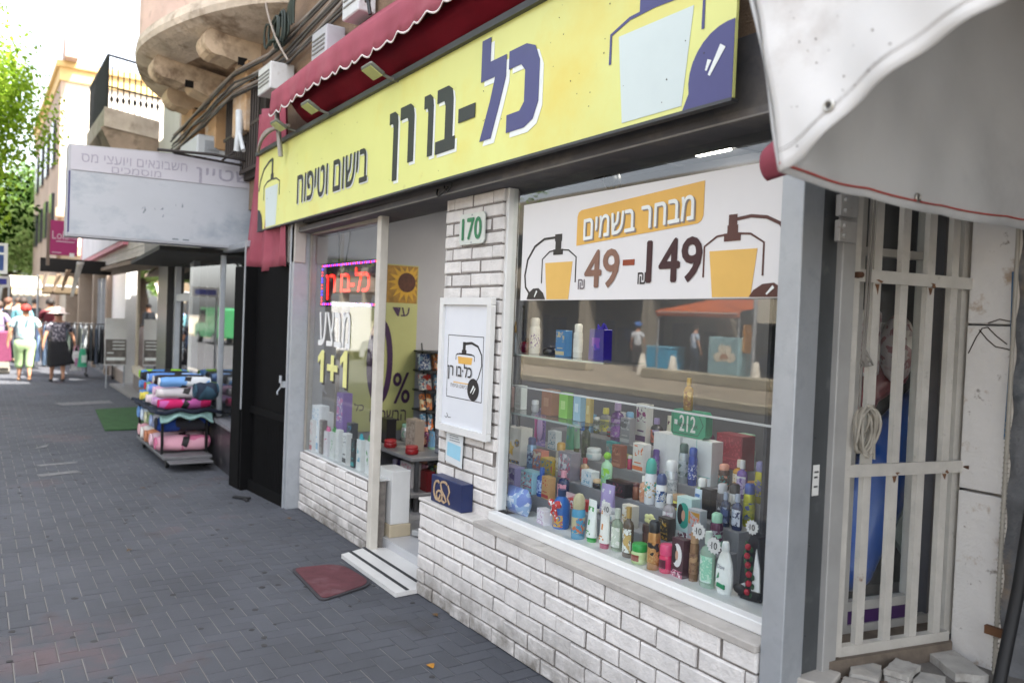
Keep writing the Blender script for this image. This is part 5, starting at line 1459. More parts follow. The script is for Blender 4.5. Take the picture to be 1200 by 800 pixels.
('can', 'spray_can', 'pale green spray can with white cap behind the teal box', 'spray can', -2.662, 2.898, 0.78, 0.049, 0.163, 'a8c8a0-e2e4e2-6a9a6a', 0),
('bottle', 'shampoo_bottle', 'violet shampoo bottle with a white cap behind the yellow cans', 'bottle', -2.484, 2.965, 0.88, 0.055, 0.174, '6a4a94-dcdce0-b8a8d0', 0),
('box', 'perfume_box', 'silver box on the back row right of the violet bottle', 'box', -3.509, 3.175, 0.97, 0.08, 0.149, '9a9ca2-c4c6ca-6a6c72', 0),
('box', 'perfume_box', 'rust coloured box on the back row left of the tall flower carton', 'box', -3.315, 2.945, 0.88, 0.075, 0.122, '94523a-b87a5a-6a3a2a', 0),
('can', 'spray_can', 'light blue can with navy cap at the back left', 'spray can', -3.93, 2.795, 0.78, 0.056, 0.184, '8ab0d4-2a3f7a-c8d8e8', 0),
('box', 'puzzle_box', 'wide multicoloured box on the back row at left', 'box', -3.728, 2.798, 0.78, 0.128, 0.089, 'c8a83a-3a8ab0-c84a5a', 0),
('cone', 'perfume_bottle', 'silver cone bottle with a gold tip on the top shelf', 'perfume', -3.897, 2.62, 1.475, 0.055, 0.179, '9aa2aa-b8923c-9aa2aa', 0),
('apple', 'perfume_bottle', 'dark red apple shaped perfume bottle on the top shelf', 'perfume', -3.783, 2.62, 1.475, 0.083, 0.088, '6a0f22-2a1018-6a0f22', 0),
('can', 'perfume_bottle', 'tall white cylinder on a violet foot on the top shelf', 'perfume', -3.7, 2.62, 1.475, 0.062, 0.202, 'e2ded6-d8d4cc-7a5a94', 0),
('apple', 'perfume_bottle', 'dark grey squat oval bottle on the top shelf', 'perfume', -3.545, 2.62, 1.475, 0.093, 0.056, '3a3634-6a6460-3a3634', 0),
('box', 'perfume_box', 'sky blue and beige picture box on the top shelf', 'box', -3.43, 2.62, 1.475, 0.082, 0.141, '5a8fc4-d8c8a0-5a8fc4', 0),
('can', 'candle', 'white tall candle at the back of the top shelf', 'candle', -3.308, 2.62, 1.475, 0.049, 0.178, 'e8e6de-f0eee6-e8e6de', 0),
('bag', 'gift_bag', 'shiny royal purple gift bag on the top shelf', 'gift bag', -3.127, 2.62, 1.475, 0.112, 0.18, '2a1f8a-3f2fb0-7a3fb0', 0),
('box', 'perfume_box', 'small pale pink box at the left end of the middle shelf', 'box', -3.927, 2.62, 1.15, 0.05, 0.12, 'c8a8a8-d8bcb8-c8a8a8', 0),
('box', 'perfume_box', 'white box with fine print on the middle shelf', 'box', -3.812, 2.62, 1.15, 0.069, 0.137, 'eeeeea-d8d4d0-eeeeea', 0),
('jar', 'perfume_bottle', 'small clear perfume bottle between the white and brown boxes', 'perfume', -3.668, 2.62, 1.15, 0.043, 0.067, 'b8b8bc-d8d8da-b8b8bc', 0),
('box', 'perfume_box', 'brown box with a square emblem on the middle shelf', 'box', -3.524, 2.62, 1.15, 0.098, 0.14, '9a6a50-b08468-7a4f3a', 0),
('box', 'perfume_box', 'lime green box on the middle shelf', 'box', -3.388, 2.62, 1.15, 0.068, 0.136, '7cb84a-a8d07c-4a8a2a', 0),
('box', 'perfume_box', 'pale blue box on the middle shelf', 'box', -3.272, 2.62, 1.15, 0.062, 0.133, '94b8cc-c0d6e0-6a90a8', 0),
('box', 'perfume_box', 'narrow mustard box at the right of the middle shelf', 'box', -3.189, 2.62, 1.15, 0.039, 0.131, 'b09a58-c8b880-b09a58', 0),
('bottle', 'perfume_bottle', 'violet glass perfume bottle behind the star tag', 'perfume', -3.603, 3.175, 0.97, 0.091, 0.232, '7a3f9a-b09ac0-9a62b4', 0),
('bottle', 'perfume_bottle', 'ornate gold bottle standing above the road sign box', 'perfume', -2.905, 3.03, 1.236, 0.055, 0.164, '9a7a3c-c8a85a-7a4a2a', 0),
('box', 'gift_bag', 'white gift bag with a blue printed flask leaning at the left end of the sill', 'gift bag', -6.52, 2.44, 0.5, 0.155, 0.382, 'e8ebee-7aa8c8-e8ebee', 0),
('box', 'carton', 'white carton behind the flask bag at the left end of the sill', 'box', -6.52, 2.509, 0.5, 0.102, 0.324, 'e4e8ec-c8d4dc-e4e8ec', 0),
('box', 'carton', 'slim white carton with red edge next to the flask bag', 'box', -6.52, 2.381, 0.5, 0.062, 0.262, 'dcd8d4-b8343c-dcd8d4', 0),
('box', 'carton', 'brown grey carton behind the slim red edged carton', 'box', -6.376, 2.415, 0.5, 0.069, 0.277, '7a726c-9a948c-7a726c', 0),
('bag', 'gift_bag', 'white paper bag with pink tissue on the left sill', 'gift bag', -6.259, 2.415, 0.5, 0.09, 0.234, 'e8e4e6-d86a9a-e8e4e6', 0),
('bag', 'gift_bag', 'white bag with green tissue right of the pink tissue bag', 'gift bag', -6.127, 2.415, 0.5, 0.089, 0.249, 'e6e8e4-4a9a4a-e6e8e4', 0),
('box', 'carton', 'plain white carton in the middle of the left sill', 'box', -6.018, 2.415, 0.5, 0.066, 0.245, 'ebebe9-dcdcda-ebebe9', 0),
('box', 'tower_box', 'tall stacked box in white, violet and pink bands on the left sill', 'box', -6.152, 2.5, 0.5, 0.134, 0.523, '8a6fb0-e8e2ea-c87aa8', 0),
('box', 'carton', 'white carton with a small dark picture on the left sill', 'box', -5.858, 2.415, 0.5, 0.078, 0.24, 'e6e6e4-3a3a3c-e6e6e4', 0),
('box', 'carton', 'tall charcoal carton with blue tissue on the left sill', 'box', -5.97, 2.5, 0.5, 0.095, 0.302, '35373a-2a9ac8-35373a', 0),
('box', 'carton', 'small black carton in front of the charcoal carton', 'box', -5.706, 2.415, 0.5, 0.063, 0.217, '26282a-2a9a9c-26282a', 0),
('bag', 'gift_bag', 'white bag with turquoise tissue near the door end of the sill', 'gift bag', -5.575, 2.415, 0.5, 0.096, 0.267, 'eceeec-28a8b8-7ab0d0', 0),
('bag', 'gift_bag', 'plain white bag at the door end of the sill', 'gift bag', -5.435, 2.415, 0.5, 0.074, 0.279, 'f0f0ee-48a048-f0f0ee', 0),
]


def pm(c, r=.32, **kw):
    return mat('packaging', c, rough=r, var=.06, vscale=20, coat=.15, **kw)
GRP_D = 'toiletries in the display window'
GRP_S = 'boxes and bags on the left window sill'
def product(kind, name, label, cat, x, y, z, W, H, cols, rot):
    c1, c2, c3 = (cols.split('-') + ['dddddd', 'dddddd'])[:3]
    r = W / 2
    t = thing(name, label, cat, (x, y, z), rot if rot else RND.uniform(-.08, .08), GRP_D if x > -4.6 else GRP_S)
    def part(bd, nm, m_, **kw):
        return bd.build(nm, m_, t, local=True, **kw)
    FA = fY(0, 0, 0)
    if kind in ('can', 'rollon', 'domecan'):
        ch = H * (.24 if kind == 'can' else .34)
        bh = H - ch
        part(B().lathe([(r * .92, 0), (r, .006), (r, bh * .93), (r * .86, bh)], n=20), 'body', pm(c1, .25 if kind == 'can' else .4, metal=.35 if kind == 'can' and c1 not in ('e4e6ea', 'e6e8ec', 'e2ded6', 'e8e6de') else 0))
        if kind == 'can':
            pr = [(r * .84, bh + .0005), (r * .86, bh + ch * .82), (r * .6, H)]
        else:
            pr = [(r * .9, bh + .0005), (r * .95, bh + ch * .3), (r * .86, bh + ch * .66), (r * .55, bh + ch * .92), (0.0, H)]
        part(B().lathe(pr, n=18), 'cap', pm(c2, .35))
        if H > .1:
            part(B().lathe([(r * 1.012, bh * .22), (r * 1.012, bh * .74)], n=20), 'label', print_mat(c1, c3, c2, 60 if kind != 'domecan' else 36))
    elif kind == 'tube':
        ch = H * .13
        part(B().lathe([(r * .80, 0), (r * .84, ch)], n=18, sy=.8), 'cap', pm(c2, .35))
        k = B()
        prof = [(1.0, ch + .0005), (1.02, H * .4), (1.05, H * .75), (1.1, H)]
        k.lathe([(r * .93 * a, zz) for a, zz in prof], n=22, sy=1.0)
        # flatten towards the crimp
        k.v = [(vx, vy * (.82 - .74 * max(0, (vz - ch) / (H - ch)) ** 1.2), vz) for vx, vy, vz in k.v]
        part(k, 'body', pm(c1, .3))
        k = B(); k.rect(-r * .62, r * .62, H * .74, H * .84, FA, 0, .001); k.rect(-r * .15, r * .15, H * .42, H * .54, FA, 0, .001); k.rect(-r * .6, r * .5, H * .2, H * .235, FA, 0, .001); k.rect(-r * .6, r * .2, H * .26, H * .285, FA, 0, .001)
        k.v = [(vx, -(sqrt(max(0, 1 - (vx / (r * .98)) ** 2))) * r * .97 * (.82 - .74 * max(0, (vz - ch) / (H - ch)) ** 1.2) + vy - .0008, vz) for vx, vy, vz in k.v]
        part(k, 'label', pm(c3, .35))
    elif kind in ('bottle',):
        bh = H * .74
        trans = .55 if c1 in ('bccdb4', 'bfe0cc', '7a3f9a', 'd8cfd2') else 0
        part(B().lathe([(r * .9, 0), (r, .008), (r, bh * .86), (r * .8, bh * .95), (r * .42, bh), (r * .38, bh + H * .05)], n=22, sy=.72), 'body', pm(c1, .22, trans=trans))
        if c2 == '8cd02c':
            part(B().ellipsoid((0, 0, bh + H * .05 + r * .55), (r * .6, r * .6, r * .6), 14, 8), 'cap', pm(c2))
        else:
            part(B().lathe([(r * .44, bh + H * .04), (r * .44, H * .93), (r * .40, H)], n=16), 'cap', pm(c2, .3, metal=.6 if c2 in ('c8a867', 'c8a85a') else 0))
        k = B(); k.grid(lambda u, v: (sin((u - .5) * 2.4) * r * 1.015, -cos((u - .5) * 2.4) * r * .745, bh * (.16 + .62 * v)), 12, 2)
        part(k, 'label', print_mat(c3, c1 if c3 != c1 else c2, c2, 45), recalc=True)
    elif kind == 'jar':
        part(B().lathe([(r * .8, 0), (r, H * .12), (r * 1.0, H * .55), (r * .88, H * .64)], n=24), 'body', pm(c1, .25))
        part(B().lathe([(r * .92, H * .645), (r * .95, H * .70), (r * .93, H * .94), (r * .8, H)], n=24), 'lid', pm(c2, .3))
        k = B(); k.grid(lambda u, v: (sin((u - .5) * 1.3) * r * 1.01, -cos((u - .5) * 1.3) * r * 1.01, H * (.2 + .3 * v)), 8, 1)
        part(k, 'label', pm(c3, .4))
    elif kind == 'lotion':
        k = B(); k.lathe([(r * .62, 0), (r * .78, H * .02), (r * .92, H * .12), (r * 1.0, H * .30), (r * .98, H * .45), (r * .84, H * .62), (r * .58, H * .76), (r * .40, H * .82)], n=26, sy=.55)
        part(k, 'body', pm(c1, .3))
        part(B().lathe([(r * .42, H * .822), (r * .46, H * .85), (r * .40, H * .96), (r * .30, H)], n=20, sy=.75), 'cap', pm(c2, .3))
        FB = fY(0, -r * .555, 0)
        k = B(); k.prism([(-r * .45, H * .16), (r * .5, H * .13), (r * .5, H * .21), (-r * .42, H * .23)], FB, -.003, .0035); k.prism([(-r * .5, H * .3), (-r * .25, H * .33), (-r * .3, H * .42)], FB, -.003, .002)
        part(k, 'label', pm(c3, .4))
        k = B(); k.text('Dove', FB, -r * .48, r * .42, H * .50, H * .58, .0, .003, 0.)
        k.v = [(a, b + .10 * r * ((c_ - H * .3) / (H * .3)) ** 2, c_) for a, b, c_ in k.v]
        part(k, 'lettering', pm('3f4a6a', .4))
    elif kind in ('box', 'sign212'):
        D = min(.09, W * .6) if kind == 'box' else .05
        if kind == 'sign212':
            k = B(); q = .018
            pts = [(-W / 2 + q, 0), (W / 2 - q, 0), (W / 2, q), (W / 2, H - q), (W / 2 - q, H), (-W / 2 + q, H), (-W / 2, H - q), (-W / 2, q)]
            k.prism(pts, FA, -.05, 0); part(k, 'box_body', pm(c1, .3), bevel=.002)
            k = B(); k.stroke([(-W * .45, H * .1), (W * .30, H * .1), (W * .44, H * .5), (W * .30, H * .9), (-W * .45, H * .9), (-W * .45, H * .1)], .003, FA, .0006, .0016); part(k, 'arrow_line', pm(c3, .4))
            k = B(); k.text('212', FA, -W * .24, W * .22, H * .2, H * .8, .0006, .0016, .03); part(k, 'number', pm(c2, .4))
            k = B(); k.text('NEW YORK', FA, -W * .30, W * .30, H * .36, H * .50, .0018, .0024, 0.); part(k, 'lettering', pm(c3, .4))
            k = B(); k.rect(-W * .40, -W * .31, H * .42, H * .6, FA, .0006, .0014); part(k, 'print_line', pm(c2, .4))
            return t
        tall = H > W * 1.6
        k = B(); k.box(-W / 2, W / 2, -D / 2, D / 2, 0, H); part(k, 'box_body', pm(c1, .4), bevel=.0015)
        FB = fY(0, -D / 2, 0)
        if 'carton' in name and 'large' in label:
            k = B(); k.rect(-W * .5 + .002, W * .5 - .002, H * .18, H * .20, FB, .0006, .0012); k.rect(-.002, .002, H * .2, H, FB, .0006, .0012); part(k, 'print', pm(c2, .5))
        elif 'star' in label and 'yellow' in label:
            k = B(); k.prism([(.036 * (1 if i % 2 == 0 else .55) * cos(pi / 2 + i * pi / 5) - .015, H * .42 + .05 * (1 if i % 2 == 0 else .55) * sin(pi / 2 + i * pi / 5)) for i in range(10)], FB, .0006, .003); part(k, 'star_print', pm(c2, .4))
            k = B(); k.prism([(.045 + .024 * cos(a), H * .6 + .024 * sin(a)) for a in [i * pi / 8 for i in range(16)]], FB, .0006, .0016); k.rect(-W * .45, W * .45, H * .05, H * .13, FB, .0006, .0016); part(k, 'print', print_mat('4a4038', c2, '5f7fa8', 60))
        elif 'hair colour' in label:
            k = B(); k.prism([(W * .40 * cos(a), H * .58 + H * .30 * sin(a)) for a in [i * pi / 10 for i in range(20)]], FB, .0006, .0014); part(k, 'oval', pm(c2, .4))
            k = B(); k.prism([(-W * .22 + W * .2 * cos(a), H * .60 + H * .24 * sin(a)) for a in [i * pi / 10 for i in range(20)]], FB, .0016, .0022); part(k, 'hair_print', pm('1a1416', .4))
            k = B(); k.prism([(W * .0 + W * .12 * cos(a), H * .58 + H * .13 * sin(a)) for a in [i * pi / 8 for i in range(16)]], FB, .0024, .003); part(k, 'face_print', pm('c99c84', .5))
            k = B(); k.rect(-W * .48, W * .48, H * .02, H * .2, FB, .0006, .0014); part(k, 'band', print_mat(c3, 'e8d8dc', '5a1a3a', 70))
        elif 'emblem' in label or 'lime' in label or 'pale blue box' in label or 'mustard' in label:
            k = B(); k.rect(-W * .25, W * .25, H * .35, H * .68, FB, .0006, .0014); part(k, 'emblem', pm(c2, .4))
        else:
            k = B(); k.rect(-W * .44, W * .44, H * (.55 if tall else .1), H * .93, FB, .0006, .0012); part(k, 'print', print_mat(c1, c2, c3, 40))
            k = B(); k.rect(-W * .47, W * .47, H * .06, H * (.2 if tall else .09), FB, .0008, .0014); k.rect(-W * .3, W * .3, H * .3, H * .34, FB, .0014, .0018); part(k, 'band', pm(c2, .4))
    elif kind == 'blister':
        k = B(); pts = [(-W / 2, 0), (W / 2, 0), (W / 2, H - W / 2)] + [(W / 2 * cos(a), H - W / 2 + W / 2 * sin(a)) for a in [i * pi / 10 for i in range(1, 10)]] + [(-W / 2, H - W / 2)]
        k.prism(pts, FA, -.004, 0); part(k, 'card', print_mat(c1, c3, c1, 50))
        part(B().ellipsoid((W * .12, -.012, H * .5), (W * .24, .016, H * .36), 14, 8), 'bubble', pm(c3, .15)); k = B(); k.tube([(-W * .28, -.012, H * .1), (-W * .25, -.014, H * .5), (-W * .3, -.012, H * .8)], [.011, .008, .012], 8); part(k, 'toothbrush', pm(c2, .3))
    elif kind == 'pack':
        k = B()
        def fn(u, v):
            a = 2 * pi * u
            return (W / 2 * cos(a) * (1 - .5 * abs(v - .5) ** 2) * (1 + .05 * sin(5 * a)), .055 * sin(a) * (1 - (2 * abs(v - .5)) ** 3) * (1 + .1 * sin(7 * a + v * 9)), H * v)
        k.grid(fn, 28, 10); part(k, 'wrapper', print_mat(c1, c2, c3, 22), weld=True)
        k = B(); k.rect(-W * .3, W * .2, H * .52, H * .64, fY(0, -.056, 0), 0, .002); part(k, 'print', pm(c2, .4))
    elif kind == 'bow':
        part(B().lathe([(r * .85, 0), (r, .01), (r, H * .66), (r * .6, H * .8), (r * .4, H * .84)], n=20), 'body', pm(c1, .3)); part(B().lathe([(r * .5, H * .842), (r * .5, H)], n=16), 'cap', pm('16335f', .3))
        k = B()
        for s_ in (-1, 1):
            k.ellipsoid((s_ * r * .62, -r * 1.02, H * .66), (r * .55, .014, H * .10), 12, 7)
        k.tube([(0, -r * 1.05, H * .64), (-r * .5, -r * 1.1, H * .34)], .009, 6); k.tube([(0, -r * 1.05, H * .64), (r * .5, -r * 1.1, H * .3)], .009, 6); part(k, 'bow', print_mat(c2, c2, c3, 90))
        k = B(); k.grid(lambda u, v: (sin((u - .5) * 2.2) * r * 1.01, -cos((u - .5) * 2.2) * r * 1.01, H * (.08 + .3 * v)), 8, 1); part(k, 'label', print_mat('d8a83a', c1, 'c8503a', 60))
    elif kind == 'cone':
        part(B().lathe([(r, 0), (r * .95, .006), (r * .32, H * .62)], n=4 * 5, sy=.7), 'body', pm(c1, .15, metal=.5)); part(B().lathe([(r * .30, H * .622), (r * .36, H * .7), (r * .12, H)], n=14), 'cap', pm(c2, .2, metal=.8))
    elif kind == 'apple':
        part(B().lathe([(r * .3, 0), (r * .8, H * .06), (r, H * .38), (r * .85, H * .66), (r * .4, H * .78), (r * .18, H * .74)], n=22), 'body', pm(c1, .12)); k = B(); k.lathe([(r * .16, H * .72), (r * .14, H * .98)], n=10); k.ellipsoid((r * .35, 0, H * .92), (r * .4, .004, H * .10), 10, 6); part(k, 'cap', pm(c2, .3))
    elif kind == 'bag':
        D = W * .5
        k = B(); k.prism([(-W / 2, 0), (W / 2, 0), (W * .47, H * .86), (-W * .47, H * .86)], FA, -D / 2, D / 2); part(k, 'bag_body', pm(c1, .3), bevel=.003)
        k = B()
        for i in range(7):
            a = RND.uniform(-.35, .35) * W; k.cone((a, RND.uniform(-.2, .2) * D, H * .84), (a + RND.uniform(-.01, .01), 0, H * RND.uniform(.93, 1.04)), .010, .004, 6)
        part(k, 'tissue', pm(c2, .7))
        k = B(); k.rect(-W * .28, W * .25, H * .25, H * .62, fY(0, -D / 2, 0), .0006, .0014); part(k, 'print', print_mat(c3, c2, c1, 30))
    elif kind == 'wreath':
        k = B(); k.prism([(-W * .5, 0), (W * .5, 0), (W * .42, H * .55), (W * .3, H * .95), (-W * .05, H), (-W * .4, H * .6)], FA, -.05, .0); part(k, 'bag_body', mat('dark_satin', c1, rough=.4, var=.2, vscale=20), bevel=.006)
        k = B(); k.prism([(W * .1, 0.02), (W * .46, .04), (W * .42, H * .5), (W * .25, H * .8), (W * .18, H * .5)], FA, .001, .008); k.prism([(-W * .45, .02), (-W * .1, .01), (-W * .2, H * .25), (-W * .42, H * .2)], FA, .001, .006); part(k, 'paper', mat('gift_paper', c2, rough=.6, var=.06))
        k = B(); k.prism([(-W * .30, -.002), (W * .5, .01), (W * .5, .045), (-W * .26, .04)], FA, .008, .016); k.ellipsoid((-W * .3, -.02, .04), (.03, .014, .02), 10, 6); part(k, 'black_bow', mat('black_ribbon', '0d0d10', rough=.5))
        k = B()
        for i in range(6):
            k.ellipsoid((W * (.02 + .06 * sin(i * 1.1)), -.02, H * (.14 + .135 * i)), (.013, .010, .013), 10, 6)
        part(k, 'rose', mat('rose_red', c3, rough=.6, var=.3, vscale=90))
        k = B()
        for i in range(12):
            k.ellipsoid((W * (.02 + .06 * sin(i * .55)) + .014 * (-1) ** i, -.014, H * (.10 + .068 * i)), (.008, .005, .012), 8, 5)
        part(k, 'rose_leaf', mat('rose_leaf', '1f4a2a', rough=.6, var=.2))
    return t
for p_ in PRODUCTS:
    product(*p_)
# smaller goods that crowd the steps behind the front rows
_occ = [(p_[4], p_[5], p_[7], p_[6]) for p_ in PRODUCTS]
_cn = [('coral', 'd0705a'), ('ivory', 'dcd6c4'), ('plum', '5a2a4a'), ('mint', '9fd0b4'), ('ochre', 'b8862e'), ('sky blue', '7fb0d4'), ('crimson', '9a1c2c'), ('charcoal', '35363a'), ('lavender', 'a898c8'), ('tan', 'b0906c'), ('turquoise', '2f9a9a'), ('rose', 'd898a8'), ('olive', '6a6c34'), ('white', 'e2e2e0'), ('navy', '1f2c54'), ('silver', 'a8aab0'), ('lemon', 'd8d060'), ('chocolate', '4a2e22'), ('salmon', 'd89a84'), ('grey', '8a8a8c')]
_kk = [('box', 'box', 'box'), ('can', 'spray_can', 'spray can'), ('bottle', 'bottle', 'bottle'), ('jar', 'jar', 'jar'), ('tube', 'tube', 'tube')]
_row = ['second', 'third', 'fourth', 'back']
_n = 0
for _t, (y0_, y1_, z_) in enumerate(TIERS[1:]):
    x_ = -4.12
    while x_ < -2.42:
        W_ = RND.uniform(.045, .10); y_ = (y0_ + y1_) / 2 + RND.uniform(-.02, .02)
        if all(not (abs(x_ + W_ / 2 - o[0]) < (W_ + o[2]) / 2 + .004 and abs(y_ - o[1]) < .085 and abs(z_ - o[3]) < .16) for o in _occ):
            kd = _kk[(_n // 20 + _n) % 5]; cn = _cn[(_n * 7) % 20]
            c2_ = _cn[(_n * 3 + 5) % 20][1]; c3_ = _cn[(_n * 11 + 9) % 20][1]
            product(kd[0], kd[1], 'small %s coloured %s in the %s row of the window display' % (cn[0], kd[2], _row[_t]), kd[2], x_ + W_ / 2, y_, z_, W_ if kd[0] != 'can' else min(W_, .055), RND.uniform(.10, .19) if kd[0] != 'jar' else W_ * .8, '%s-%s-%s' % (cn[1], c2_, c3_), 0)
            _occ.append((x_ + W_ / 2, y_, W_, z_)); _n += 1
            x_ += W_ + .006
        else:
            x_ += .02
for _t, (y0_, y1_, z_) in enumerate([(2.95, 3.1, .251), (2.95, 3.1, .531)]):
    for _i in range(7):
        kd = _kk[(_i * 2 + _t) % 5]; cn = _cn[(_i * 3 + _t * 11 + 2) % 20]
        product(kd[0], kd[1], 'small %s %s at the back of the %s tier of the doorway table' % (cn[0], kd[2], ['lower', 'upper'][_t]), kd[2], -6.66 + _i * .135, y0_ + .36 + RND.uniform(-.03, .03), z_, .085, RND.uniform(.12, .2), '%s-%s-%s' % (cn[1], _cn[(_i * 5 + 3) % 20][1], _cn[(_i * 7 + 1) % 20][1]), 0)
# yellow flower and brown pot on the green jar
fw = thing('hair_mask_jar', 'brown jar with a pale yellow flower on its lid behind the round green jar', 'jar', (-2.66, 2.57, .604), 0, GRP_D)
k = B(); k.lathe([(.030, 0), (.036, .02), (.036, .11), (.032, .12)], n=22); k.build('body', pm('4a2a22', .3), fw, local=True)
k = B(); k.lathe([(.037, .1205), (.037, .15), (.034, .155)], n=22); k.build('lid', pm('3a201c', .35), fw, local=True)
k = B()
for i in range(5):
    a = i * 2 * pi / 5
    k.ellipsoid((.022 * cos(a), -.006, .178 + .014 * sin(a)), (.018, .006, .012), 10, 6)
k.build('flower', mat('petal', 'd8d89a', rough=.6, var=.1), fw, local=True)
k = B(); k.grid(lambda u, v: (sin((u - .5) * 1.6) * .0368, -cos((u - .5) * 1.6) * .0368, .03 + .05 * v), 8, 1); k.build('label', print_mat('a86a5a', '4a2a22', 'd8c8b8', 60), fw, local=True)
# star price tags
tags = [(-2.835, 2.455, .80, 'white star price tag on the pink capped tube and green bottle', .034), (-2.262, 2.452, .835, 'white star price tag on the tall green shower gel', .036), (-2.172, 2.445, .80, 'white star price tag above the curvy white lotion bottle', .036), (-2.02, 2.48, .905, 'white star price tag at the right end of the display by the yellow cans', .030)]
for x, y, z, lb_, r in tags:
    t = thing('price_tag', lb_, 'price tag', (x, y, z), .1, 'star price tags in the display window')
    k = B(); k.prism([(r * (1 if i % 2 == 0 else .78) * cos(i * pi / 13), r * (1 if i % 2 == 0 else .78) * sin(i * pi / 13)) for i in range(26)], fY(0, 0, 0), -.0015, 0); k.build('card', mat('tag_card', 'd9d6d4', rough=.6, var=.04), t, local=True)
    k = B(); k.text('10', fY(0, 0, 0), -r * .30, r * .42, -r * .38, r * .38, .0004, .0012, .02); k.rect(-r * .55, -r * .42, -r * .1, -r * .02, fY(0, 0, 0), .0004, .0012); k.build('price', BLK, t, local=True)
# blue box standing on the wall cap
bb = thing('blue_box', 'small dark blue box with cream rope letters standing on the wall cap beside the door', 'box', (-4.0, 2.29, .578))
k = B(); k.box(-4.19, -3.83, 2.262, 2.335, .579, .735); k.build('box_body', mat('navy_card', '16244f', rough=.4, var=.12, vscale=9), bb, bevel=.003)
BFr = fY(0, 2.261, 0)
k = B()
S1 = [(-4.15 + .042 + .042 * cos(a), .655 + .055 * sin(a) * (1 if a < 4 else 1)) for a in [radians(60 + i * 28) for i in range(11)]]
k.stroke(S1, .013, BFr, 0, .004)
k.stroke([(-4.155 + .075 + .035 * cos(a), .628 + .03 * sin(a)) for a in [radians(180 - i * 33) for i in range(12)]], .012, BFr, .001, .005)
k.stroke([(-4.03 + .04 * cos(a), .695 + .022 * sin(a)) for a in [radians(30 + i * 26) for i in range(7)]] + [(-4.055, .66), (-4.02, .635), (-4.0, .61), (-4.025, .598), (-4.06, .61)], .012, BFr, 0, .004)
k.stroke([(-3.985, .705), (-3.965, .67), (-3.985, .63), (-3.96, .60)], .011, BFr, 0, .004)
k.build('rope_lettering', mat('cream_rope', 'b09678', rough=.6, var=.15, vscale=60), bb)

# ------------------------------------------------------------------ inside the doorway and left window
led = thing('led_sign', 'black LED sign with red Hebrew letters and dotted blue red border in the left window', 'sign', (-6.05, 2.44, 1.72))
k = B(); k.box(-6.64, -5.44, 2.452, 2.50, 1.715, 2.075); k.build('case', mat('led_black', '18161a', rough=.3, var=.2), led, bevel=.004)
LF = fY(0, 2.450, 0)
k = B()
nb = 84
bord = []
for i in range(52): bord += [(-6.615 + i * 1.145 / 51, 2.055), (-6.615 + i * 1.145 / 51, 1.735)]
for i in range(1, 12): bord += [(-6.615, 1.735 + i * .32 / 12), (-5.47, 1.735 + i * .32 / 12)]
k2 = B()
for n_, (u, v) in enumerate(bord):
    (k if (n_ // 4) % 2 else k2).rect(u - .0085, u + .0085, v - .006, v + .006, LF, 0, .003)
k.build('border_lamp', mat('led_blue', '4a2cff', emit=1.3, var=0), led); k2.build('border_lamp', mat('led_red', 'ff2d3f', emit=.9, var=0), led)
k = B(); k.text(heb('כל-בו רן'), LF, -6.52, -5.62, 1.775, 2.02, 0, .003, .012); k.build('led_lettering', mat('led_letters', 'ff2a22', emit=.75, var=.5, vscale=9), led)
k = B(); k.tube([(-6.3, 2.47, 2.08), (-6.32, 2.47, 2.4), (-6.3, 2.47, 2.68)], .006, 5); k.tube([(-6.15, 2.47, 2.08), (-6.08, 2.47, 2.3), (-6.2, 2.47, 2.5), (-6.18, 2.47, 2.68)], .005, 5); k.tube([(-5.5, 2.47, 2.08), (-5.5, 2.47, 2.68)], .005, 5); k.build('cable', BLACKP, led)
wl = thing('window_lettering', 'white Hebrew sale lettering and yellow white 1+1 stuck on the left window', 'lettering', (-6.0, 2.36, 1.1))
WF = fY(0, 2.3425, 0)
k = B(); k.text(heb('מבצע'), WF, -6.36, -5.70, 1.40, 1.67, 0, .002, .012); k.build('lettering', mat('window_white', 'e2e2e0', rough=.5, var=.05), wl)
for body, u0, u1, v0, v1 in (('1', -6.36, -6.19, 1.10, 1.36), ('+', -6.15, -5.93, 1.13, 1.33), ('1', -5.88, -5.70, 1.10, 1.38)):
    ONE = [(.02, .78), (.50, 1), (.78, 1), (.78, 0), (.38, 0), (.38, .72), (.02, .58)]; PLUS = [(.36, 0), (.64, 0), (.64, .37), (1, .37), (1, .63), (.64, .63), (.64, 1), (.36, 1), (.36, .63), (0, .63), (0, .37), (.36, .37)]
    gl_ = ONE if body == '1' else PLUS
    k = B(); k.prism([(u0 + .03 + (u1 - u0) * a, v0 - .018 + (v1 - v0) * b) for a, b in gl_], WF, -.0015, -.0005); k.build('lettering_shadow', BLK, wl)
    k = B(); k.prism([(u0 + (u1 - u0) * a, v0 + (v1 - v0) * b) for a, b in gl_], WF, 0, .002); k.build('lettering', mat('window_cream', 'dcd98e', rough=.5, var=.2, vscale=5), wl)
po = thing('discount_poster', 'tall pale green poster with a sunflower and purple percent discount on the inner side wall', 'poster', (-6.74, 3.05, .6))
QF = fX(-6.735, 0, 0)
k = B(); k.rect(2.76, 3.42, .61, 2.13, QF, -.012, 0); k.build('sheet', mat('poster_green', 'a3a56e', rough=.6, var=.08, vscale=2), po)
k = B(); k.rect(2.97, 3.41, 1.78, 2.12, QF, .001, .003); k.build('photo', mat('sunflower_field', '8f6a1c', rough=.6, var=.5, vscale=14), po)
k = B()
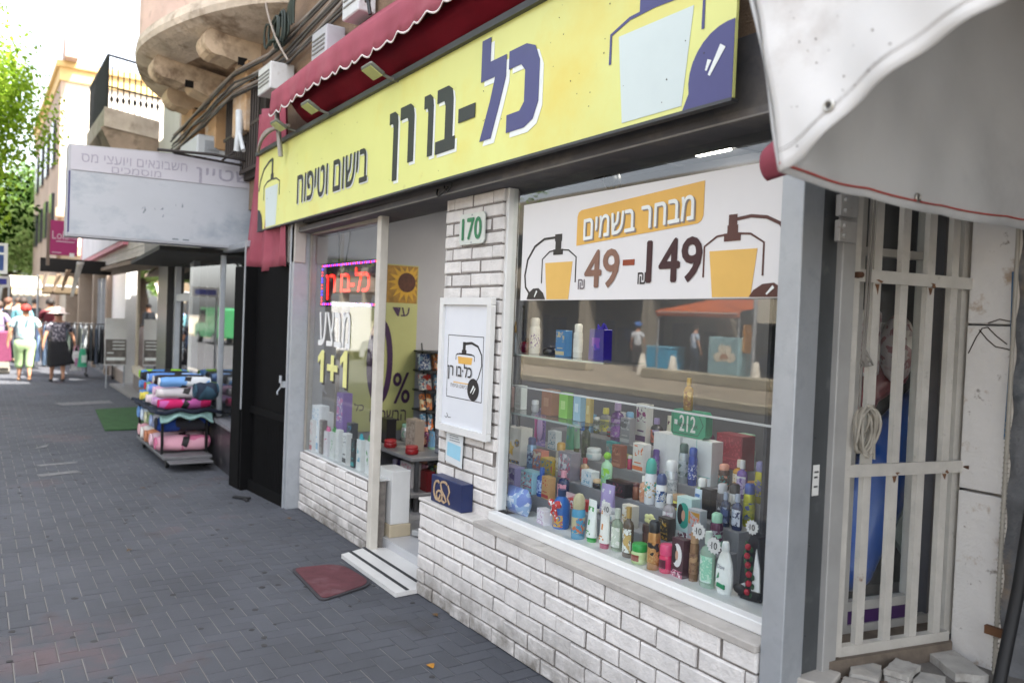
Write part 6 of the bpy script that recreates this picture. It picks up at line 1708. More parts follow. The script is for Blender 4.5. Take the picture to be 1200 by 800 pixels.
for i in range(16):
    a = i * 2 * pi / 16
    c = (3.30 + .12 * cos(a), 1.97 + .12 * sin(a)); d = (cos(a), sin(a)); nrm = (-d[1], d[0])
    pts = [(c[0] - d[0] * .05 + nrm[0] * .03, c[1] - d[1] * .05 + nrm[1] * .03), (c[0] - d[0] * .05 - nrm[0] * .03, c[1] - d[1] * .05 - nrm[1] * .03), (c[0] + d[0] * .07, c[1] + d[1] * .07)]
    k.prism([(min(3.41, max(2.98, a_)), min(2.12, b_)) for a_, b_ in pts], QF, .0032 + .0001 * i, .0045 + .0001 * i)
k.build('petals', mat('sunflower_yellow', 'bd921c', rough=.6, var=.2), po)
k = B(); k.prism([(3.30 + .09 * cos(a), 1.97 + .09 * sin(a)) for a in [i * pi / 10 for i in range(20)]], QF, .0065, .0075); k.build('flower_heart', mat('sunflower_brown', '4a2412', rough=.7, var=.4, vscale=40), po)
PUR = mat('poster_purple', '33173f', rough=.5, var=.08)
k = B(); k.text(heb('עד'), QF, 3.17, 3.34, 1.66, 1.74, .001, .003, .01); k.build('lettering', PUR, po)
k = B(); k.stroke([(3.06 + .10 * cos(a), 1.24 + .36 * sin(a)) for a in [i * pi / 16 for i in range(33)]], .055, QF, .001, .003); k.text('%', QF, 3.20, 3.37, .86, 1.14, .001, .003, .02); k.build('discount', PUR, po)
k = B(); k.text(heb('כל'), QF, 2.83, 2.92, .80, .87, .001, .003, 0); k.text(heb('הבשמים'), QF, 2.98, 3.34, .70, .80, .001, .003, .008); k.build('lettering', PUR, po)
cr = thing('card_rack', 'wire wall rack full of hanging blue and orange packets inside the doorway', 'rack', (-6.5, 3.55, .55))
k = B()
for z in (.62, .80, .98, 1.16, 1.34):
    k.box(-6.74, -6.40, 3.40, 4.1, z, z + .012)
for y in (3.42, 3.7, 4.05):
    k.cone((-6.42, y, .55), (-6.62, y, 1.42), .008, .008, 6)
k.build('wire_shelf', mat('rack_dark', '2f3236', rough=.5, metal=.4), cr)
cols_ = [('5a8fb0', 'd8d8d4', 'c86a2a'), ('2f4a78', 'c8ccd0', '8fa8b8'), ('c8763a', '2f3a4a', 'd8c8a0'), ('4a7a9a', 'e0e0dc', '1f2a3a'), ('b8b8b0', '3a5a7a', 'a83a2a')]
names_ = ['sky blue', 'navy', 'orange', 'steel blue', 'pale grey']
rows_ = ['bottom', 'second', 'third', 'fourth']
for n_ in range(4):
    for m_ in range(4):
        z = .632 + n_ * .18; y = 3.43 + m_ * .15; cc = cols_[(n_ * 2 + m_) % 5]
        k = B(); k.obox((-6.49 - .03 * n_, y, z + .075), (.05, .11, .15), ry=-.25)
        tag(k.build('packet', print_mat(*cc, 30), None, bevel=.006), '%s packet, %s from the front on the %s shelf of the wire rack' % (names_[(n_ * 2 + m_) % 5], ['first', 'second', 'third', 'fourth'][m_], rows_[n_]), 'packet', 'packets on the wire rack')
ct = thing('display_table', 'low grey two tier table with perfumes inside the doorway', 'table', (-6.2, 3.4, .09))
k = B(); k.box(-6.74, -5.75, 2.92, 4.9, .50, .53); k.box(-6.74, -5.70, 2.90, 4.9, .22, .25); k.build('shelf', mat('table_grey', '8b8a8a', rough=.4, var=.1), ct, bevel=.004)
k = B()
for x in (-6.70, -5.80):
    for y in (2.97, 4.8):
        k.box(x, x + .03, y, y + .03, .091, .499)
k.build('leg', mat('table_leg', '6a6a6c', rough=.4, metal=.5), ct)
for nm, lb_, ca, kind_, x, y, z, W, H, c in [
    ('perfume_box', 'black box on the left of the upper tier of the table', 'box', 'box', -6.55, 3.45, .531, .16, .22, '17171a-3a3a3e-17171a'),
    ('perfume_box', 'large beige box on the upper tier of the table', 'box', 'box', -6.12, 3.50, .531, .17, .26, 'a39486-b8aa9c-8a7c70'),
    ('bowl', 'small red bowl at the left front of the upper tier', 'bowl', 'jar', -6.30, 3.36, .531, .11, .07, '9a1f24-b02a2e-9a1f24'),
    ('bowl', 'small red bowl at the right front of the upper tier', 'bowl', 'jar', -5.93, 3.38, .531, .11, .07, '9a1f24-b02a2e-9a1f24'),
    ('perfume_box', 'slate coloured box at the right end of the upper tier', 'box', 'box', -5.86, 3.62, .531, .12, .22, '5a5e66-8a8e96-5a5e66'),
    ('perfume_bottle', 'dark bottle behind the black box on the upper tier', 'bottle', 'bottle', -6.36, 3.62, .531, .09, .24, '2a2c30-8a8c90-4a4c50'),
    ('gift_box', 'white box with a pink ribbon on the lower tier of the table', 'gift box', 'box', -6.02, 3.42, .251, .2, .2, 'd6d2cf-c0486a-d6d2cf'),
    ('gift_box', 'dark red box beside the pink ribboned box on the lower tier', 'gift box', 'box', -5.79, 3.46, .251, .12, .16, '6a1518-7a1f22-6a1518'),
    ('perfume_bottle', 'purple bottle on the lower tier of the table', 'bottle', 'bottle', -6.28, 3.40, .251, .09, .18, '4a2a6a-b0a8c0-7a5a9a'),
    ('vase', 'green and violet round vase on the lower tier of the table', 'vase', 'jar', -6.42, 3.52, .251, .12, .15, '3a6a4a-5a4a8a-8a9a70'),
]:
    product(kind_, nm, lb_, ca, x, y - .37, z, W, H, c, 0)
k = B(); k.obox((-5.02, 2.76, .12), (.30, .18, .04), rz=.4); k.obox((-4.98, 2.78, .155), (.27, .16, .03), rz=.55)
tag(k.build('floor_scale', mat('scale_grey', 'a0a2a2', rough=.4, var=.1), None, bevel=.006), 'grey flat box lying on the shop floor behind the white wall stub', 'box')

# ------------------------------------------------------------------ on the pavement
k = B()
pts = []
base = [(-5.04, 1.72), (-5.00, 2.05), (-4.53, 2.09), (-4.38, 1.68)]
for i in range(4):
    p = Vector(base[i]); a = Vector(base[i - 1]); b2 = Vector(base[(i + 1) % 4])
    r = .13 if i in (1, 2) else .06
    s0 = p + (a - p).normalized() * r; s1 = p + (b2 - p).normalized() * r
    pts += [tuple(q) for q in bez(tuple(s0), tuple(p), tuple(s1), 6)]
mt = thing('door_mat', 'worn dark red door mat lying on the pavement in front of the doorway', 'door mat', (-4.75, 1.88, .004))
k.prism(pts, fZ(0, 0, 0), .004, .012); k.build('rubber_edge', mat('mat_rubber', '343236', rough=.9, var=.2), mt)
cx_, cy_ = sum(p[0] for p in pts) / len(pts), sum(p[1] for p in pts) / len(pts)
k = B(); k.prism([(cx_ + (p[0] - cx_) * .94, cy_ + (p[1] - cy_) * .90) for p in pts], fZ(0, 0, 0), .0121, .017); k.build('carpet', mat('mat_red', '5e3238', rough=1., var=.25, vscale=9, bump=.8, bscale=400, dirt=('6f5558', 5, .55, .75)), mt)
k = B(); k.prism([(-14.1, 1.60), (-11.72, 1.45), (-11.72, 2.1), (-14.35, 2.42)], fZ(0, 0, 0), .004, .018)
tag(k.build('green_mat', mat('turf', '2c5226', rough=1., var=.3, vscale=8, bump=1., bscale=250), None), 'green artificial grass mat on the pavement before the neighbouring shop', 'mat')
k = B()
k.grid(lambda u, v: (-3.355 + .05 * u, 1.83 + (.017 * sin(pi * u) + .003) * (v - .5) * 2, .004 + .008 * sin(pi * u) * (1 if v else 1) + .004 * abs(v - .5)), 8, 4)
tag(k.build('fallen_leaf', mat('dry_leaf', '9a6a1c', rough=.8, var=.3, vscale=60), None), 'single small dry yellow leaf on the pavement near the low brick wall', 'leaf')
for x, y, a_, lb_ in ((-6.3, 2.12, .4, 'small brown leaf by the foot of the left brick parapet'), (-7.9, 1.3, 1.2, 'small brown leaf on the open pavement before the trolley'), (-5.9, .9, 2.2, 'small brown leaf in the middle of the pavement left of the mat'), (-3.9, 2.16, .1, 'small brown leaf at the foot of the white wall beside the threshold')):
    k = B(); k.grid(lambda u, v: (x + (u - .5) * .045 * cos(a_) - (.014 * sin(pi * u) + .002) * (v - .5) * 2 * sin(a_), y + (u - .5) * .045 * sin(a_) + (.014 * sin(pi * u) + .002) * (v - .5) * 2 * cos(a_), .005 + .006 * sin(pi * u) + .005 * abs(v - .5)), 8, 4)
    tag(k.build('fallen_leaf', mat('brown_leaf', '5a4326', rough=.9, var=.3, vscale=60), None), lb_, 'leaf', 'dry leaves on the pavement')
k = B(); k.obox((-7.15, 1.98, .014), (.16, .05, .015), rz=.7); k.obox((-7.05, 1.99, .012), (.08, .03, .01), rz=.2)
tag(k.build('dark_rag', mat('dark_rag', '1c1c1e', rough=1), None, bevel=.003), 'small dark scrap lying before the black door', 'scrap')

# cart with rolled blankets
cart = thing('blanket_cart', 'low black trolley stacked with rolled blankets beside the black column', 'trolley', (-9.4, 1.85, .0))
CY0, CY1 = 1.62, 2.10
k = B()
k.box(-10.35, -8.72, CY0, CY1, .10, .13); k.box(-8.72, -8.52, CY0 + .03, CY1 - .03, .085, .10); k.box(-10.30, -8.95, CY0, CY1, .545, .565)
k.build('deck', mat('deck_grey', '5e5e60', rough=.5, var=.2), cart, bevel=.004)
k = B()
for x in (-10.33, -8.95):
    for y in (CY0 + .01, CY1 - .03):
        k.box(x, x + .025, y, y + .025, .131, .56)
k.build('post', BLACKP, cart)
for x in (-10.2, -8.85):
    for y in (CY0 + .06, CY1 - .06):
        k = B(); k.cone((x, y - .015, .052), (x, y + .015, .052), .048, .048, 14); k.box(x - .02, x + .02, y - .02, y + .02, .09, .10); k.build('wheel', mat('black_rubber', '141416', rough=.6, var=.2), cart)
BLK_ = [('3f6fae', '9fc23a', 'lime ended blue'), ('2b2b2f', '55565a', 'black'), ('4d78c0', '9ab4dc', 'mid blue'), ('2a2522', 'c8c8c6', 'dark brown and white'), ('3a6fb4', 'dcdcd8', 'blue and white')]
def roll(lb_, x, y, z, L, r, c1, c2, axis='x', grp='rolled blankets on the trolley'):
    t = thing('rolled_blanket', lb_, 'blanket', (x, y, z), RND.uniform(-.03, .03), grp)
    k = B()
    ph = RND.uniform(0, 6)
    def fn(u, v):
        a = 2 * pi * u
        e = 1 - .35 * (abs(v - .5) * 2) ** 8
        rr = r * e * (1 + .05 * sin(3 * a + ph + v * 4) + .03 * sin(v * 14 + ph))
        q = (L * (v - .5), rr * cos(a), rr * .92 * sin(a))
        return q if axis == 'x' else (q[1], q[0], q[2])
    k.grid(fn, 22, 16)
    pm_ = print_mat(c1, c1, c2, 7., .95)
    k.build('fabric', pm_, t, local=True, weld=True)
    k = B()
    for s_ in (-1, 1):
        q = []
        for i in range(26):
            a = i * .62; rr = r * .9 * (1 - i / 30)
            p = (s_ * L * .495, rr * cos(a), rr * .9 * sin(a)); q.append(p if axis == 'x' else (p[1], p[0], p[2]))
        k.tube(q, r * .10, 5)
    k.build('rolled_end', mat('blanket_end', c2, rough=1., var=.2), t, local=True)
    k = B()
    if L > .4:
        def bnd(u, v):
            a = 2 * pi * u
            q = (L * (.02 + .13 * (v - .5) + .05 * sin(a)), r * 1.03 * cos(a), r * .955 * sin(a))
            return q if axis == 'x' else (q[1], q[0], q[2])
        k.grid(bnd, 20, 2)
        k.build('paper_band', mat('band_black', '1d1b1c', rough=.6), t, local=True, weld=True)
    return t
A = 'y'
# rolls seen end-on from the camera lie across the trolley (axis y)
layers = [
 (.873, 'top layer', [('4f86c4', '8fc42e', 'lime green ended blue'), ('26262a', '3c3c40', 'black'), ('5b86c8', '8fb0e0', 'cornflower blue'), ('2c2523', 'b9b6b2', 'dark brown'), ('6d9bd0', 'cfd2d4', 'blue and white')]),
 (.757, 'second layer', [('5a86c0', '6a9ad0', 'steel blue'), ('7fae6a', 'c03a44', 'green and red'), ('6f8fd0', 'a8b8d8', 'pale blue'), ('c9a0b8', 'd8b8c8', 'lilac'), ('b8b2b4', 'c8c0c0', 'pale grey')]),
 (.645, 'third layer', [('4a78c0', '6f9ad0', 'azure'), ('5f9a8a', 'd8c85a', 'sea green'), ('d8c0c8', 'e0d0d4', 'off white'), ('b08ab8', 'c8a0c0', 'mauve'), ('b85a9a', 'c01f5f', 'magenta ended pink')]),
 (.43, 'upper lower shelf', [('4a78b8', '6f9ad0', 'mid blue'), ('6f9fd0', 'c8d4e0', 'sky blue'), ('8fa870', 'c8c8a8', 'sage'), ('b8b8c0', '9aa8c8', 'silver grey'), ('1f3f86', '2a2a30', 'royal blue')]),
 (.225, 'bottom of the shelf', [('d39aa0', 'e0b0b4', 'rose pink'), ('d8c8c0', 'e0d8d0', 'cream'), ('9a5a3a', 'b87a5a', 'rust brown'), ('c8a8b0', 'd8b8c0', 'pale rose'), ('cf9aa8', 'c06a88', 'pink spiral ended')]),
]
pos_ = ['at the far end', 'second from the far end', 'in the middle', 'second from the near end', 'at the near end']
for z, ln, cs in layers:
    for n_, (c1, c2, cn) in enumerate(cs):
        rr = .060 if z > .6 else .088
        roll('%s blanket roll %s of the %s' % (cn, pos_[n_], ln), -10.16 + n_ * (.285 if z > .6 else .28), 1.86 + RND.uniform(-.02, .02), z, .50 + RND.uniform(0, .06), rr, c1, c2, A)
roll('dark quilted roll leaning on the window beyond the trolley', -8.75, 2.02, .80, .22, .10, '1f2a3a', '2f4a5a', A, 'rolled blankets on the trolley')
k = B()
def navy(u, v):
    x = -10.36 + 1.55 * u; y = 1.55 + .66 * v
    return (x, y, .565 + .010 * sin(pi * min(1, max(0, v))) + .012 * sin(x * 14) + .015 * sin(y * 22))
k.grid(navy, 30, 14)
tag(k.build('navy_blanket', mat('navy_fleece', '141c2c', rough=1., var=.3, vscale=6), None, solid=.03), 'flat folded navy blanket across the middle of the trolley', 'blanket')
k = B()
def drape(u, v):
    y = 1.60 + .52 * u
    return (-8.86 + .06 * v - .02 * sin(v * 3), y, .575 - .10 * v * (.55 + .45 * abs(2 * u - 1) ** 2) - .02 * sin(u * 14))
k.grid(drape, 30, 8)
tag(k.build('teal_throw', mat('teal_throw', '7f9f9a', rough=1., var=.25, vscale=8), None, solid=.02), 'thin pale teal throw hanging over the near edge of the trolley shelf', 'blanket')

# ------------------------------------------------------------------ people
SKIN = 'b98a6e'
def skin_mesh(name, verts, edges, radii, m_, parent, root=0, sub=1):
    me = bpy.data.meshes.new(name)
    me.from_pydata(verts, edges, [])
    o = bpy.data.objects.new(name, me)
    COL.objects.link(o)
    o.parent = parent
    CH.setdefault(parent.name, []).append(o)
    me.materials.append(m_)
    sk = o.modifiers.new('skin', 'SKIN')
    sk.use_smooth_shade = True
    sd = me.skin_vertices[0].data
    for i, r in enumerate(radii):
        sd[i].radius = r if isinstance(r, tuple) else (r, r)
        sd[i].use_root = (i == root)
    ss = o.modifiers.new('sub', 'SUBSURF'); ss.levels = sub; ss.render_levels = sub
    return o
def person(label, loc, rz, H=1.6, build=1.0, stride=.22, arms=((.12, -.05), (.12, .1)), top='d0d0d0', top_print=None, sleeve='short', legs=('trousers', '3a3a3a', .12), hair='2a1d16', hat=None, skin=SKIN, bend=0., group=None, lean=0., shoe='2a2420'):
    """figure facing local +y; arms: forward swing of the left and right hand in metres and how far out"""
    t = thing('person', label, 'person', loc, rz, group)
    s = H / 1.7
    V = []; E = []; Rr = []
    def v(p, r, par=None):
        V.append((p[0] * s, (p[1] + lean * p[2]) * s, p[2] * s)); Rr.append(tuple(x * s for x in r) if isinstance(r, tuple) else r * s)
        if par is not None: E.append((par, len(V) - 1))
        return len(V) - 1
    b = build
    J = {}
    pel = v((0, 0, .93), (.112 * b, .09 * b))
    wa = v((0, .0, 1.10), (.10 * b, .08 * b), pel)
    chs = v((0, .0, 1.28), (.12 * b, .09 * b), wa)
    nb = v((0, -.01, 1.42), .075, chs)
    nk = v((0, .01, 1.49), .052, nb)
    hd = v((0, .03, 1.56), .078, nk); h2 = v((0, .035, 1.64), .085, hd); h3 = v((0, .03, 1.70), .055, h2)
    ns_ = v((0, .125, 1.60), .012, hd)
    for sd_, i in ((-1, 0), (1, 1)):
        sw, outw = arms[i]
        sh = v((sd_ * .165 * b, 0, 1.40), .058, nb)
        el = v((sd_ * (.20 * b + outw * .5), -.02 + sw * .35, 1.13), .042, sh)
        wr = v((sd_ * (.20 * b + outw), sw, .90), .028, el)
        hn = v((sd_ * (.20 * b + outw), sw + .015, .84), .030, wr)
        for f, (fx, fy, fl) in enumerate(((-.022, .0, .075), (-.008, .004, .085), (.007, .004, .08), (.020, .0, .065))):
            a = v((sd_ * (.20 * b + outw) + fy, sw + .015 + fx, .80), .0085, hn)
            v((sd_ * (.20 * b + outw) - sd_ * .012, sw + .02 + fx, .80 - fl * .7), .0075, a)
        a = v((sd_ * (.20 * b + outw) - sd_ * .02, sw + .045, .835), .010, hn); v((sd_ * (.20 * b + outw) - sd_ * .028, sw + .055, .795), .008, a)
        # legs
        st = stride * (1 if sd_ < 0 else -1)
        hp = v((sd_ * .09 * b, 0, .86), .092 * b, pel)
        kn = v((sd_ * .095, st * .45 + .03, .49), .058 * b, hp)
        an = v((sd_ * .095, st, .085 + (.05 if st < -.1 else 0)), .036, kn)
        hl_ = v((sd_ * .095, st + .05, .04 + (.02 if st < -.1 else 0)), .034, an); v((sd_ * .10, st + .15, .028), .028, hl_)
        J[sd_] = (st,)
    body = skin_mesh('body', V, E, Rr, mat('skin', skin, rough=.55, var=.06, vscale=12), t)
    # shirt
    V2 = []; E2 = []; R2 = []
    def w_(p, r, par=None):
        V2.append((p[0] * s, (p[1] + lean * p[2]) * s, p[2] * s)); R2.append(tuple(x * s for x in r) if isinstance(r, tuple) else r * s)
        if par is not None: E2.append((par, len(V2) - 1))
        return len(V2) - 1
    a = w_((0, 0, .84), (.178 * b, .15 * b)); c = w_((0, 0, 1.10), (.152 * b, .127 * b), a); d = w_((0, 0, 1.28), (.168 * b, .135 * b), c); e = w_((0, -.01, 1.41), .098, d); w_((0, -.005, 1.455), .066, e)
    for sd_, i in ((-1, 0), (1, 1)):
        sw, outw = arms[i]
        sh = w_((sd_ * .168 * b, 0, 1.395), .078, e)
        m1 = w_((sd_ * (.195 * b + outw * .4), -.015 + sw * .25, 1.20), .068, sh)
        if sleeve == 'long':
            m2 = w_((sd_ * (.20 * b + outw * .55), -.01 + sw * .4, 1.12), .056, m1); w_((sd_ * (.20 * b + outw), sw * .97, .93), .042, m2)
    tm = print_mat(top, top_print[0], top_print[1], 14., .85) if top_print else mat('shirt_cloth', top, rough=.9, var=.12, vscale=7)
    skin_mesh('shirt', V2, E2, R2, tm, t)
    kind, lc, hem_ = legs
    if kind == 'skirt':
        k = B()
        def fn(u, v_):
            a_ = 2 * pi * u
            rr = (.165 + .10 * v_) * b * (1 + .05 * sin(7 * a_) * v_)
            return (rr * cos(a_) * s + .10 * s * v_ * v_, (rr * .85 * sin(a_)) * s, (.99 - (.99 - hem_) * v_ + .05 * v_ * cos(a_)) * s)
        k.grid(fn, 36, 10); k.build('skirt', mat('skirt_cloth', lc, rough=.9, var=.2, vscale=5), t, local=True, solid=.01)
    else:
        V3 = []; E3 = []; R3 = []
        def q_(p, r, par=None):
            V3.append((p[0] * s, (p[1] + lean * p[2]) * s, p[2] * s)); R3.append(tuple(x * s for x in r) if isinstance(r, tuple) else r * s)
            if par is not None: E3.append((par, len(V3) - 1))
            return len(V3) - 1
        a = q_((0, 0, 1.03), (.150 * b, .122 * b)); c = q_((0, 0, .90), (.165 * b, .138 * b), a)
        for sd_ in (-1, 1):
            st = J[sd_][0]
            h_ = q_((sd_ * .095 * b, 0, .80), .108 * b, c); kk = q_((sd_ * .10, st * .45 + .03, .49), .082 * b, h_); f = (.49 - hem_) / .41
            q_((sd_ * .10, st * .45 + .03 + (st * .55 - .03) * f, hem_), .072 * b, kk)
        skin_mesh('trousers', V3, E3, R3, mat('trouser_cloth', lc, rough=.9, var=.12, vscale=6), t)
    k = B()
    for sd_ in (-1, 1):
        st = J[sd_][0]
        k.ellipsoid((sd_ * .098 * s, (st + .07) * s, .038 * s + (.02 if st < -.1 else 0)), (.047 * s, .13 * s, .036 * s), 12, 7)
    k.build('shoe', mat('shoe_leather', shoe, rough=.6, var=.1), t, local=True)
    # face and hair
    k = B()
    for sd_ in (-1, 1):
        k.ellipsoid((sd_ * .032 * s, (.108 + lean * 1.63) * s, 1.635 * s), (.013 * s, .008 * s, .008 * s), 8, 5)
    k.ellipsoid((0, (.108 + lean * 1.55) * s, 1.555 * s), (.024 * s, .008 * s, .006 * s), 8, 5)
    k.build('face_detail', mat('dark_face_detail', '3a221c', rough=.5), t, local=True)
    k = B()
    k.grid(lambda u, v_: ((.098 * sin(pi * (.02 + .60 * v_)) * cos(2 * pi * u)) * s, (.022 + lean * 1.64 + .105 * sin(pi * (.02 + .60 * v_)) * sin(2 * pi * u) - .03 * v_ * max(0, sin(2 * pi * u))) * s, (1.645 + .105 * cos(pi * (.02 + .60 * v_)) + (.05 * max(0, sin(2 * pi * u)) * v_)) * s), 24, 8)
    k.build('hair', mat('hair', hair, rough=.7, var=.3, vscale=40), t, local=True, solid=.02)
    if hat:
        bw_ = .24 if hat == 'e0cfc8' else .135
        k = B(); k.lathe([(bw_, 1.668 if bw_ < .2 else 1.66), (bw_ - .01, 1.66 if bw_ < .2 else 1.65), (.125, 1.69), (.122, 1.75), (.09, 1.80), (0, 1.81)], c=(0, (.02 + lean * 1.7), 0), n=26, wob=lambda a_, z: 1 + (.05 * sin(3 * a_) if z < 1.69 else 0))
        k.v = [(x * s, y * s, z * s) for x, y, z in k.v]
        k.build('sun_hat', mat('hat_straw', hat, rough=.9, var=.1), t, local=True, solid=.006)
    return t
WEST = radians(90)                      # faces away down the street (-x)
person('woman walking away with short red hair, pale shirt and light green cropped trousers', (-19.6, .88, 0.004), WEST, 1.55, 1.28, .14, ((.05, .08), (.0, .10)), 'a3b4b8', ('78aab2', 'b8c0c2'), 'short', ('trousers', '9fb889', .28), 'a02a22', shoe='8a6a50')
ph = person('woman walking away in a pale sun hat, patterned blouse and long black skirt', (-19.3, 1.46, 0.004), WEST + .1, 1.48, 1.12, .17, ((-.05, .10), (.10, .16)), '4a4652', ('a8a4ac', '2a2830'), 'short', ('skirt', '16161b', .42), '3a2a22', 'e0cfc8')
def bag_(lb_, x, y, z, W, H, c1, c2):
    t = thing('shopping_bag', lb_, 'bag', (x, y, z), .3)
    k = B()
    def fn(u, v):
        a = 2 * pi * u; rr = W * (.5 - .18 * v + .06 * sin(3 * a) * (1 - v))
        return (rr * cos(a) * .7, rr * sin(a), H * v)
    k.grid(fn, 22, 8); k.build('sack', cloth_mat('bag_' + c1, c1, .35, var=.2), t, local=True)
    k = B(); k.tube([(0, -W * .25, H * .98), (0, -W * .1, H * 1.28), (0, W * .1, H * 1.28), (0, W * .25, H * .98)], .008, 5); k.build('handle', mat('bag_handle', c2, rough=.6), t, local=True)
    k = B(); k.grid(lambda u, v: (.02 + W * .36 * cos((u - .5) * 1.2), W * .5 * sin((u - .5) * 1.2), H * (.25 + .4 * v)), 6, 3); k.build('print', mat('bag_print', c2, rough=.6, var=.3, vscale=20), t, local=True)
bag_('white plastic shopping bag held by the woman in the sun hat', -19.25, 1.80, .26, .22, .40, 'd6d4d4', 'b07a9a')
bag_('green and white shopping bag held beside the white bag', -19.1, 1.90, .34, .18, .38, '4fb08a', 'c8d8d0')
crowd = [
 ('man in a black shirt standing at the left edge of the far crowd', -25.5, .72, 1.7, .3, '1d1c20', 'short', '2a2c34', '5a3a2a', None),
 ('shopper in a lilac top pulling a burgundy trolley at the left edge', -22.5, .45, 1.6, 1.4, '8a7a9a', 'short', '5a2a3a', '4a3a30', None),
 ('person in a turquoise top in the far crowd behind the red haired woman', -25.0, 1.05, 1.72, 1.2, '5f8f98', 'long', '2c3440', '2a1d16', None),
 ('person in a dark red top behind the sun hat in the far crowd', -24.0, 1.62, 1.72, 1.6, '5a1c26', 'short', '2c2a30', '1d1612', None),
 ('person in a white shirt far away between the awnings', -31.0, 1.15, 1.74, .6, 'b8b4b0', 'short', '3a4656', '3a2a1e', None),
 ('person in a blue shirt far away at the left', -32.0, .55, 1.7, 2.0, '6f84a8', 'short', '3c3a38', '2a1d16', None),
 ('person in dark clothes far away below the scalloped awning', -33.0, 1.75, 1.72, 1.0, '2f3236', 'long', '22242a', '1d1612', None),
]
for n_, (lb_, x, y, H, rz, tp_, sl_, lg_, hr, ht) in enumerate(crowd):
    person(lb_, (x, y, .004), rz, H, 1.05, .10 if n_ % 2 else .18, ((.1, .06), (-.05, .08)), tp_, None, sl_, ('trousers', lg_, .10), hr, ht, group='far shoppers')
tr = thing('shopping_trolley', 'burgundy wheeled shopping trolley with grey base at the left edge', 'trolley', (-21.6, .52, .004))
k = B(); k.obox((-21.6, .52, .62), (.26, .34, .70), rx=.08); k.build('bag', mat('burgundy_cloth', '6a2a48', rough=.8, var=.2), tr, bevel=.03)
k = B(); k.obox((-21.58, .52, .22), (.22, .30, .14)); k.cone((-21.6, .36, .09), (-21.6, .68, .09), .085, .085, 14); k.build('base', mat('trolley_grey', '8a8378', rough=.6), tr)
k = B(); k.tube([(-21.65, .40, .9), (-21.7, .40, 1.1), (-21.7, .64, 1.1), (-21.65, .64, .9)], .012, 6); k.build('handle', BLACKP, tr)

# clothes rails
def rail(lb_, x0, x1, y, z, cols_, what, rz=0.):
    xm = (x0 + x1) / 2
    def TP(x, yy):
        return (xm + (x - xm) * cos(rz) - (yy - y) * sin(rz), y + (x - xm) * sin(rz) + (yy - y) * cos(rz))
    t = thing('clothes_rail', lb_, 'clothes rail', (xm, y, .004))
    k = B(); k.cone((x0, y, z), (x1, y, z), .014, .014, 8)
    for x in (x0, x1):
        k.cone((x, y, .06), (x, y, z), .014, .014, 8); k.cone((x, y - .25, .06), (x, y + .25, .06), .014, .014, 8)
        for d in (-.24, .24): k.ellipsoid((x, y + d, .035), (.03, .03, .03), 8, 6)
    k.v = [TP(a, b) + (c,) for a, b, c in k.v]
    k.build('frame', mat('rail_black', '1f1f22', rough=.5, metal=.3), t)
    n = len(cols_)
    for i, (c, nm) in enumerate(cols_):
        x = x0 + .12 + (x1 - x0 - .24) * i / (n - 1)
        g_ = thing('garment', '%s hanging %s on the %s' % (nm, ['at the left end', 'second from the left', 'third from the left', 'fourth from the left', 'fifth from the left', 'sixth from the left', 'seventh from the left', 'at the right end'][i if i < n - 1 else 7], what), 'garment', TP(x, y) + (z,), rz + RND.uniform(-.12, .12), 'garments on the clothes rails')
        k = B(); L_ = RND.uniform(.72, .95)
        def fn(u, v):
            a = 2 * pi * u
            wd = .20 + .05 * v + .02 * sin(v * 7 + i)
            sl = -.03 - .10 * (abs(cos(a)) ** 1.5) * (1 - min(1, v * 5)) - L_ * v
            return (.045 * sin(a) * (.5 + .6 * v) + .014 * sin(6 * a + v * 3), wd * cos(a), sl)
        k.grid(fn, 22, 10); k.build('cloth', mat('garment_cloth', c, rough=.9, var=.18, vscale=6), g_, local=True)
        k = B(); k.tube([(0, -.17, -.10), (0, 0, -.02), (0, .17, -.10)], .006, 5); k.tube([(0, 0, -.02), (0, 0, .02), (.01, .012, .03)], .003, 5); k.build('hanger', GALV, g_, local=True)
far_c = [('6f86a8', 'blue denim jacket'), ('8aa0b8', 'pale denim jacket'), ('5a6f90', 'mid blue jacket'), ('b0b8c0', 'silver grey shirt'), ('42506a', 'slate blue jacket'), ('a8aeb4', 'ash grey shirt'), ('3a4660', 'navy jacket')]
near_c = [('3f4a44', 'dark green dress'), ('26262a', 'black dress'), ('6d726c', 'olive grey dress'), ('8a8e90', 'light grey dress'), ('2c3034', 'charcoal coat'), ('3c4450', 'steel grey coat'), ('1c1d22', 'black coat'), ('a89a94', 'beige cardigan')]
rail('clothes rail of blue and grey jackets in front of the low shops', -21.55, -20.45, 1.62, 1.20, far_c, 'left rail', radians(88))
rail('clothes rail of dark dresses and coats beside the shop window', -20.75, -19.75, 2.12, 1.22, near_c, 'right rail', radians(86))

